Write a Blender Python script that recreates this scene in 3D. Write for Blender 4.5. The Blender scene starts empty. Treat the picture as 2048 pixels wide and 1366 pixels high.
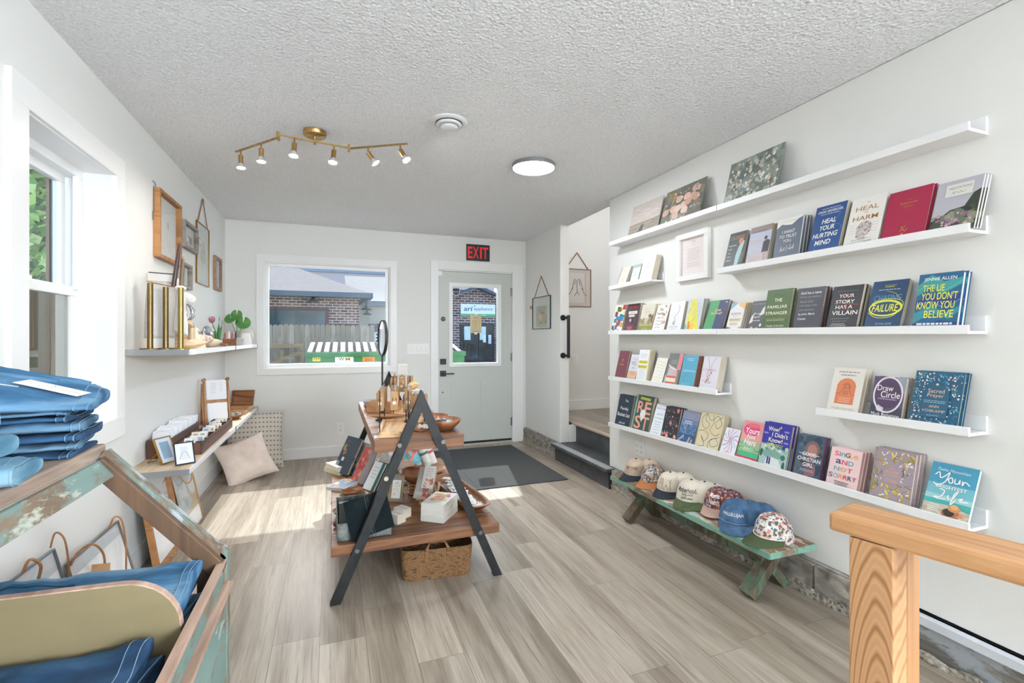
import bpy, math, random
from mathutils import Vector, Matrix, noise
R = math.radians
sc = bpy.context.scene
C = sc.collection
# ------------------------------------------------------------- camera, sky, sun, exposure
EYE = Vector((0, 0, 1.275))
YAW = math.atan(359 / 955)
cam = bpy.data.cameras.new('camera')
cam.sensor_width = 36.0
cam.lens = 955 / 2048 * 36
cam.shift_y = -(683 - 676) / 2048
cam.clip_start = 0.05
cam.clip_end = 300
co = bpy.data.objects.new('camera', cam)
co.location = EYE
co.rotation_euler = (R(90), 0, -YAW)
C.objects.link(co)
sc.camera = co
vs = sc.view_settings
vs.view_transform = 'Standard'
vs.look = 'None'
vs.gamma = 1
vs.use_curve_mapping = False
vs.exposure = 1.16
w = bpy.data.worlds.new('sky')
sc.world = w
w.use_nodes = True
nt = w.node_tree
nt.nodes.clear()
wo = nt.nodes.new('ShaderNodeOutputWorld')
bg = nt.nodes.new('ShaderNodeBackground')
sky = nt.nodes.new('ShaderNodeTexSky')
sky.sky_type = 'NISHITA'
sky.sun_disc = False
sky.sun_elevation = R(43)
sky.sun_rotation = R(0)
sky.dust_density = 2.0
bg.inputs[1].default_value = 0.36
nt.links.new(sky.outputs[0], bg.inputs[0])
nt.links.new(bg.outputs[0], wo.inputs[0])
sun = bpy.data.lights.new('sun', 'SUN')
sun.energy = 2.5
sun.color = (1.0, 0.97, 0.91)
sun.angle = R(0.6)
so = bpy.data.objects.new('sun', sun)
so.rotation_euler = Vector((-0.34, -1.517, -1.442)).to_track_quat('-Z', 'Y').to_euler()
so.location = (3, 12, 12)
C.objects.link(so)
DISC_E, FILL_GLOBE_E, BULB_E = 44.0, 44.0, 260.0
cy = sc.cycles
cy.max_bounces = 10
cy.diffuse_bounces = 5
cy.glossy_bounces = 4
cy.transparent_max_bounces = 16
cy.caustics_reflective = False
cy.caustics_refractive = False
cy.sample_clamp_indirect = 6

# ------------------------------------------------------------- materials
def lin(h):
    if isinstance(h, tuple): return h
    h = h.lstrip('#')
    v = [int(h[i:i + 2], 16) / 255 for i in (0, 2, 4)]
    return tuple((c / 12.92 if c <= .04045 else ((c + .055) / 1.055) ** 2.4) for c in v)
MC = {}
def newmat(key):
    m = bpy.data.materials.new(key)
    m.use_nodes = True
    return m, m.node_tree, m.node_tree.nodes['Principled BSDF']
def col(h, rough=.55, metal=0.0, spec=.5):
    k = ('c', h, rough, metal, spec)
    if k not in MC:
        m, t, b = newmat('paint')
        b.inputs['Base Color'].default_value = (*lin(h), 1)
        b.inputs['Roughness'].default_value = rough
        b.inputs['Metallic'].default_value = metal
        b.inputs['Specular IOR Level'].default_value = spec
        MC[k] = m
    return MC[k]
def node(t, ty, **kw):
    n = t.nodes.new(ty)
    for k, v in kw.items():
        if k in n.inputs: n.inputs[k].default_value = v
        else: setattr(n, k, v)
    return n
def ramp(t, stops):
    n = t.nodes.new('ShaderNodeValToRGB')
    e = n.color_ramp.elements
    while len(e) < len(stops): e.new(.5)
    for el, (p, c) in zip(e, stops):
        el.position = p
        el.color = (*lin(c), 1)
    return n
def coords(t, scale=(1, 1, 1), rot=(0, 0, 0), loc=(0, 0, 0)):
    tc = t.nodes.new('ShaderNodeTexCoord')
    mp = t.nodes.new('ShaderNodeMapping')
    mp.inputs['Scale'].default_value = scale
    mp.inputs['Rotation'].default_value = rot
    mp.inputs['Location'].default_value = loc
    t.links.new(tc.outputs['Object'], mp.inputs['Vector'])
    return mp.outputs[0]
def bump(t, b, src, strength, dist=.01):
    n = node(t, 'ShaderNodeBump', Strength=strength, Distance=dist)
    t.links.new(src, n.inputs['Height'])
    t.links.new(n.outputs[0], b.inputs['Normal'])
def noisy(key, stops, scale, stretch=(1, 1, 1), rough=.6, metal=0, bmp=0, detail=6, dist=.01, distort=0, spec=.5):
    k = ('n', key)
    if k in MC: return MC[k]
    m, t, b = newmat(key)
    v = coords(t, stretch)
    n = node(t, 'ShaderNodeTexNoise', Scale=scale, Detail=detail, Distortion=distort)
    t.links.new(v, n.inputs['Vector'])
    r = ramp(t, stops)
    t.links.new(n.outputs['Fac'], r.inputs[0])
    t.links.new(r.outputs[0], b.inputs['Base Color'])
    b.inputs['Roughness'].default_value = rough
    b.inputs['Metallic'].default_value = metal
    b.inputs['Specular IOR Level'].default_value = spec
    if bmp: bump(t, b, n.outputs['Fac'], bmp, dist)
    MC[k] = m
    return m
def wood(key, dark, light, axis='x', scale=9, rough=.55, bmp=.15, stretch=.08):
    st = {'x': (stretch, 1, 1), 'y': (1, stretch, 1), 'z': (1, 1, stretch)}[axis]
    return noisy(key + axis, [(.30, dark), (.52, light), (.72, dark)], scale, st, rough, 0, bmp, 9, .003, 1.2)
def worn(key, base_d, base_l, paints, axis='y', amount=.5, scale=9):
    """old wood with chipped paint left on it"""
    k = ('w', key)
    if k in MC: return MC[k]
    m, t, b = newmat(key)
    st = {'x': (.12, 1, 1), 'y': (1, .12, 1), 'z': (1, 1, .12)}[axis]
    v = coords(t, st)
    n = node(t, 'ShaderNodeTexNoise', Scale=22, Detail=9, Distortion=1)
    t.links.new(v, n.inputs[0])
    r = ramp(t, [(.3, base_d), (.7, base_l)])
    t.links.new(n.outputs['Fac'], r.inputs[0])
    st2 = {'x': (.35, 1, 1), 'y': (1, .35, 1), 'z': (1, 1, .35)}[axis]
    last = r.outputs[0]
    for i, (pc, am) in enumerate(paints):
        v2 = coords(t, st2, loc=(i * 3.1, i * 1.7, 0))
        n2 = node(t, 'ShaderNodeTexNoise', Scale=scale * (1 + i * .6), Detail=12, Roughness=.68)
        t.links.new(v2, n2.inputs[0])
        rr = ramp(t, [(1 - am - .03, '#000000'), (1 - am + .03, '#ffffff')])
        t.links.new(n2.outputs['Fac'], rr.inputs[0])
        n3 = node(t, 'ShaderNodeTexNoise', Scale=3.0, Detail=5)
        t.links.new(v2, n3.inputs[0])
        pr = ramp(t, [(.3, pc[0]), (.7, pc[1])])
        t.links.new(n3.outputs['Fac'], pr.inputs[0])
        mx = t.nodes.new('ShaderNodeMixRGB')
        t.links.new(rr.outputs[0], mx.inputs[0])
        t.links.new(last, mx.inputs[1])
        t.links.new(pr.outputs[0], mx.inputs[2])
        last = mx.outputs[0]
    t.links.new(last, b.inputs['Base Color'])
    b.inputs['Roughness'].default_value = .75
    bump(t, b, n.outputs['Fac'], .3, .004)
    MC[k] = m
    return m
def emit(key, c, s):
    k = ('e', key)
    if k not in MC:
        m, t, b = newmat(key)
        b.inputs['Base Color'].default_value = (.8, .8, .8, 1)
        b.inputs['Emission Color'].default_value = (*lin(c), 1)
        b.inputs['Emission Strength'].default_value = s
        MC[k] = m
    return MC[k]
def glass(key='pane glass', tint='#f4f8f8', refl=.09):
    k = ('g', key)
    if k in MC: return MC[k]
    m = bpy.data.materials.new(key)
    m.use_nodes = True
    t = m.node_tree
    t.nodes.clear()
    o = t.nodes.new('ShaderNodeOutputMaterial')
    tr = node(t, 'ShaderNodeBsdfTransparent', Color=(*lin(tint), 1))
    gl = node(t, 'ShaderNodeBsdfGlossy', Roughness=.01)
    mx = t.nodes.new('ShaderNodeMixShader')
    lw = node(t, 'ShaderNodeLayerWeight', Blend=.5)
    pw = node(t, 'ShaderNodeMath', operation='POWER')
    pw.inputs[1].default_value = 4.5
    t.links.new(lw.outputs['Facing'], pw.inputs[0])
    ma = node(t, 'ShaderNodeMath', operation='MULTIPLY_ADD')
    ma.inputs[1].default_value = .6
    ma.inputs[2].default_value = refl * .22
    t.links.new(pw.outputs[0], ma.inputs[0])
    t.links.new(ma.outputs[0], mx.inputs[0])
    t.links.new(tr.outputs[0], mx.inputs[1])
    t.links.new(gl.outputs[0], mx.inputs[2])
    t.links.new(mx.outputs[0], o.inputs[0])
    MC[k] = m
    return m
def pattern(key, ground, spots, scale=60, rough=.8):
    """printed cloth: voronoi cells, a share of them coloured"""
    k = ('p', key)
    if k in MC: return MC[k]
    m, t, b = newmat(key)
    v = coords(t)
    nz = node(t, 'ShaderNodeTexNoise', Scale=scale * .8, Detail=2)
    t.links.new(v, nz.inputs[0])
    mixv = t.nodes.new('ShaderNodeMixRGB')
    mixv.inputs[0].default_value = .018
    t.links.new(v, mixv.inputs[1])
    t.links.new(nz.outputs['Color'], mixv.inputs[2])
    vo = node(t, 'ShaderNodeTexVoronoi', Scale=scale)
    t.links.new(mixv.outputs[0], vo.inputs['Vector'])
    sep = t.nodes.new('ShaderNodeSeparateColor')
    t.links.new(vo.outputs['Color'], sep.inputs[0])
    n = len(spots)
    r = t.nodes.new('ShaderNodeValToRGB')
    r.color_ramp.interpolation = 'CONSTANT'
    e = r.color_ramp.elements
    while len(e) < n + 1: e.new(.5)
    cs = [ground] + spots
    for i, el in enumerate(e):
        el.position = 0 if i == 0 else .14 + .86 * (i - 1) / n
        el.color = (*lin(cs[i]), 1)
    t.links.new(sep.outputs[0], r.inputs[0])
    edge = ramp(t, [(.56, '#ffffff'), (.66, '#000000')])
    t.links.new(vo.outputs['Distance'], edge.inputs[0])
    mx = t.nodes.new('ShaderNodeMixRGB')
    t.links.new(edge.outputs[0], mx.inputs[0])
    mx.inputs[1].default_value = (*lin(ground), 1)
    t.links.new(r.outputs[0], mx.inputs[2])
    t.links.new(mx.outputs[0], b.inputs['Base Color'])
    b.inputs['Roughness'].default_value = rough
    MC[k] = m
    return m

# ------------------------------------------------------------- mesh builder
class MB:
    def __init__(s):
        s.v, s.f, s.m, s.sm, s.mats = [], [], [], [], []
        s.X = Matrix.Identity(4)
    def mi(s, m):
        if m not in s.mats: s.mats.append(m)
        return s.mats.index(m)
    def add(s, vs, fs, mat, smooth=False):
        o = len(s.v)
        s.v += [tuple(s.X @ Vector(p)) for p in vs]
        i = s.mi(mat)
        for f in fs:
            s.f.append([o + k for k in f])
            s.m.append(i)
            s.sm.append(smooth)
        return s
    def box(s, x0, x1, y0, y1, z0, z1, mat):
        if x0 > x1: x0, x1 = x1, x0
        if y0 > y1: y0, y1 = y1, y0
        if z0 > z1: z0, z1 = z1, z0
        vs = [(x, y, z) for z in (z0, z1) for y in (y0, y1) for x in (x0, x1)]
        return s.add(vs, [(0, 2, 3, 1), (4, 5, 7, 6), (0, 1, 5, 4), (2, 6, 7, 3), (0, 4, 6, 2), (1, 3, 7, 5)], mat)
    def bar(s, a, b, wd, th, mat, up=(0, 0, 1)):
        """box beam from a to b: wd across, th along up"""
        a, b = Vector(a), Vector(b)
        d = (b - a).normalized()
        sd = d.cross(Vector(up)).normalized()
        u = sd.cross(d).normalized()
        vs = [p + sd * i * wd / 2 + u * j * th / 2 for p in (a, b) for i, j in ((-1, -1), (1, -1), (1, 1), (-1, 1))]
        return s.add(vs, [(3, 2, 1, 0), (4, 5, 6, 7), (0, 1, 5, 4), (1, 2, 6, 5), (2, 3, 7, 6), (3, 0, 4, 7)], mat)
    def tube(s, pts, r, mat, n=10, caps=True, smooth=True):
        pts = [Vector(p) for p in pts]
        rs = r if isinstance(r, (list, tuple)) else [r] * len(pts)
        ref = None
        vs = []
        for i, p in enumerate(pts):
            d = (pts[min(i + 1, len(pts) - 1)] - pts[max(i - 1, 0)]).normalized()
            if ref is None:
                ref = d.orthogonal().normalized()
            ref = (ref - d * ref.dot(d)).normalized()
            q = d.cross(ref)
            for k in range(n):
                a = 2 * math.pi * k / n
                vs.append(p + (ref * math.cos(a) + q * math.sin(a)) * rs[i])
        fs = []
        for i in range(len(pts) - 1):
            for k in range(n):
                k2 = (k + 1) % n
                fs.append((i * n + k, i * n + k2, (i + 1) * n + k2, (i + 1) * n + k))
        s.add(vs, fs, mat, smooth)
        if caps:
            s.add(vs[:n], [tuple(range(n))[::-1]], mat)
            s.add(vs[-n:], [tuple(range(n))], mat)
        return s
    def lathe(s, prof, c, mat, n=32, smooth=True, sx=1, sy=1, flute=0, nf=12):
        vs, fs = [], []
        c = Vector(c)
        for (r, z) in prof:
            for k in range(n):
                a = 2 * math.pi * k / n
                q = r * (1 + flute * math.cos(a * nf))
                vs.append(c + Vector((q * math.cos(a) * sx, q * math.sin(a) * sy, z)))
        for i in range(len(prof) - 1):
            for k in range(n):
                k2 = (k + 1) % n
                fs.append((i * n + k, i * n + k2, (i + 1) * n + k2, (i + 1) * n + k))
        s.add(vs, fs, mat, smooth)
        for i, fl in ((0, True), (len(prof) - 1, False)):
            if prof[i][0] > 1e-4:
                ring = vs[i * n:(i + 1) * n]
                s.add(ring, [tuple(range(n))[::-1] if fl else tuple(range(n))], mat)
        return s
    def prism(s, poly, d, mat, axis='y', at=0):
        """poly of 2d points extruded by d along axis, starting at `at`"""
        n = len(poly)
        def P(a, b, t):
            return {'y': (a, t, b), 'x': (t, a, b), 'z': (a, b, t)}[axis]
        vs = [P(a, b, at) for a, b in poly] + [P(a, b, at + d) for a, b in poly]
        fs = [tuple(range(n))[::-1], tuple(range(n, 2 * n))]
        fs += [(i, (i + 1) % n, n + (i + 1) % n, n + i) for i in range(n)]
        return s.add(vs, fs, mat)
    def grid(s, fn, nu, nv, mat, smooth=True, closed=False):
        vs = [fn(i / nu, j / nv) for j in range(nv + 1) for i in range(nu + 1)]
        fs = [(j * (nu + 1) + i, j * (nu + 1) + i + 1, (j + 1) * (nu + 1) + i + 1, (j + 1) * (nu + 1) + i) for j in range(nv) for i in range(nu)]
        return s.add(vs, fs, mat, smooth)
    def build(s, name, parent=None, bevel=0, loc=None, solid=0, fix=True):
        me = bpy.data.meshes.new(name)
        me.from_pydata([tuple(v) for v in s.v], [], s.f)
        for m in s.mats: me.materials.append(m)
        me.polygons.foreach_set('material_index', s.m)
        me.polygons.foreach_set('use_smooth', s.sm)
        me.update()
        o = bpy.data.objects.new(name, me)
        C.objects.link(o)
        if parent: o.parent = parent
        if loc: o.location = loc
        if solid:
            md = o.modifiers.new('thickness', 'SOLIDIFY')
            md.thickness = solid
            md.offset = 0
        if bevel:
            md = o.modifiers.new('bevel', 'BEVEL')
            md.width = bevel
            md.segments = 2
            md.limit_method = 'ANGLE'
            md.angle_limit = R(50)
        return o
def tag(o, label, cat, group=None, kind=None):
    if label: o['label'] = label
    if cat: o['category'] = cat
    if group: o['group'] = group
    if kind: o['kind'] = kind
    return o
def thing(name, label, cat, mtx=(0, 0, 0), group=None):
    o = bpy.data.objects.new(name, None)
    o.empty_display_size = .05
    C.objects.link(o)
    if isinstance(mtx, Matrix): o.matrix_world = mtx
    else: o.location = mtx
    return tag(o, label, cat, group)
def F(x, y, z, head=0, tilt=0, roll=0):
    """upright frame: local x to the viewer's right, y up, z out at the viewer; tilt leans the top back"""
    return Matrix.Translation((x, y, z)) @ Matrix.Rotation(R(head), 4, 'Z') @ Matrix.Rotation(R(90 - tilt), 4, 'X') @ Matrix.Rotation(R(roll), 4, 'Z')
def Z(x, y, z, head=0):
    return Matrix.Translation((x, y, z)) @ Matrix.Rotation(R(head), 4, 'Z')
def struct(name, mb, bevel=0):
    return tag(mb.build(name, None, bevel), None, None, None, 'structure')

# ------------------------------------------------------------- print: lettering and marks
TX = {}
def glyphs(s, bold=0, sh=0):
    k = (s, bold, sh)
    if k not in TX:
        c = bpy.data.curves.new('lettering', 'FONT')
        c.body = s
        c.resolution_u = 3
        c.offset = bold * .55
        c.shear = sh
        c.space_line = .9
        c.align_x = 'CENTER'
        o = bpy.data.objects.new('lettering', c)
        m = o.to_mesh()
        vs = [(v.co.x, v.co.y) for v in m.vertices]
        fs = [tuple(p.vertices) for p in m.polygons]
        o.to_mesh_clear()
        bpy.data.objects.remove(o)
        bpy.data.curves.remove(c)
        x0, x1 = min(v[0] for v in vs), max(v[0] for v in vs)
        y0, y1 = min(v[1] for v in vs), max(v[1] for v in vs)
        TX[k] = ([((x - x0) / (x1 - x0) - .5, (y - y0) / (y1 - y0) - .5) for x, y in vs], fs)
    return TX[k]
def T(s, cx, cy, w, h, c, b=.012, sh=0): return ('t', s, cx, cy, w, h, c, b, sh)
def B(x0, y0, x1, y1, c): return ('p', [(x0, y0), (x1, y0), (x1, y1), (x0, y1)], c)
def P(pts, c): return ('p', pts, c)
def E(cx, cy, rx, ry, c, n=20): return ('e', cx, cy, rx, ry, c, n)
def L(pts, w, c): return ('l', pts, w, c)
def G(cx, cy, w, n, dy, h, c): return ('g', cx, cy, w, n, dy, h, c)
def S(seed, n, x0, y0, x1, y1, sz, cs, k='leaf'): return ('s', seed, n, x0, y0, x1, y1, sz, cs, k)
def smooth_pts(pts, k=5):
    out = []
    n = len(pts)
    for i in range(n - 1):
        p0, p1, p2, p3 = pts[max(i - 1, 0)], pts[i], pts[i + 1], pts[min(i + 2, n - 1)]
        for j in range(k):
            t = j / k
            out.append(tuple(.5 * ((2 * p1[a]) + (-p0[a] + p2[a]) * t + (2 * p0[a] - 5 * p1[a] + 4 * p2[a] - p3[a]) * t * t + (-p0[a] + 3 * p1[a] - 3 * p2[a] + p3[a]) * t ** 3) for a in (0, 1)))
    out.append(pts[-1])
    return out
def printed(mb, design, w, h, z=0.0, ox=0, oy=0, mp=None):
    """lay ink shapes (u,v in 0..1) over a w x h sheet lying in local xy; mp bends the sheet"""
    step = .0001
    zz = z
    def put(pts2, fs, c):
        nonlocal zz
        zz += step if k != 's' else .000012
        if mp: vs = [mp(x, y, zz) for x, y in pts2]
        else: vs = [(ox + x * w, oy + y * h, zz) for x, y in pts2]
        mb.add(vs, fs, c if not isinstance(c, str) else col(c, .5))
    for d in design:
        k = d[0]
        if k == 's': zz += step
        if k == 't':
            _, s, cx, cy, tw, th, c, b, sh = d
            vs, fs = glyphs(s, b, sh)
            put([(cx + x * tw, cy + y * th) for x, y in vs], fs, c)
        elif k == 'p':
            put(d[1], [tuple(range(len(d[1])))], d[2])
        elif k == 'e':
            _, cx, cy, rx, ry, c, n = d
            put([(cx + rx * math.cos(6.2832 * i / n), cy + ry * math.sin(6.2832 * i / n)) for i in range(n)], [tuple(range(n))], c)
        elif k == 'l':
            pts = smooth_pts(d[1]) if len(d[1]) > 2 else d[1]
            wd = d[2]
            asp = w / h
            vs = []
            for i, p in enumerate(pts):
                a, b = pts[max(i - 1, 0)], pts[min(i + 1, len(pts) - 1)]
                dx, dy = (b[0] - a[0]) * asp, (b[1] - a[1])
                q = math.hypot(dx, dy) or 1
                nx, ny = -dy / q * wd / 2 / asp, dx / q * wd / 2
                vs += [(p[0] + nx, p[1] + ny), (p[0] - nx, p[1] - ny)]
            put(vs, [(2 * i, 2 * i + 1, 2 * i + 3, 2 * i + 2) for i in range(len(pts) - 1)], d[3])
        elif k == 'g':
            _, cx, cy, gw, n, dy, gh, c = d
            rg = random.Random(int(cx * 100 + cy * 1000))
            vs, fs = [], []
            for i in range(n):
                ww = gw * rg.uniform(.7, 1) / 2
                y = cy - i * dy
                x = cx - ww
                while x < cx + ww:
                    x2 = min(x + gw * rg.uniform(.06, .16), cx + ww)
                    o = len(vs)
                    vs += [(x, y - gh / 2), (x2, y - gh / 2), (x2, y + gh / 2), (x, y + gh / 2)]
                    fs.append((o, o + 1, o + 2, o + 3))
                    x = x2 + gw * .025
            put(vs, fs, c)
        elif k == 's':
            _, seed, n, x0, y0, x1, y1, sz, cs, kind = d
            rg = random.Random(seed)
            asp = w / h
            for i in range(n):
                cx, cy = rg.uniform(x0, x1), rg.uniform(y0, y1)
                a = rg.uniform(0, 6.28)
                c = rg.choice(cs)
                q = sz * rg.uniform(.6, 1.3)
                if kind == 'dot': pr = [(math.cos(t * .785) * q, math.sin(t * .785) * q) for t in range(8)]
                elif kind == 'square': pr = [(-q, -q), (q, -q), (q, q), (-q, q)]; a = 0
                elif kind == 'flower': pr = [(math.cos(t * .3927) * q * (1 if t % 3 else .45), math.sin(t * .3927) * q * (1 if t % 3 else .45)) for t in range(16)]
                elif kind == 'streak': pr = [(-q * 2, -q * .12), (q * 2, -q * .12), (q * 2, q * .12), (-q * 2, q * .12)]
                elif kind == 'flat': pr = [(-q * 2, -q * .12), (q * 2, -q * .12), (q * 2, q * .12), (-q * 2, q * .12)]; a = rg.uniform(-.15, .15)
                elif kind == 'blob': pr = [(math.cos(t * .6283) * q * rg.uniform(.7, 1.2), math.sin(t * .6283) * q * rg.uniform(.7, 1.2)) for t in range(10)]
                else: pr = [(-q, 0), (-q * .3, -q * .35), (q * .4, -q * .28), (q, 0), (q * .4, q * .28), (-q * .3, q * .35)]
                pts = [(cx + (x * math.cos(a) - y * math.sin(a)) / asp, cy + x * math.sin(a) + y * math.cos(a)) for x, y in pr]
                pts = [(min(max(x, .004), .996), min(max(y, .004), .996)) for x, y in pts]
                put(pts, [tuple(range(len(pts)))], c)
    return zz
PAPER = noisy('page edges', [(.3, '#b9ad98'), (.7, '#d8cdb9')], 40, (1, .02, 60), .9)
PAPERW = noisy('white page edges', [(.3, '#c9c4ba'), (.7, '#e8e4dc')], 40, (1, .02, 60), .9)
def mat_of(c, rough=.45): return col(c, rough) if isinstance(c, str) else c
def make_book(name, label, cat, mtx, w, h, t, bgc, design, group=None, hard=False, spiral=None, paper=None, spine=None):
    """front cover in local z=0, body behind it; spine at local x=0"""
    r = thing(name, label, cat, mtx, group)
    m = mat_of(bgc)
    cv = MB()
    ct = .0022 if hard else .0007
    cv.box(0, w, 0, h, -ct, 0, m)
    cv.box(0, w, 0, h, -t, -t + ct, mat_of(spine) if spine else m)
    cv.box(0, ct, 0, h, -t + ct, -ct, mat_of(spine) if spine else m)
    if hard: cv.box(.008, .0095, 0, h, 0, .0002, m)
    printed(cv, design, w, h, .0003)
    cv.build('cover', r)
    pg = MB()
    ins = .003 if hard else .0006
    pg.box(ct, w - ins, ins, h - ins, -t + ct, -ct, paper or PAPER)
    pg.build('pages', r)
    if spiral:
        sp = MB()
        n = int(h / .011)
        for i in range(n):
            y = .006 + i * (h - .012) / (n - 1)
            sp.tube([(math.cos(a) * (t * .62) + .004, y, math.sin(a) * (t * .62) - t / 2) for a in [k * .7 for k in range(10)]], .0009, spiral, 5)
        sp.build('spiral_binding', r)
    return r
def dup(root, mtx, label, group=None):
    r = root.copy()
    C.objects.link(r)
    r.matrix_world = mtx
    r['label'] = label
    if group: r['group'] = group
    for ch in list(root.children):
        c = ch.copy()
        C.objects.link(c)
        c.parent = r
        for g in ch.children:
            d = g.copy()
            C.objects.link(d)
            d.parent = c
    return r
# ------------------------------------------------------------- setting
def wallpaint():
    m, t, b = newmat('wall paint')
    b.inputs['Base Color'].default_value = (*lin('#e9e8e4'), 1)
    b.inputs['Roughness'].default_value = .6
    n = node(t, 'ShaderNodeTexNoise', Scale=180, Detail=3)
    t.links.new(coords(t), n.inputs[0])
    bump(t, b, n.outputs['Fac'], .06, .002)
    return m
WALL = wallpaint()
WHITE = col('#f1f0ee', .35)
def ceilmat():
    m, t, b = newmat('stippled ceiling')
    v = coords(t)
    n = node(t, 'ShaderNodeTexNoise', Scale=95, Detail=6, Roughness=.6)
    n2 = node(t, 'ShaderNodeTexVoronoi', Scale=70)
    t.links.new(v, n.inputs[0])
    t.links.new(v, n2.inputs['Vector'])
    r = ramp(t, [(.3, '#e2e3e6'), (.6, '#f7f8fa')])
    t.links.new(n.outputs['Fac'], r.inputs[0])
    t.links.new(r.outputs[0], b.inputs['Base Color'])
    b.inputs['Roughness'].default_value = .9
    ad = node(t, 'ShaderNodeMath', operation='ADD')
    t.links.new(n.outputs['Fac'], ad.inputs[0])
    t.links.new(n2.outputs['Distance'], ad.inputs[1])
    bump(t, b, ad.outputs[0], .8, .008)
    return m
def floormat():
    m, t, b = newmat('vinyl plank')
    tc = t.nodes.new('ShaderNodeTexCoord')
    sx = t.nodes.new('ShaderNodeSeparateXYZ')
    t.links.new(tc.outputs['Object'], sx.inputs[0])
    def math_(op, a, bb=None, c=None):
        n = node(t, 'ShaderNodeMath', operation=op)
        for i, q in enumerate((a, bb, c)):
            if q is None: continue
            if isinstance(q, (int, float)): n.inputs[i].default_value = q
            else: t.links.new(q, n.inputs[i])
        return n.outputs[0]
    wid, ln = .183, 1.22
    xs = math_('DIVIDE', math_('ADD', sx.outputs[0], .05), wid)
    ci = math_('FLOOR', xs)
    wn = node(t, 'ShaderNodeTexWhiteNoise', noise_dimensions='1D')
    t.links.new(ci, wn.inputs['W'])
    ys = math_('ADD', math_('DIVIDE', sx.outputs[1], ln), math_('MULTIPLY', wn.outputs['Value'], 7.3))
    ri = math_('FLOOR', ys)
    cid = math_('ADD', math_('MULTIPLY', ci, 13.7), math_('MULTIPLY', ri, 3.1))
    wn2 = node(t, 'ShaderNodeTexWhiteNoise', noise_dimensions='1D')
    t.links.new(cid, wn2.inputs['W'])
    cb = t.nodes.new('ShaderNodeCombineXYZ')
    t.links.new(math_('MULTIPLY', sx.outputs[0], 11.0), cb.inputs[0])
    t.links.new(math_('ADD', math_('MULTIPLY', sx.outputs[1], .9), math_('MULTIPLY', wn2.outputs['Value'], 40)), cb.inputs[1])
    t.links.new(math_('MULTIPLY', wn2.outputs['Value'], 20), cb.inputs[2])
    g = node(t, 'ShaderNodeTexNoise', Scale=1.0, Detail=4, Distortion=.5, Roughness=.55)
    t.links.new(cb.outputs[0], g.inputs[0])
    cb2 = t.nodes.new('ShaderNodeCombineXYZ')
    t.links.new(math_('MULTIPLY', sx.outputs[0], 95.0), cb2.inputs[0])
    t.links.new(math_('ADD', math_('MULTIPLY', sx.outputs[1], 2.2), math_('MULTIPLY', wn2.outputs['Value'], 90)), cb2.inputs[1])
    g2 = node(t, 'ShaderNodeTexNoise', Scale=1.0, Detail=7, Distortion=1.2, Roughness=.65)
    t.links.new(cb2.outputs[0], g2.inputs[0])
    r1 = ramp(t, [(.30, '#958b80'), (.45, '#b0a79c'), (.58, '#c3bbb1'), (.75, '#a89d92')])
    t.links.new(g.outputs['Fac'], r1.inputs[0])
    r2 = ramp(t, [(.30, '#7f776e'), (.42, '#d9d4ce'), (.55, '#fbfaf8'), (.68, '#c9c3bb')])
    t.links.new(g2.outputs['Fac'], r2.inputs[0])
    mx = t.nodes.new('ShaderNodeMixRGB')
    mx.blend_type = 'MULTIPLY'
    mx.inputs[0].default_value = .62
    t.links.new(r1.outputs[0], mx.inputs[1])
    t.links.new(r2.outputs[0], mx.inputs[2])
    tone = ramp(t, [(0, '#d6d0c8'), (.5, '#ebe7e1'), (1, '#fdf9f4')])
    t.links.new(wn2.outputs['Value'], tone.inputs[0])
    mx2 = t.nodes.new('ShaderNodeMixRGB')
    mx2.blend_type = 'MULTIPLY'
    mx2.inputs[0].default_value = 1
    t.links.new(mx.outputs[0], mx2.inputs[1])
    t.links.new(tone.outputs[0], mx2.inputs[2])
    fx = math_('ABSOLUTE', math_('SUBTRACT', math_('FRACT', xs), .5))
    fy = math_('ABSOLUTE', math_('SUBTRACT', math_('FRACT', ys), .5))
    seam = math_('MAXIMUM', math_('GREATER_THAN', fx, .494), math_('GREATER_THAN', fy, .4991))
    mx3 = t.nodes.new('ShaderNodeMixRGB')
    t.links.new(math_('MULTIPLY', seam, .75), mx3.inputs[0])
    t.links.new(mx2.outputs[0], mx3.inputs[1])
    mx3.inputs[2].default_value = (*lin('#5d554c'), 1)
    t.links.new(mx3.outputs[0], b.inputs['Base Color'])
    b.inputs['Roughness'].default_value = .38
    b.inputs['Specular IOR Level'].default_value = .4
    bump(t, b, math_('SUBTRACT', g2.outputs['Fac'], math_('MULTIPLY', seam, .5)), .12, .002)
    return m
CEIL, FLOOR = ceilmat(), floormat()
CZ = 2.472
XL, XR, YB = -1.01, 2.25, 5.5
s = MB(); s.box(-1.3, 2.45, -4, 5.62, -.1, 0, FLOOR); s.box(2.45, 5, -4, -.8, -.1, 0, FLOOR); struct('floor', s)
s = MB(); s.box(-1.3, 2.36, -4, 5.7, CZ, CZ + .14, CEIL); s.box(2.36, 5, -4, -.7, CZ, CZ + .14, CEIL); s.box(2.25, 2.36, -4, 3.58, CZ, CZ + 1.1, WALL); struct('ceiling', s)
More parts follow.
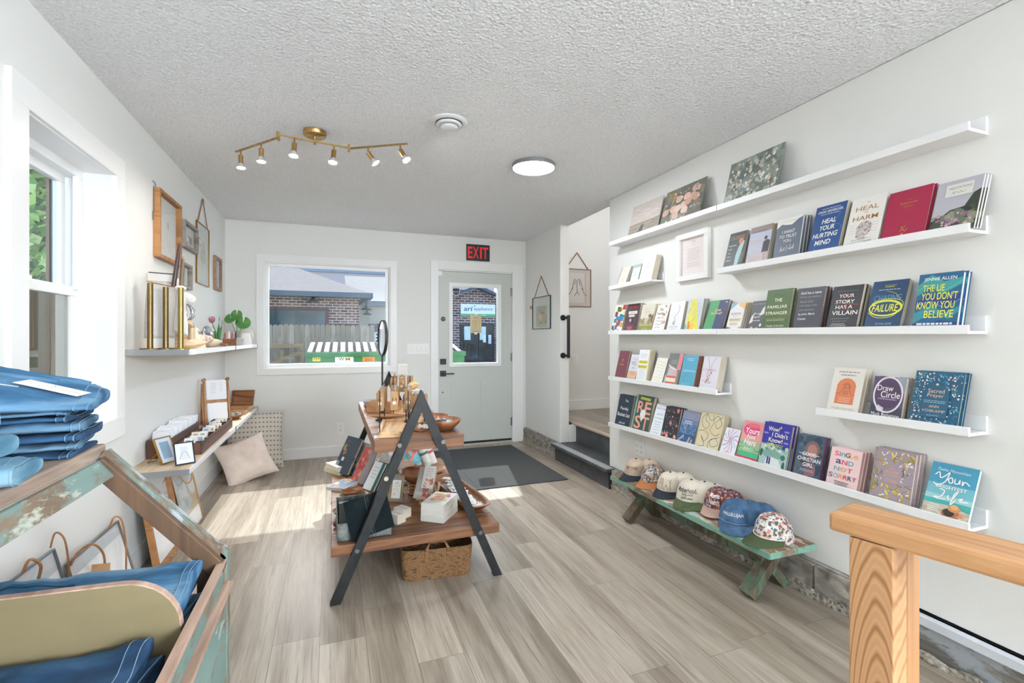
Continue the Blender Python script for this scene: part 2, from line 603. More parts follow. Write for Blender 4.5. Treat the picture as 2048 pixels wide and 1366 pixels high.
# back wall with window and door openings
s = MB()
WX0, WX1, WZ0, WZ1 = -.667, .61, .957, 2.07
DX0, DX1, DZ = 1.14, 2.075, 2.07
for a in ((-1.3, WX0, 0, CZ), (WX1, DX0, 0, CZ), (DX1, 2.36, 0, CZ), (WX0, WX1, 0, WZ0), (WX0, WX1, WZ1, CZ), (DX0, DX1, DZ, CZ)):
    s.box(a[0], a[1], YB, YB + .16, a[2], a[3], WALL)
struct('wall_back', s)
LY0, LY1, LZ0, LZ1 = 2.158, 2.876, .86, 2.085
s = MB()
for a in ((-4, LY0, 0, CZ), (LY1, YB, 0, CZ), (LY0, LY1, 0, LZ0), (LY0, LY1, LZ1, CZ)):
    s.box(XL - .22, XL, a[0], a[1], a[2], a[3], WALL)
struct('wall_left', s)
s = MB(); s.box(XR, XR + .11, -.8, 3.58, .168, CZ, WALL); struct('wall_right', s, .004)
s = MB(); s.box(-1.3, 5, -4.1, -4, 0, CZ, WALL); s.box(5, 5.1, -4.1, -.7, 0, CZ, WALL); s.box(2.36, 5, -.8, -.7, 0, CZ, WALL); struct('wall_front', s)
s = MB(); s.box(XR, XR + .105, 4.54, YB, .168, CZ, WALL); struct('wall_entry', s, .004)
# stair hall beyond the right wall
s = MB()
s.box(2.355, 4.3, 5.42, 5.54, 0, 3.4, WALL)
s.box(4.3, 4.4, 2.6, 5.5, 0, 3.4, WALL)
s.box(2.36, 4.3, 2.5, 2.6, 0, 3.4, WALL)
s.box(2.355, 2.36, 4.54, 5.42, CZ, 3.4, WALL)
struct('wall_hall', s)
s = MB(); s.box(2.36, 4.4, 2.5, 5.54, 3.3, 3.4, CEIL); struct('ceiling_hall', s)
s = MB(); s.box(2.45, 4.3, 2.6, 5.42, .0, .345, col('#4a4b4c')); s.box(2.44, 4.3, 2.6, 5.42, .345, .36, FLOOR)
struct('floor_landing', s)
s = MB(); s.box(2.36, 4.3, 5.4, 5.42, .36, .484, WHITE); struct('baseboard_hall', s, .002)
CONC = noisy('old concrete', [(.2, '#5a534b'), (.45, '#96908a'), (.62, '#b5aea4'), (.8, '#7c7266')], 14, (1, 1, 1.4), .95, 0, .8, 10, .02, .4)
RUB = noisy('mortar rubble', [(.3, '#6e6355'), (.5, '#b3ab9e'), (.7, '#d6d0c6')], 60, (1, 1, 1), .95, 0, 1, 8, .02)
def rough_strip(mb, x, y0, y1, z0, z1, mat, amp, n=60, nz=4, seed=0):
    def fn(u, v):
        y, z = y0 + (y1 - y0) * u, z0 + (z1 - z0) * v
        d = noise.noise(Vector((y * 9, z * 14, seed))) * amp + noise.noise(Vector((y * 33, z * 40, seed))) * amp * .5
        zz = z + (noise.noise(Vector((y * 14, seed, 3))) * .018 if v > .99 and mat is RUB else 0)
        return (x + d * (1 - .6 * (v > .99)), y, max(zz, 0))
    mb.grid(fn, n, nz, mat, True)
s = MB()
s.box(2.232, 2.36, 1.36, 3.48, 0, .166, CONC)
ys = 1.36
rg = random.Random(4)
while ys < 3.48:
    y2 = min(ys + rg.uniform(.28, .42), 3.485)
    rough_strip(s, 2.205, y2 - .008, ys + .006, .03, .163, CONC, .006, 14, 4, ys)
    s.box(2.209, 2.232, ys + .006, y2 - .008, .03, .158, CONC)
    ys = y2
rough_strip(s, 2.195, 3.485, 1.36, 0, .05, RUB, .02, 110, 4, 5)
struct('trim_1', s)
OLDW = worn('grey timber', '#4f4a44', '#8f8a83', [(('#b9bcc0', '#8f979f'), .5)], 'y')
s = MB()
s.box(2.238, 2.36, -.8, 1.36, 0, .16, col('#1b1a19', .9))
s.box(2.205, 2.25, -.8, 1.36, .128, .160, worn('white ledge', '#a9adb2', '#d7dadd', [(('#e8eaec', '#c3c9d1'), .55)], 'y'))
s.box(2.222, 2.24, -.8, 1.36, .0, .128, OLDW)
rough_strip(s, 2.19, 1.36, -.8, 0, .034, RUB, .022, 120, 4, 7)
struct('trim_2', s)
s = MB()
s.box(2.235, 2.36, 4.54, 5.5, 0, .166, CONC)
rough_strip(s, 2.222, 5.5, 4.53, 0.0, .155, CONC, .014, 60, 6, 2)
rough_strip(s, 2.205, 5.5, 4.53, 0, .05, RUB, .02, 60, 4, 9)
struct('trim_3', s)
# two painted steps
GREYP = noisy('grey floor paint', [(.3, '#3f4143'), (.7, '#55585a')], 7, (1, 1, 1), .5, 0, .05)
st = thing('stairs', 'two grey painted steps climbing from the shop floor to the wooden landing', 'stairs', (0, 0, 0))
s = MB(); s.box(2.185, 2.45, 3.49, 4.53, 0, .137, GREYP); s.box(2.185, 2.45, 3.478, 3.492, .0, .137, col('#2c2b2a', .8)); s.build('riser', st)
s = MB(); s.box(2.155, 2.45, 3.475, 4.575, .137, .165, GREYP); tr = s.build('tread', st, .004)
s = MB(); s.box(2.165, 2.24, 3.49, 4.57, .165, .168, noisy('grip tape', [(.3, '#8d9092'), (.7, '#a9acad')], 50, (1, 1, 1), .9)); s.build('grip_strip', tr)
s = MB(); s.box(2.435, 2.46, 2.62, 4.53, .165, .345, GREYP); s.build('riser', st)
s = MB(); s.box(2.41, 2.46, 2.62, 4.6, .345, .368, wood('nosing', '#8b7663', '#c2ab97', 'y')); s.build('wooden_nosing', st, .006)
s = MB(); s.box(2.355, 2.435, 4.53, 4.55, .168, .352, WHITE); struct('trim_4', s, .002)
# baseboards
s = MB(); s.box(XL, 1.06, YB - .014, YB, 0, .11, WHITE); struct('baseboard_back', s, .003)
s = MB(); s.box(XL, XL + .014, -4, YB - .014, 0, .13, WHITE); struct('baseboard_left', s, .003)
# back window
def ring(mb, x0, x1, z0, z1, wd, y0, y1, mat, wb=None):
    wb = wb or wd
    mb.box(x0, x1, y0, y1, z1 - wd, z1, mat); mb.box(x0, x1, y0, y1, z0, z0 + wb, mat)
    mb.box(x0, x0 + wd, y0, y1, z0 + wb, z1 - wd, mat); mb.box(x1 - wd, x1, y0, y1, z0 + wb, z1 - wd, mat)
wi = tag(bpy.data.objects.new('window_1', None), None, None, None, 'structure'); C.objects.link(wi); wi.location = (0, 0, 0)
s = MB(); ring(s, -.73, .677, .892, 2.137, .07, YB - .018, YB + .004, WHITE); s.build('casing', wi, .002)
s = MB(); ring(s, WX0, WX1, WZ0, WZ1, .014, YB, YB + .14, WHITE); s.build('jamb', wi, .001)
s = MB(); ring(s, WX0 + .014, WX1 - .014, WZ0 + .014, WZ1 - .014, .032, YB + .05, YB + .10, col('#fbfbfb', .3)); s.build('sash', wi, .003)
s = MB(); s.box(WX0 + .04, WX1 - .04, YB + .072, YB + .076, WZ0 + .04, WZ1 - .04, glass()); s.build('pane', wi)
# left window, double hung
wi = tag(bpy.data.objects.new('window_2', None), None, None, None, 'structure'); C.objects.link(wi)
def ringx(mb, y0, y1, z0, z1, wd, x0, x1, mat):
    mb.box(x0, x1, y0, y1, z1 - wd, z1, mat); mb.box(x0, x1, y0, y1, z0, z0 + wd, mat)
    mb.box(x0, x1, y0, y0 + wd, z0 + wd, z1 - wd, mat); mb.box(x0, x1, y1 - wd, y1, z0 + wd, z1 - wd, mat)
s = MB(); ringx(s, LY0 - .1, LY1 + .105, LZ0 - .08, LZ1 + .09, .1, XL - .002, XL + .018, WHITE); s.build('casing', wi, .002)
s = MB()
ringx(s, LY0 - .003, LY1 + .004, LZ0, LZ1, .016, XL - .11, XL + .002, WHITE)
s.build('jamb', wi, .001)
VIN = col('#eeeeec', .3)
s = MB(); ringx(s, LY0, LY1, LZ0 + .01, LZ1 - .01, .045, XL - .2, XL - .108, VIN)
s.box(XL - .125, XL - .108, LY1 - .075, LY1 - .045, 1.5, LZ1 - .05, VIN); s.build('frame', wi, .003)
s = MB(); ringx(s, LY0 + .045, LY1 - .062, 1.475, LZ1 - .05, .042, XL - .185, XL - .155, VIN); s.build('upper_sash', wi, .003)
s = MB(); ringx(s, LY0 + .045, LY1 - .045, LZ0 + .05, 1.515, .045, XL - .15, XL - .12, VIN); s.build('lower_sash', wi, .003)
s = MB(); s.box(XL - .171, XL - .167, LY0 + .08, LY1 - .1, 1.51, LZ1 - .09, glass()); s.build('upper_pane', wi)
s = MB(); s.box(XL - .137, XL - .133, LY0 + .08, LY1 - .08, LZ0 + .09, 1.475, glass('screen haze pane', '#d8d5cc', .2)); s.build('lower_pane', wi)  # tint puts the haze of a screen into the lower pane
s = MB(); s.box(XL - .122, XL - .108, 2.4, 2.45, 1.5, 1.525, VIN); s.build('sash_lock', wi, .003)
# door
dr = tag(bpy.data.objects.new('door_1', None), None, None, None, 'structure'); C.objects.link(dr)
s = MB()
s.box(1.062, 1.15, YB - .018, YB + .002, 0, 2.175, WHITE); s.box(2.068, 2.21, YB - .018, YB + .002, 0, 2.175, WHITE)
s.box(1.15, 2.068, YB - .018, YB + .002, 2.075, 2.175, WHITE)
s.box(1.14, 1.152, YB, YB + .15, 0, 2.07, WHITE); s.box(2.066, 2.075, YB, YB + .15, 0, 2.07, WHITE); s.box(1.14, 2.075, YB, YB + .15, 2.06, 2.07, WHITE)
s.build('casing', dr, .002)
DG = col('#c9ccc6', .4)
s = MB()
y0, y1 = YB + .006, YB + .05
gx0, gx1, gz0, gz1 = 1.30, 1.905, .955, 1.905
for a in ((1.155, gx0, .03, 2.055), (gx1, 2.064, .03, 2.055), (gx0, gx1, .03, gz0), (gx0, gx1, gz1, 2.055)):
    s.box(a[0], a[1], y0, y1, a[2], a[3], DG)
for x0, x1 in ((1.304, 1.54), (1.664, 1.89)):
    for k, (i, yy) in enumerate(((0, .004), (.018, -.001), (.03, .003))):
        s.box(x0 + i, x1 - i, y0 - yy, y0 + .002, .235 + i, .77 - i, DG)
s.build('slab', dr, .003)
s = MB()
ring(s, gx0 - .022, gx1 + .022, gz0 - .022, gz1 + .022, .045, y0 - .012, y1 + .01, col('#f2f2f0', .35)); s.build('glass_trim', dr, .004)
s = MB(); s.box(gx0 + .015, gx1 - .015, YB + .026, YB + .03, gz0 + .015, gz1 - .015, glass()); s.build('glass_pane', dr)
BLK = col('#17191b', .45)
s = MB(); s.box(1.173, 1.244, y0 - .012, y0, .966, 1.031, BLK); s.box(1.19, 1.227, y0 - .022, y0 - .012, .98, 1.017, BLK); s.build('deadbolt', dr, .002)
s = MB(); s.box(1.173, 1.244, y0 - .012, y0, .826, .892, BLK); s.tube([(1.21, y0 - .012, .86), (1.21, y0 - .045, .86)], .011, BLK, 12); s.box(1.2, 1.333, y0 - .05, y0 - .04, .851, .866, BLK); s.build('lever_handle', dr, .002)
s = MB(); s.tube([(1.21, y0, 1.497), (1.21, y0 - .006, 1.497)], .027, BLK, 24); s.X = F(1.18, y0 - .0062, 1.47); printed(s, [T('HOURS', .5, .5, .6, .16, '#d8d8d8')], .06, .06); s.X = Matrix.Identity(4); s.build('round_sticker', dr)
s = MB(); s.tube([(1.205, y0, .64), (1.205, y0 - .008, .64)], .008, BLK, 12); s.build('door_stop_hole', dr)
for z in (1.84, 1.04, .25):
    s = MB(); s.box(2.052, 2.072, y0 - .008, y0 + .01, z - .05, z + .05, col('#9a9a98', .35, .8)); s.tube([(2.062, y0 - .01, z - .05), (2.062, y0 - .01, z + .05)], .006, col('#9a9a98', .35, .8), 8); s.build('hinge', dr)
s = MB(); s.box(1.15, 1.195, y0 - .016, y0 - .002, 2.0, 2.055, WHITE); s.build('contact_sensor', dr, .002)
s = MB(); s.box(1.15, 2.07, YB - .02, YB + .15, 0, .018, col('#b9b4ab', .4)); s.box(1.155, 2.064, y0 - .004, y0, .02, .045, BLK); s.build('threshold', dr, .002)

# paper notice and shield sticker on the door glass
s = MB(); yv = YB + .022
s.X = F(1.541, yv, 1.335); s.box(0, .142, 0, .218, -.001, 0, col('#d9c8a2', .8))
printed(s, [T('HOURS', .5, .83, .42, .05, '#6d5c41'), G(.4, .7, .5, 9, .06, .012, '#8a7657'), G(.8, .7, .12, 9, .06, .012, '#8a7657'), G(.5, .1, .7, 1, .1, .03, '#8a7657')], .142, .218)
s.box(.05, .09, -.018, .006, .0002, .001, col('#f4f2ec')); s.box(.05, .09, .212, .232, .0002, .001, col('#f4f2ec'))
s.X = Matrix.Identity(4)
tag(s.build('paper_notice'), 'tan paper notice taped to the glass of the front door', 'notice')
s = MB(); s.X = F(1.318, yv, 1.77); sh = [(.5, 0), (.9, .25), (1, .62), (1, .95), (.5, 1), (0, .95), (0, .62), (.1, .25)]
printed(s, [P(sh, '#c9d3dd'), P([(.5 + (x - .5) * .8, .48 + (y - .5) * .8) for x, y in sh], '#16232f'), T('SECURED', .5, .5, .6, .12, '#dfe6ec')], .1, .105)
s.box(.02, .08, .03, .09, -.001, 0, col('#c9d3dd')); s.X = Matrix.Identity(4)
tag(s.build('shield_sticker'), 'small dark shield sticker in the upper left corner of the door glass', 'sticker')
# ------------------------------------------------------------- outside
def brickmat(key, c1, c2, mortar, sc_=1.0, axis='xz'):
    m, t, b = newmat(key)
    tc = t.nodes.new('ShaderNodeTexCoord')
    sx = t.nodes.new('ShaderNodeSeparateXYZ')
    t.links.new(tc.outputs['Object'], sx.inputs[0])
    cb = t.nodes.new('ShaderNodeCombineXYZ')
    t.links.new(sx.outputs[0 if axis == 'xz' else 1], cb.inputs[0])
    t.links.new(sx.outputs[2], cb.inputs[1])
    br = node(t, 'ShaderNodeTexBrick', Scale=sc_)
    for k, v in (('Color1', (*lin(c1), 1)), ('Color2', (*lin(c2), 1)), ('Mortar', (*lin(mortar), 1)), ('Mortar Size', .012), ('Brick Width', .26), ('Row Height', .095), ('Bias', -.1)):
        br.inputs[k].default_value = v
    t.links.new(cb.outputs[0], br.inputs['Vector'])
    t.links.new(br.outputs['Color'], b.inputs['Base Color'])
    b.inputs['Roughness'].default_value = .9
    return m
BRICK = brickmat('wall brick', '#6e4a45', '#a07668', '#d2c6bb')
SHING = noisy('roof shingle', [(.35, '#625b58'), (.5, '#7d7571'), (.65, '#6a615d')], 16, (.35, 1, 6), .95, 0, .2, 3)
ASPH = noisy('asphalt', [(.3, '#8d8d8e'), (.7, '#a5a5a5')], 8, (1, 1, 1), .95)
s = MB(); s.add([(-30, 5.66, -.12), (30, 5.66, -.12), (30, 18, .33), (-30, 18, .33)], [(0, 1, 2, 3)], ASPH); s.add([(-30, 18, .33), (30, 18, .33), (30, 60, .5), (-30, 60, .5)], [(0, 1, 2, 3)], ASPH)
s.add([(-30, -10, -.15), (-1.23, -10, -.15), (-1.23, 5.66, -.12), (-30, 5.66, -.12)], [(0, 1, 2, 3)], ASPH); struct('ground', s)
TRIMB = col('#5b6670', .6)
BRN = col('#6b4743', .7)
b = thing('brick_building', 'low brick building with grey hipped shingle roof behind the wooden fence', 'building', (0, 0, 0))
s = MB(); s.box(-4, .89, 18, 18.3, .3, 2.82, BRICK); s.build('wall', b)
s = MB(); s.add([(-4.4, 17.55, 2.83), (1.31, 17.55, 2.83), (-1.5, 21.2, 4.17), (-2.4, 21.2, 4.17)], [(0, 1, 2, 3)], SHING); s.add([(1.31, 17.55, 2.83), (1.31, 21.2, 2.83), (-1.5, 21.2, 4.17)], [(0, 1, 2)], SHING); s.add([(-4.4, 17.55, 2.83), (-4.4, 21.2, 2.83), (-2.4, 21.2, 4.17)], [(0, 1, 2)], SHING); s.build('roof', b)
s = MB(); s.box(-4.4, 1.31, 17.5, 17.56, 2.69, 2.86, TRIMB); s.box(1.28, 1.34, 17.5, 21, 2.69, 2.86, TRIMB); s.box(-4.4, 1.31, 17.56, 18, 2.69, 2.71, TRIMB); s.add([(1.31, 17.55, 2.7), (.89, 18, 2.45), (.89, 18.6, 2.7)], [(0, 1, 2)], TRIMB); s.build('eave', b)
s = MB(); s.box(-4, -.12, 17.95, 18.05, 2.23, 2.34, BRN); s.box(-.24, -.12, 17.95, 18.05, .3, 2.25, BRN); s.box(-.12, .9, 17.96, 18.02, 1.3, 1.78, BRN); s.build('brown_trim', b)
s = MB(); s.box(-4, -.24, 17.98, 18.0, .4, 2.23, noisy('dark window', [(.3, '#2c3b44'), (.7, '#4d5f69')], 1.2, (1, 1, 1), .15)); s.build('dark_window', b)
b = thing('beige_wing', 'beige side wing of the building with a lighter shingle roof', 'building', (0, 0, 0))
s = MB(); s.box(.9, 4, 22, 22.3, .3, 2.85, col('#b7b3a4', .8)); s.box(1.5, 3.2, 21.9, 22.1, .3, 1.9, brickmat('dark brick', '#3b3540', '#56505c', '#8b8791')); s.build('wall', b)
s = MB(); s.add([(.6, 21.6, 2.86), (4.1, 21.6, 2.86), (4.1, 27, 4.6), (.6, 27, 4.6)], [(0, 1, 2, 3)], noisy('pale shingle', [(.35, '#6f6a65'), (.5, '#86817b'), (.65, '#74706b')], 14, (.35, 1, 6), .95)); s.build('roof', b)
s = MB(); s.box(.6, 4.1, 21.5, 21.58, 2.68, 2.88, TRIMB); s.build('eave', b)
b = thing('long_brick_building', 'long flat-roofed brick building on the skyline behind the hipped roof', 'building', (0, 0, 0))
s = MB(); s.box(-9, 12, 36, 44, .3, 5.5, col('#7d5b55', .9)); s.build('wall', b)
s = MB(); s.box(-9, 12, 35.9, 36, 5.0, 5.9, col('#bcaaa8', .9)); s.box(-9, 12, 35.8, 36, 5.9, 6.15, col('#8e97a3', .8)); s.build('parapet', b)
for x, y, z, n in ((-.62, 17.78, 2.55, 'left of the dark window trim'), (1.14, 17.95, 2.32, 'under the roof corner'), (1.42, 21.7, 2.32, 'on the beige wing')):
    m_ = MB(); m_.lathe([(.02, .18), (.05, .12), (.07, .06), (.2, -.02), (.19, -.03)], (x, y, z), col('#22343c', .5), 16)
    m_.tube([(x, y, z + .15), (x, y, z + .3), (x, y + .1, z + .36), (x, y + .19, z + .3)], .02, col('#22343c', .5), 8)
    tag(m_.build('barn_lamp'), 'dark barn lamp %s outside' % n, 'lamp', 'barn lamps on the buildings outside')
# fence
FW = noisy('weathered cedar', [(.3, '#847769'), (.5, '#a2978c'), (.7, '#8b7d70')], 5, (6, 6, .4), .9, 0, .2, 8)
f = thing('board_fence', 'weathered dog-eared board fence behind the green dumpster', 'fence', (0, 11, 0))
rg = random.Random(3)
x = -3.2
while x < .80:
    s = MB(); wd = .095
    top = 1.56 + rg.uniform(-.012, .012)
    s.prism([(x, -.05), (x + wd, -.05), (x + wd, top - .03), (x + wd - .025, top), (x + .025, top), (x, top - .03)], .018, noisy('cedar board %d' % rg.randint(0, 3), [(.3, rg.choice(['#7c6a5c', '#867465'])), (.55, rg.choice(['#a99888', '#b3a292', '#9c8b7c'])), (.72, '#85776a')], 4, (7, 7, .5), .9, 0, .2, 8), 'y', rg.uniform(0, .006)); s.build('board', f)
    x += wd + .007
s = MB(); s.box(-3.2, .8, .02, .06, .3, .38, FW); s.box(-3.2, .8, .02, .06, 1.2, 1.28, FW); s.build('rail', f)
# dumpsters
GRN = noisy('green steel', [(.3, '#2c6b3c'), (.7, '#3f8450')], 4, (1, 1, 1), .5)
def dumpster(label, x0, x1, marks, ym=8.2):
    d = thing('dumpster', label, 'dumpster', (0, 0, 0), 'green dumpsters outside')
    s = MB(); s.box(x0, x1, ym, ym + 1.1, -.02, 1.04, GRN); s.box(x0 - .02, x1 + .02, ym - .03, ym, .97, 1.045, GRN)
    s.X = F(x0, ym - .001, 0)
    if marks: printed(s, [B(.06, .905, .137, .985, '#e2cf5a'), T('2yd', .098, .945, .06, .055, '#33331f'), B(.285, .87, .475, .985, '#ece9e4'), T('W', .35, .935, .06, .055, '#2f7a4b', .03), T('M', .415, .935, .05, .055, '#e0a63a', .03), B(.57, .885, .70, .985, '#e8953b'), T('DANGER', .635, .967, .11, .022, '#b04028'), G(.635, .93, .11, 2, .025, .014, '#8a5a20')], x1 - x0, 1.0, .001)
    s.X = Matrix.Identity(4)
    s.build('bin', d)
    s = MB(); n = int((x1 - x0) / .115)
    for i in range(n):
        a = x0 + (x1 - x0) * i / n
        s.add([(a + .01, ym + .03, 1.06), (a + .08, ym + .03, 1.06), (a + .10, ym + .85, 1.20), (a + .03, ym + .85, 1.20), (a + .01, ym + .03, 1.03), (a + .08, ym + .03, 1.03)], [(0, 1, 2, 3), (4, 5, 1, 0)], col('#9b9da0', .4))
    s.add([(x0, ym, 1.04), (x1, ym, 1.04), (x1, ym + 1.1, 1.19), (x0, ym + 1.1, 1.19)], [(0, 1, 2, 3)], col('#1d1e20', .9, 0, .1)); s.build('ribbed_lid', d)
dumpster('green dumpster with white ribbed lid and 2yd sticker in the window view', -.384, 1.10, True)
dumpster('green dumpster end seen through the lower left of the door glass', 1.45, 2.13, False, 8.0)
pal = thing('wooden_pallet', 'light wooden pallet leaning on the fence at the left window edge', 'pallet', (0, 0, 0))
LW = wood('pale lumber', '#7d6248', '#a88c6c', 'x')
s = MB()
for x in (-1.3, -.98, -.62): s.box(x, x + .06, 10.6, 10.64, -.1, 1.14, LW)
s.box(-1.4, -.56, 10.56, 10.6, 1.08, 1.16, LW); s.box(-1.4, -.56, 10.56, 10.6, .55, .6, LW); s.bar((-1.3, 10.58, .7), (-.62, 10.58, .98), .03, .07, LW); s.build('slats', pal)
ch = thing('white_chairs_stack', 'white slatted bench by the dark brick beyond the fence end', 'bench', (0, 0, 0))
s = MB()
for i in range(3): s.box(1.02, 1.5, 13.0, 13.5, 1.22 + i * .09, 1.25 + i * .09, col('#e4e6e8', .4))
s.box(1.02, 1.06, 13, 13.5, .2, 1.43, col('#e4e6e8', .4)); s.build('slats', ch)
# gabled shop front seen through the door
b = thing('shop_building', 'gabled dark brick shop front across the lot seen through the door', 'building', (0, 0, 0))
BRICK2 = brickmat('purple brick', '#4f3a42', '#82655f', '#c7bcb6')
s = MB()
s.prism([(3.3, .3), (7.3, .3), (7.3, 2.42), (5.24, 3.20), (3.3, 2.42)], .3, BRICK2, 'y', 18.0)
s.build('wall', b)
s = MB()
for sg in (-1, 1): s.bar((5.24, 17.8, 3.26), (5.24 + sg * 2.3, 17.8, 2.38), .4, .1, col('#49535d', .7), (0, 0, 1))
s.build('gable_trim', b)
s = MB(); s.box(4.62, 5.98, 17.9, 18.0, .34, 1.84, col('#2a2d31', .5)); s.build('door_frame', b)
for x in (4.72, 5.34):
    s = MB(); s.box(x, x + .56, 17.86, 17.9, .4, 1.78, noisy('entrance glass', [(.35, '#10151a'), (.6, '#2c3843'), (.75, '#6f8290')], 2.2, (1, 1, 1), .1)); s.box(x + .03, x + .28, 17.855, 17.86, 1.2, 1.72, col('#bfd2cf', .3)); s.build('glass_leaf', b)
s = MB(); s.box(5.5, 5.62, 17.85, 17.855, 1.1, 1.4, col('#dfe4ea')); s.box(5.72, 5.84, 17.85, 17.855, 1.05, 1.4, col('#cdd8ea')); s.build('poster', b)
s = MB(); s.X = F(4.63, 17.93, 2.12); s.box(0, 1.4, 0, .48, -.06, 0, col('#dfe4ea', .5))
printed(s, [B(0, 0, 1, .2, '#58a66c'), G(.5, .1, .5, 1, .1, .07, '#a9d3b2'), T('ari', .21, .60, .25, .36, '#3d5468', .03, .15), T('appliance', .65, .58, .55, .34, '#4b5a66', .005), P([(.365, .80), (.40, .93), (.425, .85), (.40, .79)], '#4f9e55')], 1.4, .48, .001)
s.X = Matrix.Identity(4); tag(s.build('shop_sign'), 'white shop sign with green stripe above the entrance across the lot', 'sign')
s = MB(); s.box(6.15, 6.45, 17.2, 17.5, .3, 1.35, col('#333b55', .6)); s.box(6.13, 6.3, 17.15, 17.2, .95, 1.25, col('#d94b2c', .6)); tag(s.build('vending_box'), 'blue box with an orange flag beside the entrance across the lot', 'box')
s = MB(); s.box(3.95, 4.12, 17.7, 18.0, 1.5, 1.85, col('#1f2428', .5)); tag(s.build('wall_lantern'), 'square black wall lantern left of the entrance across the lot', 'lamp')
# greenery and neighbour wall beyond the left window
def leaf_cloud(name, label, cx, cyy, cz, rx, ry, rz, n, seed, cs, size):
    rg = random.Random(seed)
    t = thing(name, label, 'tree', (cx, cyy, 0))
    s = MB()
    ms = [col(c, .6) for c in cs]
    for i in range(n):
        a, p = rg.uniform(0, 6.283), math.acos(rg.uniform(-1, 1))
        q = rg.uniform(.55, 1.05) * (1 + .25 * math.sin(a * 5) * math.sin(p * 4))
        c = Vector((rx * q * math.sin(p) * math.cos(a), ry * q * math.sin(p) * math.sin(a), cz + rz * q * math.cos(p)))
        d = Vector((rg.uniform(-1, 1), rg.uniform(-1, 1), rg.uniform(-1, .3))).normalized()
        u = d.orthogonal().normalized() * size * rg.uniform(.25, .5)
        d = d * size * rg.uniform(.7, 1.4)
        s.add([c, c + d * .5 + u, c + d, c + d * .5 - u], [(0, 1, 2, 3)], rg.choice(ms))
    s.build('foliage', t)
    s = MB(); s.tube([(0, 0, -.2), (.1, .1, cz * .5), (0, .1, cz)], [.16, .13, .08], col('#5c4c3d', .9), 10)
    for i in range(7):
        a = i * .9; s.tube([(0, .05, cz * .55), (rx * .5 * math.cos(a), ry * .5 * math.sin(a), cz + rz * .3)], [.06, .02], col('#5c4c3d', .9), 6)
    s.build('trunk', t)
GR = ['#86ad4a', '#a6c862', '#5f8c3c', '#c0d878', '#47703a', '#d6e69a']  # greens lightened to stand in for sun shining through the leaves
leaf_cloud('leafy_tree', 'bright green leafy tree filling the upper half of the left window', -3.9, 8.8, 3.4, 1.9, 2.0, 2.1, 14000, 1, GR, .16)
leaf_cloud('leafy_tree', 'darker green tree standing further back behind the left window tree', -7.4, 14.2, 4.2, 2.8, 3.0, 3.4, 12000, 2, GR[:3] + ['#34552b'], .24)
nb = thing('neighbour_house', 'beige neighbouring house wall with a white window seen low in the left window', 'building', (0, 0, 0))
BG = noisy('beige stucco', [(.3, '#a39b8c'), (.7, '#bdb5a5')], 30, (1, 1, 1), .9)
s = MB(); s.box(-6, -2.5, 6.3, 6.5, -.2, 1.80, BG); s.box(-2.86, -2.5, 6.2, 6.3, -.2, 1.8, col('#8d7f6c', .8)); s.build('wall', nb)
s = MB(); s.box(-3.02, -2.88, 6.24, 6.3, .90, 1.02, col('#e9e9e6')); s.box(-3.0, -2.9, 6.22, 6.25, .94, .98, col('#9b9d9a', .2)); s.build('window', nb)
s = MB(); s.box(-1.236, -1.215, LY1 - .03, LY1, LZ0, LZ1, wood('brick mould', '#6f5a46', '#a08c74', 'z')); s.box(-1.25, -1.232, LY1 - .03, LY1 + .08, LZ0 - .08, LZ1 + .08, col('#8a6f57', .8)); struct('trim_5', s)
# ------------------------------------------------------------- ledges on the right wall
LEDGE = col('#f0f0f0', .4)
def ledge(y0, y1, z0, z1, label):
    """y0 far end at height z0, y1 near end at height z1 (undersides)"""
    t = thing('picture_ledge', label, 'shelf', (0, 0, 0), 'white picture ledges on the right wall')
    def slab(x0, x1, a, b):
        s = MB()
        vs = [(x, y, z + h) for h in (a, b) for y, z in ((y0, z0), (y1, z1)) for x in (x0, x1)]
        return s.add(vs, [(0, 2, 3, 1), (4, 5, 7, 6), (0, 1, 5, 4), (2, 6, 7, 3), (0, 4, 6, 2), (1, 3, 7, 5)], LEDGE)
    slab(XR - .012, XR, .012, .068).build('back_panel', t, .0015)
    slab(2.142, XR, 0, .012).build('base', t, .0015)
    slab(2.130, 2.142, 0, .033).build('front_lip', t, .0015)
ledge(3.40, 2.224, 2.031, 2.031, 'far half of the topmost white ledge, carrying the smaller unframed prints')
ledge(2.220, 1.024, 2.029, 2.019, 'near half of the topmost white ledge, reaching empty towards the camera')
ledge(2.222, 1.024, 1.655, 1.655, 'white ledge second from the top at the right, with the red and blue covers')
ledge(3.405, 2.85, 1.668, 1.683, 'short white ledge in the upper far corner with small pale booklets')
ledge(3.413, 2.224, 1.303, 1.297, 'far half of the eye level white ledge, with the small colourful paperbacks')
ledge(2.220, 1.026, 1.296, 1.289, 'near half of the eye level white ledge, with the green and teal covers')
ledge(3.413, 2.226, .930, .935, 'white ledge under the eye level one at the far end, with pastel paperbacks')
ledge(1.603, 1.024, .915, .921, 'short white ledge at the near right holding three books')
ledge(3.413, 2.222, .549, .573, 'far half of the lowest white ledge above the cap bench')
ledge(2.218, 1.024, .574, .577, 'near half of the lowest white ledge beside the newel post')
def zt(y, y0, y1, z0, z1): return z0 + (z1 - z0) * (y0 - y) / (y0 - y1)
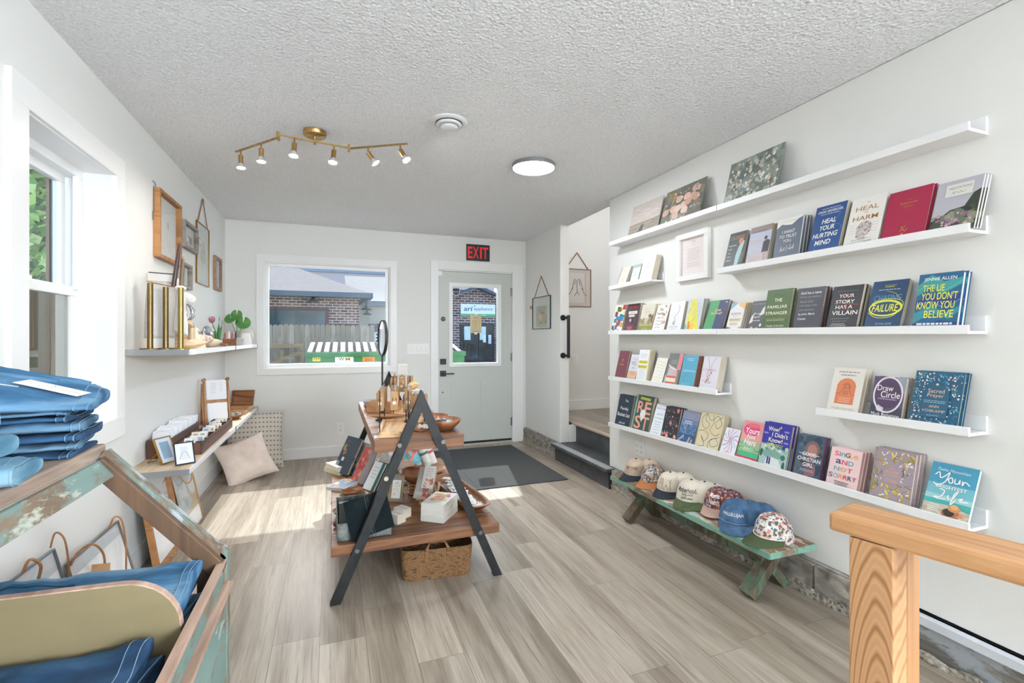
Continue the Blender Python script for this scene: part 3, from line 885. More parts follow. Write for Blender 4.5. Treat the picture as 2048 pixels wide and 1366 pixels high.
SHZ = {'A': lambda y: 2.031 if y > 2.22 else zt(y, 2.22, 1.024, 2.029, 2.019), 'B': lambda y: 1.655, 'C': lambda y: zt(y, 3.405, 2.85, 1.668, 1.683),
       'D': lambda y: zt(y, 3.413, 1.026, 1.303, 1.289), 'E': lambda y: zt(y, 3.413, 2.226, .93, .935), 'G': lambda y: .918,
       'H': lambda y: zt(y, 3.413, 2.22, .549, .574) if y > 2.22 else .5755}
WHR = {'A': 'on the topmost ledge', 'B': 'on the second ledge', 'C': 'on the short far ledge', 'D': 'on the eye level ledge', 'E': 'on the pastel ledge', 'G': 'on the short near ledge', 'H': 'on the lowest ledge'}
DIM = dict(
A1=(3.162,0.361,2.208,2.296),
A2=(2.777,0.384,2.221,2.300),
A3=(2.191,0.358,2.214,2.301),
B1=(2.194,0.126,2.213,1.890),
B2=(2.032,0.142,2.200,1.888),
B3=(1.853,0.143,2.190,1.890),
B4=(1.661,0.150,2.223,1.909),
B5=(1.489,0.146,2.223,1.901),
B6=(1.332,0.157,2.223,1.885),
B7=(1.159,0.141,2.232,1.873),
C1=(3.322,0.121,2.213,1.845),
C2=(3.138,0.103,2.192,1.838),
C3=(3.015,0.150,2.198,1.882),
D1=(3.399,0.151,2.202,1.542),
D2=(3.220,0.171,2.194,1.540),
D3=(3.029,0.154,2.197,1.525),
D4=(2.865,0.132,2.213,1.513),
D5=(2.701,0.141,2.197,1.522),
D6=(2.529,0.138,2.195,1.526),
D7=(2.359,0.149,2.226,1.506),
D8=(2.174,0.104,2.200,1.478),
D9=(2.017,0.098,2.199,1.478),
D10=(1.921,0.149,2.196,1.530),
D11=(1.739,0.138,2.198,1.522),
D12=(1.568,0.137,2.232,1.514),
D13=(1.398,0.139,2.231,1.519),
D14=(1.213,0.143,2.200,1.526),
E1=(3.343,0.136,2.203,1.171),
E2=(3.181,0.114,2.205,1.146),
E3=(3.054,0.130,2.190,1.187),
E4=(2.873,0.121,2.211,1.131),
E5=(2.736,0.141,2.215,1.169),
E6=(2.576,0.137,2.198,1.160),
E7=(2.390,0.139,2.197,1.161),
G1=(1.564,0.140,2.212,1.137),
G2=(1.375,0.121,2.191,1.111),
G3=(1.228,0.159,2.208,1.144),
H1=(3.345,0.192,2.214,0.819),
H2=(3.121,0.211,2.214,0.840),
H3=(2.889,0.120,2.219,0.797),
H4=(2.764,0.155,2.205,0.798),
H5=(2.600,0.155,2.232,0.790),
H6=(2.428,0.192,2.232,0.806),
H7=(2.221,0.111,2.207,0.742),
H8=(2.097,0.141,2.221,0.804),
H9=(1.946,0.166,2.208,0.823),
H10=(1.737,0.137,2.196,0.798),
H11=(1.568,0.139,2.196,0.768),
H12=(1.376,0.153,2.208,0.807),
H13=(1.183,0.146,2.232,0.788)

)
W_, K_ = '#f3f1ec', '#1d1f22'
# key: (label, thickness, copies, hard, background, design, extras)
BK = {
'B1': ('narrow charcoal paperback with a figure in pale blue and orange hair', .016, 1, 0, '#3c3f42', [T('LYSA TERKEURST', .5, .87, .8, .05, '#d9834a'), B(.1, .81, .9, .815, '#e8e4dc'), P([(.62, 0), (.8, 0), (.86, .3), (.95, .72), (.78, .74), (.66, .55), (.6, .35)], '#a9c4c6'), P([(.8, .05), (1, .2), (1, .45), (.86, .35)], '#54676f'), E(.74, .74, .13, .08, '#c98650'), T('FORGIVING', .3, .64, .42, .035, W_), T('WHAT', .2, .54, .24, .035, W_), T('YOU', .18, .44, .18, .035, W_), T("CAN'T", .22, .34, .26, .035, W_), T('FORGET', .24, .24, .3, .035, W_), G(.35, .1, .6, 4, .02, .008, '#a5a7a8')], {}),
'B2': ('mauve grey paperback with a dark jacketed figure at its right side', .02, 2, 0, '#b6aaad', [P([(0, .85), (1, .85), (1, 1), (0, 1)], '#97867f'), B(0, .3, 1, .84, '#b9bdd0'), T('LYSA TERKEURST', .45, .86, .7, .035, '#4b4e5e'), S(4, 30, 0, 0, 1, .3, .03, ['#cfc6c4', '#a9a0a0', '#d9d3d0'], 'flat'), E(.78, .66, .07, .05, '#3b3234'), P([(.68, .3), (.98, .3), (.98, .58), (.85, .61), (.7, .57)], '#2d2a33'), P([(.7, .05), (.78, .05), (.82, .3), (.72, .3)], '#c8a9a8'), P([(.84, .05), (.93, .05), (.94, .3), (.84, .3)], '#c8a9a8'), G(.35, .62, .5, 2, .07, .02, '#e0b68d'), T('GOOD', .35, .36, .3, .04, '#e7b56d')], {'spine': '#5d5848'}),
'B3': ('slate blue hardback with torn white top edge and white capitals', .016, 3, 1, '#5b6577', [P([(0, .78), (.2, .87), (.35, .84), (.6, .82), (.85, .93), (1, .96), (1, 1), (0, 1)], '#e9e6df'), T('LYSA TERKEURST', .5, .92, .6, .025, '#b9a9a4'), T('I WANT', .5, .67, .5, .075, W_, 0), T('TO TRUST', .5, .56, .68, .075, W_, 0), T('YOU,', .5, .45, .34, .08, W_, 0), L([(.25, .22), (.3, .33), (.28, .22), (.34, .27), (.36, .22), (.42, .3), (.42, .22)], .008, W_), L([(.5, .2), (.52, .34)], .008, W_), L([(.6, .24), (.58, .28), (.64, .24), (.65, .36), (.66, .24), (.72, .28), (.74, .24), (.78, .34), (.78, .24)], .008, W_), G(.5, .07, .5, 1, .1, .01, '#c9ccd2')], {'paper': 'w'}),
'B4': ('bright blue paperback with bold white slanted capitals', .024, 1, 0, '#27518c', [L([(.6, .9), (.85, .8), (.7, .6), (.95, .5), (.8, .3)], .004, '#7fa7d6'), L([(.1, .3), (.3, .2), (.2, .1), (.5, .05)], .004, '#7fa7d6'), T('NEW YORK TIMES BESTSELLER', .5, .93, .6, .02, W_), T('CRAIG GROESCHEL', .5, .87, .82, .05, W_, .02), T('WITH DR. WAYNE CHAPPELLE', .5, .81, .6, .02, W_), T('HEAL', .52, .66, .46, .1, W_, .03, .15), T('YOUR', .5, .52, .48, .1, W_, .03, .15), T('HURTING', .48, .37, .8, .1, W_, .03, .15), T('MIND', .45, .22, .52, .1, W_, .03, .15), B(.08, .04, .9, .05, '#c9d6ea')], {'spine': '#1b2532'}),
'B5': ('off-white paperback with gold capitals over a mosaic head', .022, 1, 0, '#eceae3', [T('TO', .5, .88, .1, .035, '#b48a52', 0), T('HEAL', .5, .77, .66, .09, '#b08145', .01), T('OR', .5, .68, .12, .03, '#b48a52', 0), T('HARM', .5, .57, .72, .09, '#a86a34', .01), P([(.38, .15), (.62, .13), (.6, .2), (.75, .28), (.76, .42), (.62, .5), (.42, .49), (.3, .4), (.32, .26), (.4, .2)], '#cfc3bd'), S(8, 60, .36, .2, .7, .46, .02, ['#a98f86', '#e3dbd4', '#8b7d84', '#c9b09f', '#b7bcc4'], 'blob'), G(.2, .44, .2, 4, .055, .006, '#b8b2a8'), G(.85, .44, .18, 4, .055, .006, '#b8b2a8'), S(9, 20, .3, .06, .75, .15, .03, ['#b9b1ab', '#8e8a93'], 'flat'), T('STEVEN R. TRACY', .45, .04, .6, .025, '#8a8174', 0), P([(.84, 0), (1, 0), (.95, .1)], '#dcc08e')], {'paper': 'w'}),
'B6': ('crimson cloth hardback with small gold lettering and bird', .014, 2, 1, '#a32346', [B(.45, .79, .57, .793, '#c9963f'), T('Scripture for', .52, .72, .42, .055, '#c9963f', 0, .3), T('ANXIETY', .52, .655, .24, .022, '#c9963f', 0), B(.47, .61, .55, .613, '#c9963f'), L([(.44, .17), (.5, .2), (.56, .16), (.6, .21)], .012, '#c9963f'), L([(.5, .2), (.46, .25), (.52, .24), (.55, .27)], .01, '#c9963f'), E(.5, .11, .03, .02, '#c9963f'), G(.48, .03, .25, 1, .1, .006, '#c9963f')], {}),
'B7': ('lavender grey paperback with dark leaves and pink blossoms', .009, 3, 0, '#b9b7c0', [P([(0, 0), (1, 0), (1, .74), (.85, .68), (.7, .45), (.4, .42), (.2, .3), (0, .25)], '#3a4137'), S(11, 50, .02, .02, .98, .4, .07, ['#46503f', '#2e342c', '#6d7561', '#8b9478'], 'blob'), S(12, 26, .1, .03, .9, .34, .032, ['#c58fb4', '#a96a9a', '#dcb6cf'], 'flower'), B(.22, .68, .82, .92, '#dcdad2'), T('MEDITATIONS', .53, .84, .5, .045, '#7a7a6e', 0), L([(.36, .73), (.42, .78), (.4, .73), (.48, .76), (.52, .73), (.56, .77), (.6, .73), (.68, .76)], .006, '#7a7a6e')], {'paper': 'w'}),
'C1': ('cream booklet with faint red left edge and a small leaf', .012, 2, 0, '#e6e1d6', [B(0, 0, .05, 1, '#b5564f'), E(.3, .08, .08, .04, '#6f6a5c'), L([(.4, .8), (.6, .75), (.5, .6), (.75, .5)], .01, '#c7beb0'), G(.55, .4, .5, 3, .08, .02, '#c7beb0')], {'spine': '#6d6e60'}),
'C2': ('small booklet with pale mint top and white centre', .008, 2, 0, '#cfdcd6', [P([(.2, .1), (.9, .1), (.95, .8), (.3, .8)], '#e6ecea'), B(0, .84, 1, 1, '#a9c3b8'), T('G', .5, .5, .25, .22, '#8ca69c', 0, .2), G(.5, .25, .5, 2, .06, .015, '#a9b8b2')], {'spine': '#66685c'}),
'C3': ('larger white paperback with a wreath of pastel lettering', .022, 2, 0, '#eeece6', [L([(.5 + .3 * math.cos(a * .7), .62 + .2 * math.sin(a * .7)) for a in range(10)], .006, '#d8c7b8'), T('SWEPT', .5, .7, .3, .05, '#c98f7a'), T('UP IN', .5, .62, .26, .05, '#d9a75f'), T('HOPE', .5, .54, .26, .05, '#8fb0a3'), G(.5, .3, .6, 2, .05, .01, '#b8b1a6')], {}),
'D1': ('paperback with scattered squares of red, blue, orange and green on white', .02, 2, 0, '#efeae2', [S(21, 26, .05, .05, .95, .95, .07, ['#2f86b3', '#b8403c', '#3f7a4e', '#d8a04c', '#c9d3a5', '#6b4a3c', '#e9e2d4'], 'square'), B(.25, .45, .95, .58, '#2e8cc4'), B(.1, .6, .25, .72, '#c23b55'), B(.3, .75, .6, .88, '#5c7a3f'), B(.5, .3, .75, .42, '#b8503a')], {}),
'D2': ('dark plum paperback with red title and two white bars', .022, 2, 0, '#5a4a50', [S(22, 60, 0, 0, 1, 1, .06, ['#6f5a60', '#463a40', '#7d6a70', '#3c3238'], 'streak'), B(.08, .88, .92, 1, '#2c2a2c'), T('THE SHIFT', .5, .88, .8, .09, '#c9343c', .03), B(.2, .64, .85, .74, '#eeeae6'), T('COMPASSION', .52, .69, .5, .04, '#8a4a50'), B(.25, .54, .7, .61, '#e4deda'), E(.42, .42, .08, .06, '#c9b9b2'), P([(.2, .05), (.7, .05), (.7, .28), (.2, .28)], '#8b3f52'), G(.45, .18, .4, 2, .06, .015, '#d8c0c0')], {}),
'D3': ('paperback with hazy green meadow and bare trees', .022, 2, 0, '#d9d3c4', [B(0, 0, 1, .28, '#8c9250'), B(0, .22, 1, .34, '#b3a878'), B(0, .34, 1, .5, '#c8bfa6'), S(23, 14, .05, .32, .32, .5, .05, ['#8b8060', '#a09376'], 'blob'), S(24, 18, .7, .34, .98, .58, .06, ['#7a6b50', '#97876b'], 'blob'), L([(.25, .8), (.35, .86), (.42, .8), (.55, .85), (.7, .82)], .012, '#b9b8a6'), G(.5, .72, .5, 1, .1, .03, '#b9b8a6'), G(.5, .14, .6, 3, .05, .015, '#c9c89a')], {}),
'D4': ('white paperback with black handwriting and red petals', .02, 1, 0, '#eae5df', [T('The', .4, .82, .3, .1, K_, 0, .2), T('Feelings', .42, .66, .6, .11, K_, 0, .2), L([(.2, .5), (.35, .54), (.3, .48), (.5, .52), (.7, .5)], .01, '#4a4a4c'), L([(.15, .38), (.3, .42), (.5, .37), (.68, .41)], .01, '#4a4a4c'), L([(.12, .26), (.3, .3), (.45, .25), (.65, .29)], .01, '#4a4a4c'), L([(.12, .15), (.35, .18), (.65, .15)], .01, '#4a4a4c'), S(25, 16, .55, .25, .95, .98, .045, ['#b8485c', '#3b3f52', '#d98a8a', '#c96a5a'], 'leaf')], {}),
'D5': ('white paperback with a single thin black scribbled stem', .026, 1, 0, '#e9e8ea', [L([(.62, .88), (.68, .75), (.6, .6), (.42, .48), (.5, .38), (.4, .3), (.46, .22)], .012, '#3c3c44'), L([(.36, .34), (.5, .3), (.42, .24), (.34, .3)], .01, '#3c3c44'), S(26, 8, .36, .24, .52, .36, .02, ['#3c3c44'], 'leaf'), T('SOMETIMES', .45, .16, .6, .04, '#9a98a2', 0), G(.45, .09, .45, 1, .05, .015, '#b5b3bc')], {'spine': '#8a7350'}),
'D6': ('paperback with yellow and orange brush strokes on pale grey', .02, 2, 0, '#cfd3da', [P([(.1, .3), (.25, 1), (.55, 1), (.95, 0), (.4, 0)], '#e3d95a'), P([(.3, .5), (.3, .95), (.5, .9), (.75, .3)], '#d7d27a'), P([(.2, 0), (.22, .35), (.4, .25), (.36, 0)], '#e8823c'), P([(.45, 0), (.48, .25), (.6, .15), (.58, 0)], '#eda65a'), P([(.02, 0), (.02, .25), (.15, .2), (.15, 0)], '#7fb9b5'), S(27, 20, .15, .1, .8, .8, .06, ['#e8dc70', '#efe9a8', '#c9cf60'], 'streak'), G(.78, .85, .3, 5, .08, .008, '#aab0ba')], {'paper': 'g'}),
'D7': ('hardback split green at left and navy at right with gold script', .022, 1, 1, '#3f4468', [B(0, 0, .5, 1, '#559a68'), T('Live', .55, .68, .3, .1, '#f1cfa0', .01, .2), T('Set Enough', .5, .57, .6, .1, '#eec892', .01, .2), E(.88, .92, .035, .02, '#d9dbe2'), G(.4, .06, .6, 1, .05, .012, '#d9c878')], {'spine': '#2f343a'}),
'D8': ('small white booklet with watercolour flecks at top and bottom', .011, 4, 0, '#e6e2e2', [P([(0, .75), (0, 1), (.5, 1), (.2, .85)], '#8fb6c9'), P([(.55, .92), (1, .75), (1, 1), (.55, 1)], '#e8c08a'), S(28, 20, 0, 0, 1, .14, .06, ['#cdbb68', '#9fb58a', '#d98a4a', '#3e6a7a'], 'blob'), T('30 DETOX', .5, .62, .7, .06, '#4b5666'), G(.5, .54, .6, 1, .05, .012, '#8a93a0'), B(.1, .36, .92, .46, '#cfc8a8'), T('Healthier', .5, .41, .6, .05, '#9a9058'), B(.2, .22, .75, .31, '#d8c2a8')], {'spine': '#4a3f38'}),
'D9': ('charcoal paperback with white paint splashes and slanted lettering', .014, 1, 0, '#57585c', [T('LYSA TERKEURST', .5, .9, .8, .035, '#b9babd'), P([(.6, .5), (.75, .75), (1, .9), (1, .6), (.85, .55)], '#e3dede'), P([(0, .25), (.1, .5), (.25, .6), (.22, .3)], '#ddd6d2'), E(.25, .1, .08, .06, '#e6b08a'), E(.6, .07, .09, .05, '#e3dede'), E(.8, .2, .07, .05, '#e3dede'), T("I'll start", .5, .58, .6, .07, W_, 0, .25), T('again', .48, .46, .42, .07, W_, 0, .25), T('monday', .46, .35, .56, .07, W_, 0, .25)], {}),
'D10': ('moss green hardback with cream capitals and two thin rules', .02, 2, 1, '#50693f', [L([(.3, .84), (.45, .88), (.6, .83), (.8, .88)], .03, '#47603a'), T('THE', .5, .74, .3, .075, '#ece6cc', .02), T('FAMILIAR', .5, .58, .8, .075, '#ece6cc', .02), T('STRANGER', .5, .43, .88, .075, '#ece6cc', .02), B(.1, .285, .88, .295, '#b9a977'), G(.5, .26, .8, 1, .05, .01, '#d6cfae'), B(.1, .235, .88, .24, '#b9a977'), L([(.3, .1), (.4, .22), (.5, .08), (.6, .22), (.7, .1)], .006, '#3f5633'), T('TYLER STATON', .5, .12, .72, .045, '#e4dcc0')], {}),
'D11': ('dark slate hardback with grey and white ragged sentence', .02, 2, 1, '#43454f', [T('God has a name', .5, .88, .78, .06, '#f0efee', .01), T('What you believe', .5, .78, .8, .055, '#9b9da5', .005), T('about God', .37, .68, .5, .055, '#9b9da5', .005), T('will shape who', .46, .58, .68, .055, '#9b9da5', .005), T('you become', .42, .48, .58, .055, '#9b9da5', .005), T('by John Mark', .45, .38, .62, .06, '#f0efee', .01), T('Comer', .3, .28, .32, .055, '#f0efee', .01), G(.3, .02, .4, 1, .05, .01, '#9a6a5c')], {'paper': 'br'}),
'D12': ('near black paperback with white capitals struck through in red', .018, 2, 0, '#2f3136', [G(.5, .88, .7, 1, .05, .01, '#75777c'), T('YOUR', .5, .77, .5, .08, W_, .02), T('STORY', .48, .64, .62, .08, W_, .02), T('HAS A', .48, .52, .56, .08, W_, .02), T('VILLAIN', .53, .39, .84, .09, W_, .02), L([(.3, .8), (.5, .74), (.7, .78)], .012, '#c8303c'), L([(.15, .62), (.4, .6), (.95, .56)], .014, '#c8303c'), L([(.3, .52), (.5, .49), (.7, .43)], .012, '#c8303c'), G(.42, .26, .6, 2, .06, .03, '#63656b'), G(.4, .14, .6, 3, .035, .012, '#d9d9d8')], {}),
'D13': ('navy paperback with a word circled in yellow scribble', .024, 1, 0, '#27466a', [B(.35, .9, .68, .905, '#d9d84a'), G(.5, .87, .3, 1, .05, .014, '#d9d84a'), G(.5, .81, .8, 1, .05, .012, '#c9d3de'), T('CHASING', .5, .64, .76, .12, '#5a93bd', .01, .1), E(.5, .43, .47, .17, '#dfe044', 32), E(.49, .425, .42, .135, '#27466a', 32), L([(.06, .45), (.15, .56), (.5, .62), (.9, .57), (.96, .45), (.8, .33)], .01, '#dfe044'), L([(.04, .35), (.3, .24), (.7, .25), (.95, .4)], .012, '#dfe044'), L([(.45, .78), (.7, .72), (.85, .6)], .006, '#dfe044'), T('FAILURE', .49, .43, .72, .15, '#e6e552', .02, .12), T('RYAN LEAK', .55, .11, .45, .04, '#8fb4cc', .01), B(.4, .05, .65, .055, '#8fb4cc')], {}),
'D14': ('teal and blue wavy paperback with tall yellow capitals', .02, 2, 1, '#1f5f86', [P([(0, .6), (.3, .75), (.6, .62), (1, .78), (1, .9), (.6, .84), (.3, .98), (0, .8)], '#3f9a9a'), P([(0, .35), (.3, .5), (.7, .35), (1, .5), (1, .62), (.6, .5), (.3, .62), (0, .5)], '#2a3f86'), P([(0, .1), (.4, .3), (.8, .18), (1, .3), (1, .4), (.7, .28), (.4, .42), (0, .3)], '#3a8f9c'), P([(0, 0), (1, 0), (1, .12), (.6, .16), (.2, .08), (0, .12)], '#27407c'), L([(0, .7), (.3, .8), (.6, .68), (1, .84)], .01, '#6fb9a4'), L([(0, .42), (.35, .5), (.7, .38), (1, .52)], .01, '#5fa8b8'), T('JENNIE ALLEN', .5, .89, .74, .075, W_, .01), T('THE LIE', .38, .735, .5, .12, '#e7e24c', .02), T("YOU DON'T", .53, .59, .82, .13, '#e7e24c', .02), T('KNOW YOU', .47, .43, .86, .13, '#e7e24c', .02), T('BELIEVE', .57, .27, .66, .13, '#e7e24c', .02), G(.5, .1, .85, 1, .05, .035, '#dfe6ea')], {'paper': 'w'}),
'E1': ('maroon cloth hardback with tiny gold device', .018, 1, 1, '#7b3b49', [E(.5, .68, .05, .03, '#cfa56c'), E(.5, .6, .03, .02, '#cfa56c'), T('Hosanna', .45, .52, .4, .06, '#e0b070', 0, .2), G(.45, .4, .25, 1, .05, .01, '#5b4668')], {}),
'E2': ('small pastel paperback with lilac top and orange foot', .018, 1, 0, '#dcdbe4', [B(0, 0, 1, .1, '#a9a6b2'), B(0, .1, 1, .36, '#e2b28c'), T('WILL', .5, .66, .62, .15, '#8b87a0', 0), T('you', .5, .47, .3, .07, '#5c6a8a', 0, .2), T('YOU', .55, .28, .6, .15, '#a8876f', 0), G(.5, .85, .7, 2, .05, .015, '#e8b9a8')], {}),
'E3': ('tall white paperback with two yellow highlighted lines', .022, 2, 0, '#eceef2', [B(.93, 0, 1, 1, '#d9cf6a'), G(.45, .86, .7, 3, .05, .012, '#bcbcd8'), B(.06, .57, .86, .66, '#d9cc3f'), T('MONEY', .45, .615, .6, .05, '#a08a20'), B(.04, .42, .86, .52, '#d9cc3f'), T('MINISTER', .45, .47, .68, .05, '#a08a20'), G(.45, .36, .6, 5, .055, .012, '#c0c9dc'), G(.45, .1, .7, 2, .045, .012, '#bcd0c4')], {'spine': '#6a6448'}),
'E4': ('short cream paperback with stacked wavy lines of text', .016, 1, 0, '#ebe7da', [L([(.2, .84 - i * .12), (.4, .87 - i * .12), (.6, .82 - i * .12), (.85, .85 - i * .12)], .012, c) for i, c in enumerate(['#c9c3b4', '#b9b7a8', '#c9c3b4', '#aebccc', '#c9c3b4', '#b4bfae', '#c9c3b4'])], {'spine': '#3a3c3e'}),
'E5': ('grey topped paperback with pink stripes and cup shape', .016, 1, 0, '#7d7f7c', [B(.72, .5, 1, 1, '#d98a8e'), P([(.15, .62), (.5, .5), (.8, .48), (.85, .1), (.15, .1)], '#d9a9b4'), P([(.1, .3), (.3, .6), (.6, .55), (.5, .25)], '#c3bdb8'), L([(.12, .64), (.4, .54), (.75, .5)], .03, '#e9e4e0'), B(0, .24, .8, .3, '#cf6472'), B(0, .12, .8, .24, '#e3dcae'), B(0, .04, .8, .12, '#cf6472'), G(.45, .78, .5, 3, .05, .012, '#c4c6c2'), P([(0, .0), (.12, 0), (.12, .3), (0, .3)], '#aebac4')], {'spine': '#3c3f41'}),
'E6': ('teal blue paperback with a thin heart drawn in line', .018, 2, 0, '#5fa9c4', [G(.5, .9, .6, 2, .05, .02, '#bfe0ea'), L([(.2, .85), (.15, .7), (.3, .6), (.35, .75)], .006, '#3e7f9a'), T('CAPTIVATING', .5, .52, .84, .05, '#e6f3f6', 0), L([(.2, .42), (.5, .36), (.5, .44), (.2, .3), (.3, .2), (.6, .16), (.85, .35)], .006, '#3e7f9a'), G(.45, .14, .6, 3, .04, .012, '#a6d2e0')], {'spine': '#8a4a34', 'paper': 'rd'}),
'E7': ('pale lilac paperback with a brown vine and red spaced letters', .024, 2, 0, '#dedbe4', [L([(.25, .98), (.4, .75), (.45, .6), (.35, .45), (.5, .3), (.45, .2)], .012, '#6d5a5c'), L([(.75, .98), (.55, .75), (.6, .55), (.5, .4)], .012, '#b98a90'), S(31, 26, .32, .2, .62, .55, .03, ['#b8707c', '#8b5a58', '#cfa0a6', '#5c4a4c'], 'leaf'), T('LOVING', .45, .6, .74, .055, '#c8707c', 0), T('WELL', .42, .27, .6, .05, '#d99a8a', 0), B(.02, .13, .92, .135, '#b5a9b4')], {}),
'G1': ('cream paperback with folded hands in a terracotta arch', .018, 2, 0, '#dcd6ce', [G(.5, .91, .8, 1, .05, .022, '#8b857c'), G(.5, .84, .68, 1, .05, .022, '#8b857c'), P([(.2, .2), (.8, .2), (.8, .62), (.74, .7), (.62, .76), (.5, .775), (.38, .76), (.26, .7), (.2, .62)], '#d2794f'), L([(.2, .42), (.35, .45), (.45, .58), (.52, .64), (.6, .58), (.66, .45), (.8, .4)], .008, '#5c3a2c'), L([(.4, .6), (.5, .66), (.62, .62), (.6, .56), (.42, .56)], .01, '#5c3a2c'), L([(.44, .52), (.46, .4), (.5, .5), (.55, .4), (.58, .52)], .006, '#5c3a2c'), G(.5, .33, .4, 3, .04, .012, '#e9c9b4'), T('TYLER STATON', .5, .1, .7, .035, '#8b857c', 0)], {}),
'G2': ('purple paperback with white looping rings around the title', .026, 2, 0, '#5b4a66', [P([(0, 0), (1, 0), (1, .3), (.5, .2), (0, .35)], '#3f3d52'), E(.3, .25, .12, .08, '#c9c6d8'), P([(.7, 1), (1, .6), (1, 1)], '#8e93a4'), E(.5, .62, .42, .36, '#4d3a58', 32)] + [L([(.5 + q * math.cos(a * .45 + o), .58 + q * .92 * math.sin(a * .45 + o)) for a in range(15)], .014, '#e6dfe2') for q, o in ((.46, 0), (.43, .5), (.45, 1.2))] + [T('Draw', .4, .73, .5, .13, W_, 0), T('Circle', .58, .58, .6, .15, W_, 0), G(.5, .47, .6, 1, .05, .018, '#b7a7c0'), T('Mark Batterson', .5, .1, .88, .1, W_, 0)], {}),
'G3': ('deep teal hardback with floral border and gold lettering in an arch', .015, 2, 1, '#1c5675', [S(41, 170, .03, .03, .97, .97, .028, ['#4fa3bd', '#3f8aa8', '#5bb0c4', '#2f7a98'], 'leaf'), S(42, 120, .03, .03, .97, .97, .014, ['#e6d3bc', '#dcc7d0', '#c98f84', '#f0e6d8'], 'dot'), P([(.22, .16), (.78, .16), (.78, .6), (.72, .7), (.6, .76), (.5, .84), (.4, .76), (.28, .7), (.22, .6)], '#1c5675'), E(.5, .76, .03, .02, '#c9b98a'), T('Sacred', .5, .64, .34, .075, '#ddb892', 0), T('Prayer', .5, .55, .34, .08, '#ddb892', 0), G(.5, .46, .5, 2, .03, .012, '#8fb3bf'), T('ANN', .5, .36, .2, .045, '#ddb892', 0), T('VOSKAMP', .5, .28, .48, .045, '#ddb892', 0), G(.5, .2, .3, 1, .03, .01, '#8fb3bf')], {'paper': 'g'}),
'H1': ('midnight blue hardback with white quirky lettering', .02, 2, 1, '#1b2b42', [T('The', .58, .82, .22, .07, W_, .01), T('Family', .5, .56, .56, .12, W_, .01, -.1), T('Bucket List', .52, .38, .88, .11, W_, .01, -.1), T('Journal', .5, .12, .4, .07, W_, .01)], {'spine': '#8fae86'}),
'H2': ('dark green hardback with four huge pink letters around a white bird', .03, 1, 1, '#3a544c', [B(0, 0, .1, 1, '#7fa89c'), P([(.22, .88), (.86, .86), (.8, .9), (.86, .94), (.22, .95), (.28, .92)], '#c9d24a'), T('R', .36, .66, .38, .34, '#e59a86', .03), T('E', .76, .66, .36, .34, '#e59a86', .03), T('S', .33, .24, .38, .36, '#e59a86', .03), T('T', .75, .24, .4, .36, '#e59a86', .03), E(.54, .48, .15, .13, '#e4e0de'), P([(.45, .36), (.6, .36), (.52, .26)], '#e4e0de')], {'spine': '#4a4c4a'}),
'H3': ('white paperback covered in grey blue hand lettering', .012, 1, 0, '#e8ecf2', [T('MAY IT BE', .5, .86, .75, .04, '#4b5566', 0), T('just', .5, .68, .6, .09, '#8f9fc0', 0, .3), T('LOVE JESUS', .5, .55, .8, .05, '#6f7d98', 0), G(.5, .44, .7, 4, .08, .02, '#b4bdcc'), T('MY STORY', .5, .1, .6, .035, '#7a8aa8', 0)], {}),
'H4': ('dark floral hardback with pink flowers', .014, 3, 1, '#2c2a33', [S(51, 45, .03, .03, .97, .97, .05, ['#55383a', '#3a4658', '#6b4a3a', '#8a6a4c'], 'leaf'), S(52, 9, .08, .08, .92, .95, .06, ['#e2908e', '#eeaaa4', '#d97a78'], 'flower'), S(53, 14, .05, .05, .95, .95, .03, ['#7fb0b4', '#5a98a8', '#b9cfd0'], 'leaf'), L([(.2, .55), (.4, .7), (.6, .45), (.8, .62)], .01, '#8a98a4')], {'spine': '#1f1e22'}),
'H5': ('stormy blue sea paperback with sails at its foot', .014, 2, 0, '#4a6a94', [B(0, .72, 1, 1, '#8f90a8'), B(0, .6, 1, .75, '#7583a4'), S(55, 40, 0, .3, 1, .72, .08, ['#56759c', '#3d5f8c', '#6f8cb0', '#88a0be'], 'streak'), B(0, 0, 1, .3, '#34547e'), G(.45, .68, .6, 2, .06, .025, '#e3e6ee'), P([(.05, .06), (.35, .28), (.4, .2), (.12, .04)], '#9aa6b8'), P([(.6, .04), (.7, .25), (.78, .22), (.7, .02)], '#b9a9a8'), P([(.78, .02), (.85, .2), (.92, .16), (.85, .0)], '#a9b4c4'), S(56, 20, 0, .02, 1, .15, .03, ['#7f9cc0', '#27446c', '#c0a88a'], 'leaf')], {'spine': '#3a3430'}),
'H6': ('cream spiral bound journal with looping black lines', .018, 2, 1, '#dccfae', [L([(.3, 1), (.25, .8), (.45, .7), (.35, .55), (.15, .65), (.12, .85), (.3, .98)], .012, '#3d4048'), L([(.3, .97), (.5, .8), (.75, .95), (.95, .75), (.8, .62), (.7, .78), (.95, .95)], .012, '#3d4048'), L([(.55, .98), (.62, .75), (.52, .55), (.75, .42), (.95, .5)], .012, '#3d4048'), L([(.05, .45), (.3, .5), (.5, .38), (.35, .2), (.2, .35), (.4, .1), (.1, .05)], .012, '#3d4048'), L([(.6, .02), (.55, .2), (.8, .35), (.95, .2), (.7, .12), (.62, .28), (.95, .4)], .012, '#3d4048'), G(.5, .58, .35, 4, .05, .02, '#e6bf86'), S(57, 8, .1, .1, .9, .9, .012, ['#e8c568'], 'dot')], {'spiral': 1}),
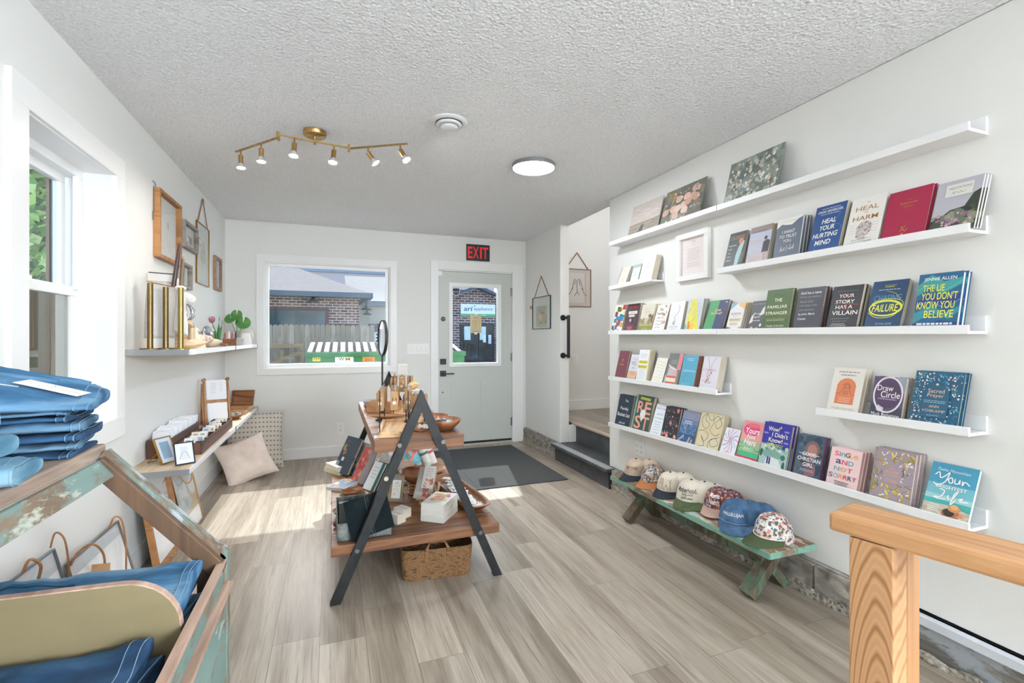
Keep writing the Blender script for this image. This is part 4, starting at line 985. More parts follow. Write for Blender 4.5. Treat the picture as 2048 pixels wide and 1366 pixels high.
'H7': ('small booklet with a pink and blue sunburst', .012, 1, 0, '#ece6ee', [L([(.5 + .1 * math.cos(i * .52), .55 + .09 * math.sin(i * .52)), (.5 + .3 * math.cos(i * .52 + .25), .55 + .25 * math.sin(i * .52 + .25)), (.5 + .5 * math.cos(i * .52), .55 + .44 * math.sin(i * .52))], .035, c) for i, c in enumerate(['#e8a0b0', '#8fa0cc', '#a9c9dc'] * 4)] + [E(.5, .56, .15, .12, '#ece6ee'), G(.5, .64, .26, 4, .05, .03, '#a04a7a'), G(.5, .12, .4, 2, .05, .02, '#c98aa4')], {'spine': '#3f3c44'}),
'H8': ('pink to green paperback with white lettering over a magenta blob', .016, 1, 0, '#e0918e', [B(0, .5, 1, .72, '#dfa29a'), B(0, .32, 1, .5, '#a9b49a'), B(0, .1, 1, .34, '#46b07c'), S(58, 24, 0, .22, 1, .5, .07, ['#5cb98c', '#8fbe90', '#c9b098', '#d9c070'], 'flat'), E(.45, .78, .38, .17, '#d8427a', 24), E(.5, .9, .3, .06, '#e06a78'), T('Yours', .5, .76, .66, .15, W_, .03, .1), T('Not', .5, .62, .4, .12, W_, .03, .1), T('Hers', .5, .47, .56, .15, W_, .03, .1), G(.5, .32, .6, 3, .035, .015, '#c9ead6'), B(0, 0, 1, .1, '#cf2f66'), G(.5, .05, .7, 1, .05, .03, '#e9a9bf')], {'spine': '#b0476c'}),
'H9': ('royal blue hardback with a park scene and bold white lettering', .02, 2, 1, '#33349a', [P([(0, 0), (1, 0), (1, .5), (.85, .44), (.6, .45), (.4, .56), (.2, .5), (0, .52)], '#a9c3bc'), S(61, 40, .02, .3, .98, .5, .035, ['#cfe0da', '#8fb4a6', '#b9cf8a', '#5c8f8a'], 'dot'), E(.45, .3, .35, .1, '#7fa79c'), P([(.2, 0), (.9, 0), (.7, .22), (.3, .26)], '#d8e0de'), E(.06, .3, .05, .09, '#2f5f5a'), E(.85, .28, .08, .06, '#3c7a70'), E(.9, .1, .05, .1, '#2f5f5a'), P([(.3, .08), (.36, .08), (.36, .25), (.3, .25)], '#4a3f8c'), P([(.38, .08), (.44, .08), (.43, .24), (.38, .24)], '#3a3a6c'), T('Wow!', .38, .86, .4, .1, '#f2f1dd', .03), T('I Didn\'t', .63, .74, .56, .1, '#f2f1dd', .03), T('Know!', .5, .62, .5, .1, '#f2f1dd', .03), P([(.62, .88), (.64, .9), (.68, .91), (.64, .92), (.63, .96), (.61, .92), (.58, .91), (.61, .9)], '#e0d050'), E(.12, .75, .1, .02, '#8d8fd0'), E(.85, .84, .1, .02, '#8d8fd0'), E(.88, .6, .09, .02, '#8d8fd0'), G(.5, .53, .7, 2, .035, .014, '#c9cf5a')], {}),
'H10': ('smoky teal hardback with a blurred face and white capitals', .016, 2, 1, '#44586a', [S(63, 60, 0, 0, 1, 1, .09, ['#3c4f60', '#4d6576', '#55606c', '#2f4252'], 'blob'), E(.6, .68, .27, .2, '#7d6262', 24), E(.6, .66, .18, .14, '#a97a70', 24), E(.6, .2, .22, .2, '#8a5f64', 24), E(.55, .3, .18, .12, '#6a5560'), T('GOOD', .52, .56, .52, .085, W_, .02), B(.12, .555, .9, .565, W_), T('CHRISTIAN', .52, .44, .86, .085, W_, .02), T('GIRL', .52, .32, .4, .085, W_, .02), G(.5, .21, .6, 2, .03, .012, '#b0bcc6'), L([(.55, .06), (.8, .08), (.95, .02)], .02, '#2f3f4c')], {'paper': 'wine'}),
'H11': ('pale pink paperback with multicoloured rounded capitals', .016, 3, 0, '#e8c9c8', [T('S', .2, .85, .13, .12, '#e0523c', .02), T('i', .31, .85, .03, .12, '#3c5a9a', .02), T('n', .42, .84, .13, .1, '#5ab0b8', .02), T('G', .56, .85, .15, .12, '#2f4a5a', .02), T('L', .69, .85, .1, .12, '#e6b84a', .02), T('e', .82, .84, .14, .1, '#e8946a', .02), T('a', .3, .66, .18, .11, '#3f4478', .02), T('N', .5, .66, .17, .11, '#c9486a', .02), T('D', .7, .66, .17, .11, '#5aa0b4', .02), T('N', .28, .48, .18, .11, '#4ab0b0', .02), T('O', .5, .48, .19, .11, '#e8a04a', .02), T('T', .7, .48, .16, .11, '#d8503c', .02), T('S', .12, .3, .13, .12, '#3c5a8a', .02), T('O', .28, .3, .15, .11, '#5ab4c0', .02), T('R', .45, .3, .13, .11, '#e89a5a', .02), T('R', .6, .3, .13, .11, '#d84a5a', .02), T('R', .74, .3, .12, .11, '#34405a', .02), T('Y', .88, .3, .13, .11, '#c8385a', .02), G(.5, .17, .5, 4, .04, .018, '#5c4a4c')], {'paper': 'pk'}),
'H12': ('mauve spiral journal scattered with gold feathers', .016, 3, 1, '#a3929c', [S(65, 46, .04, .04, .96, .97, .055, ['#c9b23c', '#d9c552', '#b09a30'], 'leaf'), S(66, 40, .04, .04, .96, .97, .03, ['#e4dfe6', '#efeaf0'], 'leaf'), S(67, 30, .04, .04, .96, .97, .035, ['#6f6a2c'], 'streak'), E(.5, .55, .24, .2, '#a3929c', 24), T('MY', .5, .64, .14, .035, '#dba472', 0), T('PRAYER', .5, .58, .34, .05, '#dba472', 0), T('JOURNAL', .5, .51, .36, .045, '#dba472', 0), G(.5, .43, .4, 2, .03, .01, '#dba472')], {'spiral': 1}),
'H13': ('turquoise beach paperback with white script lettering and a hatted woman', .014, 1, 0, '#4f9fb8', [B(0, .62, 1, 1, '#3f93b2'), B(0, .3, 1, .62, '#6fb2bf'), B(0, .3, 1, .42, '#9cc9cc'), B(0, .22, 1, .33, '#3fa6a4'), P([(0, 0), (1, 0), (1, .2), (.5, .26), (0, .24)], '#c3b8a4'), S(68, 30, 0, .01, 1, .18, .04, ['#b3a792', '#cfc6b4'], 'blob'), E(.62, .12, .2, .09, '#a0674a'), E(.58, .14, .12, .07, '#3c2a28'), E(.68, .22, .14, .06, '#c98a52', 24), E(.68, .25, .08, .045, '#d9a468', 24), P([(.72, .08), (.9, .1), (.86, .18)], '#c9825c'), T('Tasha Monashian', .5, .88, .7, .05, '#e3eef0', 0, .3), L([(.12, .76), (.2, .82), (.25, .72), (.35, .78), (.42, .84), (.36, .66), (.2, .58), (.12, .62)], .018, W_), L([(.4, .7), (.48, .76), (.52, .68), (.46, .66), (.42, .72)], .018, W_), L([(.56, .75), (.57, .67), (.64, .68), (.66, .75), (.67, .67)], .018, W_), L([(.72, .74), (.73, .66), (.77, .73), (.88, .68)], .018, W_), T('BRIGHTEST', .52, .57, .66, .06, W_, .02), L([(.28, .52), (.4, .5), (.34, .38), (.2, .36), (.3, .34), (.45, .36)], .018, W_), L([(.5, .44), (.5, .37), (.56, .38)], .018, W_), L([(.58, .36), (.68, .52), (.62, .48), (.58, .28), (.66, .38)], .018, W_), L([(.72, .4), (.8, .43), (.76, .37), (.92, .39)], .018, W_), G(.25, .22, .3, 4, .035, .014, '#e3e6e0')], {'paper': 'w'}),
}
PP = {'w': PAPERW, 'g': noisy('grey green edges', [(.3, '#7d8070'), (.7, '#a9aa98')], 40, (1, .02, 60), .9), 'br': noisy('brown edges', [(.3, '#8a6f62'), (.7, '#ad9486')], 40, (1, .02, 60), .9),
      'rd': noisy('rust edges', [(.3, '#8c4a34'), (.7, '#b06a4c')], 40, (1, .02, 60), .9), 'wine': noisy('wine edges', [(.3, '#6f2a40'), (.7, '#94405a')], 40, (1, .02, 60), .9), 'pk': noisy('pink edges', [(.3, '#b08a84'), (.7, '#cfaaa2')], 40, (1, .02, 60), .9)}
BRASSW = col('#b59a4c', .3, 1)
XB = 2.147
prev_r = {}
for key, (lab, th, n, hard, bgc, des, ex) in BK.items():
    y, wd, xt, ztop = DIM[key]
    sh = key[0]
    base = SHZ[sh](y - wd / 2) + .0122
    while n > 1 and n * th * 1.03 > 2.2365 - XB: n -= 1
    xt = min(xt, 2.246 - n * th * 1.01)
    hh = math.hypot(ztop - base, xt - XB)
    al = math.asin((xt - XB) / hh)
    hh = (ztop - base - th * math.sin(al)) / math.cos(al)
    grp = 'books %s' % WHR[sh]
    root = None
    for i in range(n):
        dz = base + th * math.sin(al) + .0006
        off = -i * .004 * (1 if sh in 'BDGH' else .5)
        M_ = F(XB + i * (th + .0004) / math.cos(al), y + off, dz, -90, math.degrees(al))
        if root is None:
            root = make_book('book', lab + (', front copy' if n > 1 else ''), 'book', M_, wd, hh, th, bgc, des, grp, bool(hard), (BRASSW if ex.get('spiral') else None), PP.get(ex.get('paper')), ex.get('spine'))
        else:
            dup(root, M_, ('copy directly behind the ' if i == 1 else 'rearmost copy behind the ') + lab, grp)
# unframed prints on the top ledge
def sea(): return [B(0, .38, 1, 1, '#cdc2ba'), S(71, 50, .05, .45, .95, .95, .1, ['#d6c8c0', '#c8bdb8', '#dcd0c6', '#cfc0b6'], 'flat'), B(0, .34, 1, .4, '#b59a80'), P([(.2, .4), (.6, .37), (1, .42), (1, .37), (.2, .35)], '#8f9890'), B(0, 0, 1, .35, '#a39a8e'), S(72, 70, .02, .02, .98, .34, .06, ['#b0a698', '#9a9186', '#bdb2a4', '#8f8880', '#a89f92'], 'flat'), P([(.34, .1), (.42, .3), (.52, .32), (.5, .12)], '#6d6460')]
def peony(): return [S(73, 40, .02, .3, .98, .98, .12, ['#77766e', '#6a6b64', '#85827a', '#8d8574'], 'blob'), S(74, 14, .1, .45, .4, .9, .1, ['#a58f5c', '#b5a070', '#948052'], 'leaf'), S(75, 20, .02, .02, .98, .35, .1, ['#9a9186', '#7d6a60', '#b0a590', '#d0ccc4'], 'leaf')] + [E(x, yy, .085, .1, c) for x, yy, c in ((.78, .82, '#d9b4a2'), (.4, .66, '#d8b6a6'), (.6, .66, '#e0bcaa'), (.75, .62, '#cfa896'), (.55, .45, '#e2c4b4'), (.66, .5, '#d2a58f'), (.3, .42, '#dbb9a8'), (.1, .38, '#c9a79c'), (.42, .4, '#e4c8ba'), (.38, .24, '#d8b8aa'), (.6, .3, '#e6ccc0'), (.84, .56, '#c9a08c'))] + [S(76, 30, .05, .1, .95, .9, .03, ['#f0ddd0', '#b98f80', '#e9d0c4'], 'blob')]
def daisy(): return [S(77, 90, .02, .02, .98, .98, .11, ['#838a80', '#747d78', '#98a097', '#8b9a98', '#70796f'], 'blob'), S(78, 70, .03, .03, .97, .95, .05, ['#c9c9bf', '#dadad2', '#b5b9ae', '#d4cdbd'], 'flower'), S(79, 50, .03, .03, .97, .97, .035, ['#5f6a50', '#6f7a62', '#a9997f'], 'streak'), S(80, 46, .03, .03, .97, .9, .035, ['#ecebe4', '#e0ddd2', '#e3cbb8'], 'blob')]
for key, lab, g0, des in (('A1', 'pale seaside landscape print leaning at the far end of the topmost ledge', '#cbbfb6', sea()), ('A2', 'print of peach blossoms on brown leaning on the topmost ledge', '#7f7c70', peony()), ('A3', 'print of white wildflowers on grey green leaning on the topmost ledge', '#7f887f', daisy())):
    y, wd, xt, ztop = DIM[key]
    base = SHZ['A'](y) + .0125
    th = .006
    al = math.asin((xt - XB) / math.hypot(ztop - base, xt - XB))
    hh = (ztop - base - th * math.sin(al)) / math.cos(al)
    s = MB(); s.box(0, wd, 0, hh, -th, 0, col(g0, .7)); printed(s, des, wd, hh, .0002)
    o = s.build('art_print'); o.matrix_world = F(XB, y, base + th * math.sin(al), -90, math.degrees(al))
    tag(o, lab, 'picture', 'unframed prints on the topmost ledge')
# white framed note
t = thing('framed_note', 'white framed pink typed note hanging between the ledges', 'picture', F(2.249, 2.69, 1.66, -90))
s = MB(); ring(s, 0, .3, 0, .318, .034, 0, 0, WHITE) if False else None
def zring(mb, wd_, ht, b_, d0, d1, mat, bb=None):
    mb.box(0, wd_, ht - b_, ht, d0, d1, mat); mb.box(0, wd_, 0, b_, d0, d1, mat)
    mb.box(0, b_, b_, ht - b_, d0, d1, mat); mb.box(wd_ - b_, wd_, b_, ht - b_, d0, d1, mat)
s = MB(); zring(s, .3, .318, .036, 0, .03, WHITE); s.build('frame', t, .002)
s = MB(); s.box(.036, .264, .036, .282, 0, .008, col('#e6dcda', .6)); s.X = Matrix.Translation((.036, .036, 0)); printed(s, [T('OUR', .5, .9, .14, .04, '#b0a2a2', 0), L([(.44, .84), (.5, .8), (.56, .84)], .006, '#b0a2a2'), G(.5, .7, .6, 7, .05, .008, '#a89c9c'), G(.5, .32, .66, 3, .05, .008, '#a89c9c')], .228, .246, .0085); s.build('note_sheet', t)
# outlets and switch plates
def plate(label, M_, wd_, ht, kind, group=None):
    t = thing('wall_plate', label, 'outlet' if kind == 'o' else 'switch', M_, group)
    s = MB(); s.box(0, wd_, 0, ht, 0, .006, WHITE); s.build('cover', t, .002)
    n = max(1, round(wd_ / .046) - (1 if kind == 'o' and wd_ < .08 else 0))
    n = {.07: 1, .117: 2, .072: 1, .256: 5, .094: 2}.get(wd_, 1)
    for i in range(n):
        cx = wd_ * (i + .5) / n
        s = MB()
        if kind == 'o':
            for k in (-1, 1):
                cyy = ht / 2 + k * .02
                s.box(cx - .016, cx + .016, cyy - .014, cyy + .014, .006, .008, col('#e9e9e7', .4))
                for dx in (-.006, .006): s.box(cx + dx - .001, cx + dx + .001, cyy - .004, cyy + .005, .008, .0083, col('#4a4a4a'))
                s.tube([(cx, cyy - .009, .008), (cx, cyy - .009, .0083)], .002, col('#4a4a4a'), 8)
            s.build('socket', t)
        else:
            s.box(cx - .017, cx + .017, ht / 2 - .034, ht / 2 + .034, .006, .0085, col('#ececea', .35)); s.box(cx - .015, cx + .015, ht / 2 - .001, ht / 2 + .031, .0085, .011, WHITE); s.build('rocker', t, .001)
plate('double width white outlet on the right wall above the cap bench', F(XR - .0005, 3.20, .352, -90), .117, .117, 'o')
plate('white outlet low on the back wall under the window', F(.046, YB - .0005, .235), .072, .125, 'o')
plate('five gang white switch plate between the window and the door', F(.787, YB - .0005, 1.088), .256, .122, 's')
plate('white switch plate on the stair hall wall', F(2.843, 5.419, .944), .094, .122, 's')
# ------------------------------------------------------------- bench with caps
TEAL = [(('#7fae9a', '#a3c5b4'), .56)]
BTOP = worn('bench top', '#5f4838', '#9c7a5e', [(('#8fa79a', '#a9b8ac'), .44), (('#c4bcb0', '#d6cfc4'), .43)], 'y', scale=11)
BEDG = worn('bench edge', '#6b5a48', '#8f7a63', [(('#6f9c8a', '#8fb5a5'), .56)], 'y', scale=9)
BLEG = worn('bench leg', '#3f352a', '#75644c', [(('#4a5c48', '#6b8570'), .50)], 'z', scale=10)
t = thing('bench', 'long low chippy teal painted bench holding the caps along the right wall', 'bench', Z(2.04, 2.31, 0, 0))
s = MB(); s.box(-.15, .15, -.665, .68, .252, .279, BTOP); s.box(-.154, -.149, -.665, .68, .250, .2795, BEDG); s.box(-.15, .15, -.668, -.664, .250, .2795, BEDG)
s.box(.019, .021, -.669, -.662, .25, .28, K_ and col('#2b2a28')); s.build('seat', t, .003)
for yy, nm in ((-.50, 1), (.52, 2)):
    for sg in (-1, 1):
        s = MB(); s.bar((sg * .135, yy + sg * .02, 0.012), (-sg * .09, yy + sg * .02, .252), .045, .075, BLEG, (0, 1, 0)); s.build('leg', t, .002)
s = MB(); s.bar((0, -.5, .17), (0, .52, .17), .02, .085, BLEG); s.build('stretcher', t, .002)
s = MB(); s.box(-.13, -.02, -.56, -.36, .232, .252, wood('cleat', '#8a5f3c', '#b9855a', 'x')); s.build('cleat', t)
def cap(label, x, y, z, head, crown, brim, group, sc_=1.0, text=None, piping=None, tilt=0, button='#2a2a2c', slouch=0):
    """baseball cap facing local -y"""
    t = thing('baseball_cap', label, 'cap', Matrix.Translation((x, y, z)) @ Matrix.Rotation(R(head), 4, 'Z') @ Matrix.Rotation(R(tilt), 4, 'X') @ Matrix.Scale(sc_ * 1.06, 4), group)
    cm, bm = mat_of(crown, .85), mat_of(brim, .85)
    Hh = .114 - slouch * .008
    def surf(a, v, o=0):
        # a angle, 0 = front (-y); v 0 rim .. 1 top
        fr = .5 + .5 * math.cos(a)
        e = v * math.pi / 2
        r0 = math.cos(e) ** (.50 + .25 * (1 - fr)) if v < 1 else 0
        rx, ry = .080 + o, (.092 + o)
        zz = Hh * math.sin(e) ** (1.0 + .12 * (1 - fr)) + o * .3
        pan = 1 - .018 * abs(math.sin(a * 3)) ** .35 * (1 - v) - slouch * .03 * math.sin(a * 7 + v * 5) * v
        return Vector((rx * r0 * math.sin(a) * pan, -ry * r0 * math.cos(a) * pan - .012 * fr * v * v + .006 * v, zz))
    s = MB()
    s.grid(lambda u, v: surf(u * 2 * math.pi, v), 48, 12, cm)
    if text:
        for (st, av, az, aw, ah, c, b_, sh) in text:
            vs, fs = glyphs(st, b_, sh)
            s.add([surf(px * aw + av, az + py * ah, .0012) for px, py in vs], fs, mat_of(c, .6), False)
    s.build('crown', t)
    s = MB()
    def br(u, v, dz=0):
        a = (u - .5) * 2 * 1.22
        inn = surf(a, .0)
        ln = .096 * math.cos((u - .5) * math.pi * .98) ** .55
        out = Vector((inn.x * (1 + .05 * v), inn.y - ln * v, 0))
        curve = -.30 * (out.x ** 2) / .09 * .5 * v * 2.2
        return Vector((out.x, out.y, .016 + curve * .6 - .012 * v + dz + .004))
    s.grid(lambda u, v: br(u, v), 26, 8, bm)
    s.grid(lambda u, v: br(1 - u, v, -.004), 26, 8, bm)
    pts = [br(i / 26, 1, -.002) for i in range(27)]
    s.tube(pts, .0022, bm, 6)
    s.build('brim', t)
    if piping:
        s = MB(); s.tube([br(i / 20, .02, .003) for i in range(21)], .0025, mat_of(piping), 6); s.build('piping', t)
    s = MB(); s.lathe([(.007, 0), (.0065, .004), (.003, .006), (.0001, .0065)], surf(0, 1) + Vector((0, 0, -.001)), mat_of(button, .5), 12); s.build('button', t)
    return t
CB = .2795
TAN, CRM = noisy('tan twill', [(.3, '#b8a28c'), (.7, '#c9b49e')], 300, (1, 1, 1), .9), noisy('cream twill', [(.3, '#cfc5b4'), (.7, '#dfd6c6')], 300, (1, 1, 1), .9)
FL1 = pattern('blue floral', '#4f5f66', ['#c98a5a', '#2f4a5c', '#dccfb8', '#7f9a9a', '#b8694a', '#e6dccb'], 150)
FL2 = pattern('rust floral', '#7d3f36', ['#3d5c86', '#d9b4b0', '#5a2a28', '#86a0b8', '#b8735c', '#4c3230'], 90)
FL3 = pattern('white floral', '#d8d2cc', ['#d98a84', '#2f5a62', '#55633c', '#b8585c', '#3c6a78', '#efe9e4', '#8a5a44'], 85)
DEN = noisy('washed denim', [(.3, '#2f4f70'), (.55, '#48698c'), (.8, '#6384a3')], 26, (1, 1, 1), .9, 0, .15, 8)
GC = 'caps on the bench'
cap('tan cap with black script and navy brim at the far end of the bench', 2.06, 2.92, CB, -62, TAN, '#1c2430', GC, 1, [('eyes + praise', .05, .4, 1.1, .22, K_, 0, .25)])
cap('plain tan cap tucked behind the far end tan cap', 2.15, 2.885, CB, -62, TAN, '#1c2430', GC, .96)
cap('blue floral cap with orange brown brim, second from the far end', 2.07, 2.735, CB, -62, FL1, '#b3703f', GC, 1, [('Bloom', .05, .5, .8, .2, '#e6e9ec', 0, .3)])
cap('cream cap with raised tan capitals and navy brim', 2.06, 2.545, CB, -60, CRM, '#1d2631', GC, 1.02, [('PRAY', -.05, .36, 1.15, .42, '#b09678', .03, 0)])
cap('cream cap directly behind the one with raised tan capitals', 2.135, 2.51, CB, -60, CRM, '#1d2631', GC, 1)
cap('cream cap with black lettering and olive green brim', 2.055, 2.345, CB, -56, CRM, '#4a5836', GC, 1.08, [('Motherhood.', -.08, .46, 1.5, .17, K_, .02, 0), ('living small', -.02, .31, .8, .1, K_, 0, .3), ('joyful plans', -.05, .2, .8, .1, K_, 0, .3)])
cap('cream cap directly behind the one with the olive brim', 2.115, 2.30, CB, -56, CRM, '#4a5836', GC, 1.03)
cap('rearmost cream cap, third behind the olive brim', 2.16, 2.265, CB, -56, CRM, '#4a5836', GC, .95)
cap('rust floral cap with white lettering and dusty pink brim', 2.10, 2.17, CB + .008, -58, FL2, '#bd9c8c', GC, 1, [('Mama', -.1, .55, .8, .2, W_, .02, .2), ('Needs', -.1, .32, .8, .18, W_, .02, .2)])
cap('pink brimmed rust floral cap lying underneath its twin', 2.15, 2.135, CB, -58, FL2, '#bd9c8c', GC, .97)
DEN2 = noisy('brim denim', [(.3, '#2a4764'), (.7, '#4c6c8e')], 26, (1, 1, 1), .9, 0, .15, 8)
cap('washed denim cap with white capitals', 2.045, 1.985, CB, -50, DEN, DEN2, GC, 1.1, [('HALLELUJAH', -.2, .36, 1.25, .13, '#e9e7e0', .02, 0)], button='#3d5f82', slouch=1, piping='#6f8faf')
cap('washed denim cap directly behind the lettered denim cap', 2.10, 1.95, CB, -50, DEN, DEN, GC, 1.04, button='#3d5f82', slouch=1)
cap('rearmost washed denim cap on the bench', 2.15, 1.915, CB, -50, DEN, DEN, GC, .98, button='#3d5f82', slouch=1)
cap('white floral cap with olive brim and white piping at the near end', 2.055, 1.765, CB, -84, FL3, '#42502f', GC, 1.02, [('Amen', .0, .55, .6, .15, W_, 0, .3)], piping='#e9e9e6', button='#b8585c')
# ------------------------------------------------------------- newel post and rail
def ringwood():
    m, t_, b = newmat('cathedral grain fir')
    v = coords(t_, (1, 1, .13), loc=(-.03, .047, -.035))
    nz = node(t_, 'ShaderNodeTexNoise', Scale=7, Detail=3)
    t_.links.new(v, nz.inputs[0])
    ad = t_.nodes.new('ShaderNodeMixRGB'); ad.blend_type = 'ADD'; ad.inputs[0].default_value = .022
    t_.links.new(v, ad.inputs[1]); t_.links.new(nz.outputs['Color'], ad.inputs[2])
    wv = node(t_, 'ShaderNodeTexWave', wave_type='RINGS', rings_direction='X', Scale=38, Distortion=1.2)
    t_.links.new(ad.outputs[0], wv.inputs['Vector'])
    r = ramp(t_, [(0, '#9c6d45'), (.2, '#b98a5f'), (.6, '#c59a6f'), (1, '#bd9066')])
    t_.links.new(wv.outputs['Fac'], r.inputs[0])
    t_.links.new(r.outputs[0], b.inputs['Base Color'])
    b.inputs['Roughness'].default_value = .45
    return m
FIR = ringwood()
FIRX = wood('fir rail', '#9f6d42', '#c49466', 'y', 14, .42, .05)
FIRZ = wood('fir post', '#956943', '#af8258', 'z', 12, .45, .05, .05)
hd = math.degrees(math.atan2(.0, 1))
t = thing('newel_railing', 'pale fir newel post carrying a thick handrail at the lower right', 'railing', Z(.904, .619, 0, 0))
d_ = Vector((.240, -.971, 0)); n_ = Vector((.971, .240, 0))
def lp(a, b_, z): return d_ * a + n_ * b_ + Vector((0, 0, z))
def obx(mb, a0, a1, b0, b1, z0, z1, mat):
    vs = [lp(a, b_, z) for z in (z0, z1) for b_ in (b0, b1) for a in (a0, a1)]
    mb.add(vs, [(0, 2, 3, 1), (4, 5, 7, 6), (0, 1, 5, 4), (2, 6, 7, 3), (0, 4, 6, 2), (1, 3, 7, 5)], mat)
t.location = (1.185, .805, 0)
s = MB(); obx(s, 0, .089, 0, .088, 0, .789, FIR); s.build('post', t, .003)
s = MB(); obx(s, .004, .089, .0905, .178, 0, .789, FIRZ); s.build('post', t, .003)
s = MB(); rot = Matrix.Rotation(-math.atan2(.240, .971), 4, 'Z')
s.box(-.003, .14, -.9, .045, .79, .836, FIRX)
o = s.build('handrail', t, .009); o.matrix_local = Matrix(((.971, -.240, 0, 0), (.240, .971, 0, 0), (0, 0, 1, 0), (0, 0, 0, 1)))
s = MB(); obx(s, .02, .075, .178, .2, .745, .789, col('#15171a', .5)); s.tube([lp(.04, .19, .78), lp(.0, .215, .76), lp(-.02, .2, .72)], .008, col('#15171a', .5), 8); s.build('bracket', t, .004)

# ------------------------------------------------------------- A-frame display table
MTL = noisy('black steel', [(.3, '#1d1f20'), (.7, '#2b2d2f')], 20, (1, 1, 1), .5, .4)
TW = wood('reclaimed table wood', '#45291a', '#875a3a', 'x', 16, .5, .2, .06)
TWT = wood('reclaimed table top', '#5f3c25', '#9c6e4a', 'x', 14, .45, .2, .06)
t = thing('display_table', 'black steel A-frame table with two thick wooden shelves in the middle of the shop', 'table', (.42, 2.43, 0))
def Lp(x, y, z): return Vector((x - .42, y - 2.43, z))
APX = .424
for yy, k in ((2.43, 1), (3.955, -1)):
    for sg, fx in ((-1, .012), (1, .832)):
        s = MB()
        a, b_ = Lp(fx, yy, 0.004), Lp(APX - sg * .0, yy, 1.012)
        dx = .045
        ho = .024
        m_ = 1.012 / (abs(b_.x - a.x) + ho)
        zin = m_ * (abs(b_.x - a.x) - ho)
        s.prism([(a.x + sg * ho, 0), (a.x - sg * ho, 0), (b_.x, zin), (b_.x, 1.012)], .004 * k, MTL, 'y', a.y - .004 * k)
        s.prism([(a.x + sg * ho, 0), (a.x + sg * (ho - .004), 0), (b_.x, 1.000), (b_.x, 1.012)], .036 * k, MTL, 'y', a.y)
        s.box(a.x - .024, a.x + .024, a.y, a.y + .04 * k, 0, .004, MTL)
        lg_ = s.build('leg', t)
        for z in (.245, .74) + ((.58,) if k > 0 and sg < 0 else ()):
            x = a.x + (b_.x - a.x) * z / 1.012
            s = MB(); s.tube([(x, a.y - .004 * k, z), (x, a.y - .010 * k, z)], .011, col('#6d6f6e', .35, .9) if z != .58 else col('#b8b39a', .3, .9), 12); s.build('bolt', lg_)
s = MB(); nb_ = 9
for i in range(nb_):
    y0 = 2.444 + i * 1.51 / nb_
    s.box(-.427, .427, y0 - 2.43, y0 + 1.51 / nb_ - .002 - 2.43, .222, .272, TW if i == 0 else TWT)
s.build('lower_shelf', t, .003)
s = MB()
for i in range(nb_):
    y0 = 2.444 + i * 1.51 / nb_
    s.box(-.228, .228, y0 - 2.43, y0 + 1.51 / nb_ - .002 - 2.43, .706, .770, TW if i == 0 else TWT)
s.build('upper_shelf', t, .003)
U, Lz = .7705, .2725
WOODM = wood('acacia', '#653a22', '#99653f', 'x', 10, .35, .05, .2)
WOODL = wood('light acacia', '#9a6a42', '#cf9f70', 'x', 10, .4, .05, .2)
# basket under the table
t = thing('woven_basket', 'woven brown seagrass basket with two handles under the display table', 'basket', Z(.535, 2.63, 0, -7))
SEA = noisy('seagrass', [(.3, '#47301c'), (.5, '#8f6a45'), (.7, '#644629')], 30, (1, 1, 2.4), .85, 0, .6, 4, .01)
s = MB()
def rrect(wd_, dp, n=64):
    out = []
    for i in range(n):
        a = 2 * math.pi * i / n
        c, q = math.cos(a), math.sin(a)
        k = (abs(c) ** 8 + abs(q) ** 8) ** (-1 / 8)
        out.append((c * k * wd_ / 2, q * k * dp / 2))
    return out
rows = 22
for r_ in range(rows):
    z = .006 + r_ * .158 / rows
    f = .94 + .06 * r_ / rows
    pts = rrect(.375 * f, .26 * f, 84)
    pts3 = [(x * (1 + (.012 if (i + r_) % 2 else -.004)), y * (1 + (.018 if (i + r_) % 2 else -.006)), z + (.0016 if (i + r_) % 2 else -.0016)) for i, (x, y) in enumerate(pts)]
    s.tube(pts3 + [pts3[0]], .0052, SEA, 6, False)
s.box(-.17, .17, -.115, .115, .002, .01, SEA)
s.build('woven_body', t)
for sg in (-1, 1):
    s = MB()
    for k in range(3):
        s.tube([(-.065 + k * .006, -.131 * sg * -1 * -1 if False else sg * .131, .10), (-.06 + k * .004, sg * .136, .165), (-.04, sg * .12, .192), (.04, sg * .12, .192), (.06 - k * .004, sg * .136, .165), (.065 - k * .006, sg * .131, .10)], .0055, SEA, 7)
    s.build('handle', t)
# ---- lower shelf goods
t = thing('metal_bin', 'galvanised metal bin of notebooks at the near left of the lower shelf', 'bin', Z(.15, 2.61, Lz, 1))
GALV = noisy('galvanised zinc', [(.3, '#4d5150'), (.5, '#6d7270'), (.7, '#878c89')], 30, (1, 1, 1), .55, .5, .05)
s = MB()
s.box(-.13, .13, -.115, -.111, 0, .085, GALV); s.box(-.13, .13, .111, .115, 0, .15, GALV); s.box(-.13, .13, -.115, .115, 0, .004, GALV)
for x in (-.13, .127): s.prism([(-.115, 0), (.115, 0), (.115, .15), (-.115, .085)], .003, GALV, 'x', x)
s.tube([(-.13, -.113, .085), (.13, -.113, .085)], .003, GALV, 8)
s.build('bin_body', t)
NAVY = noisy('green black leather', [(.3, '#0c1518'), (.7, '#131f23')], 90, (1, 1, 1), .8, 0, .1, spec=.15)
make_book('notebook', 'large dark green black notebook propped diagonally in the metal bin', 'notebook', F(.088, 2.462, .278, 1, 14, 12), .212, .19, .014, NAVY, [P([(.48, 0), (.5, 0), (.50, 1), (.48, 1)], '#101b20'), P([(.54, 0), (.55, 0), (.55, 1), (.54, 1)], '#101b20')], 'notebooks in the metal bin', True)
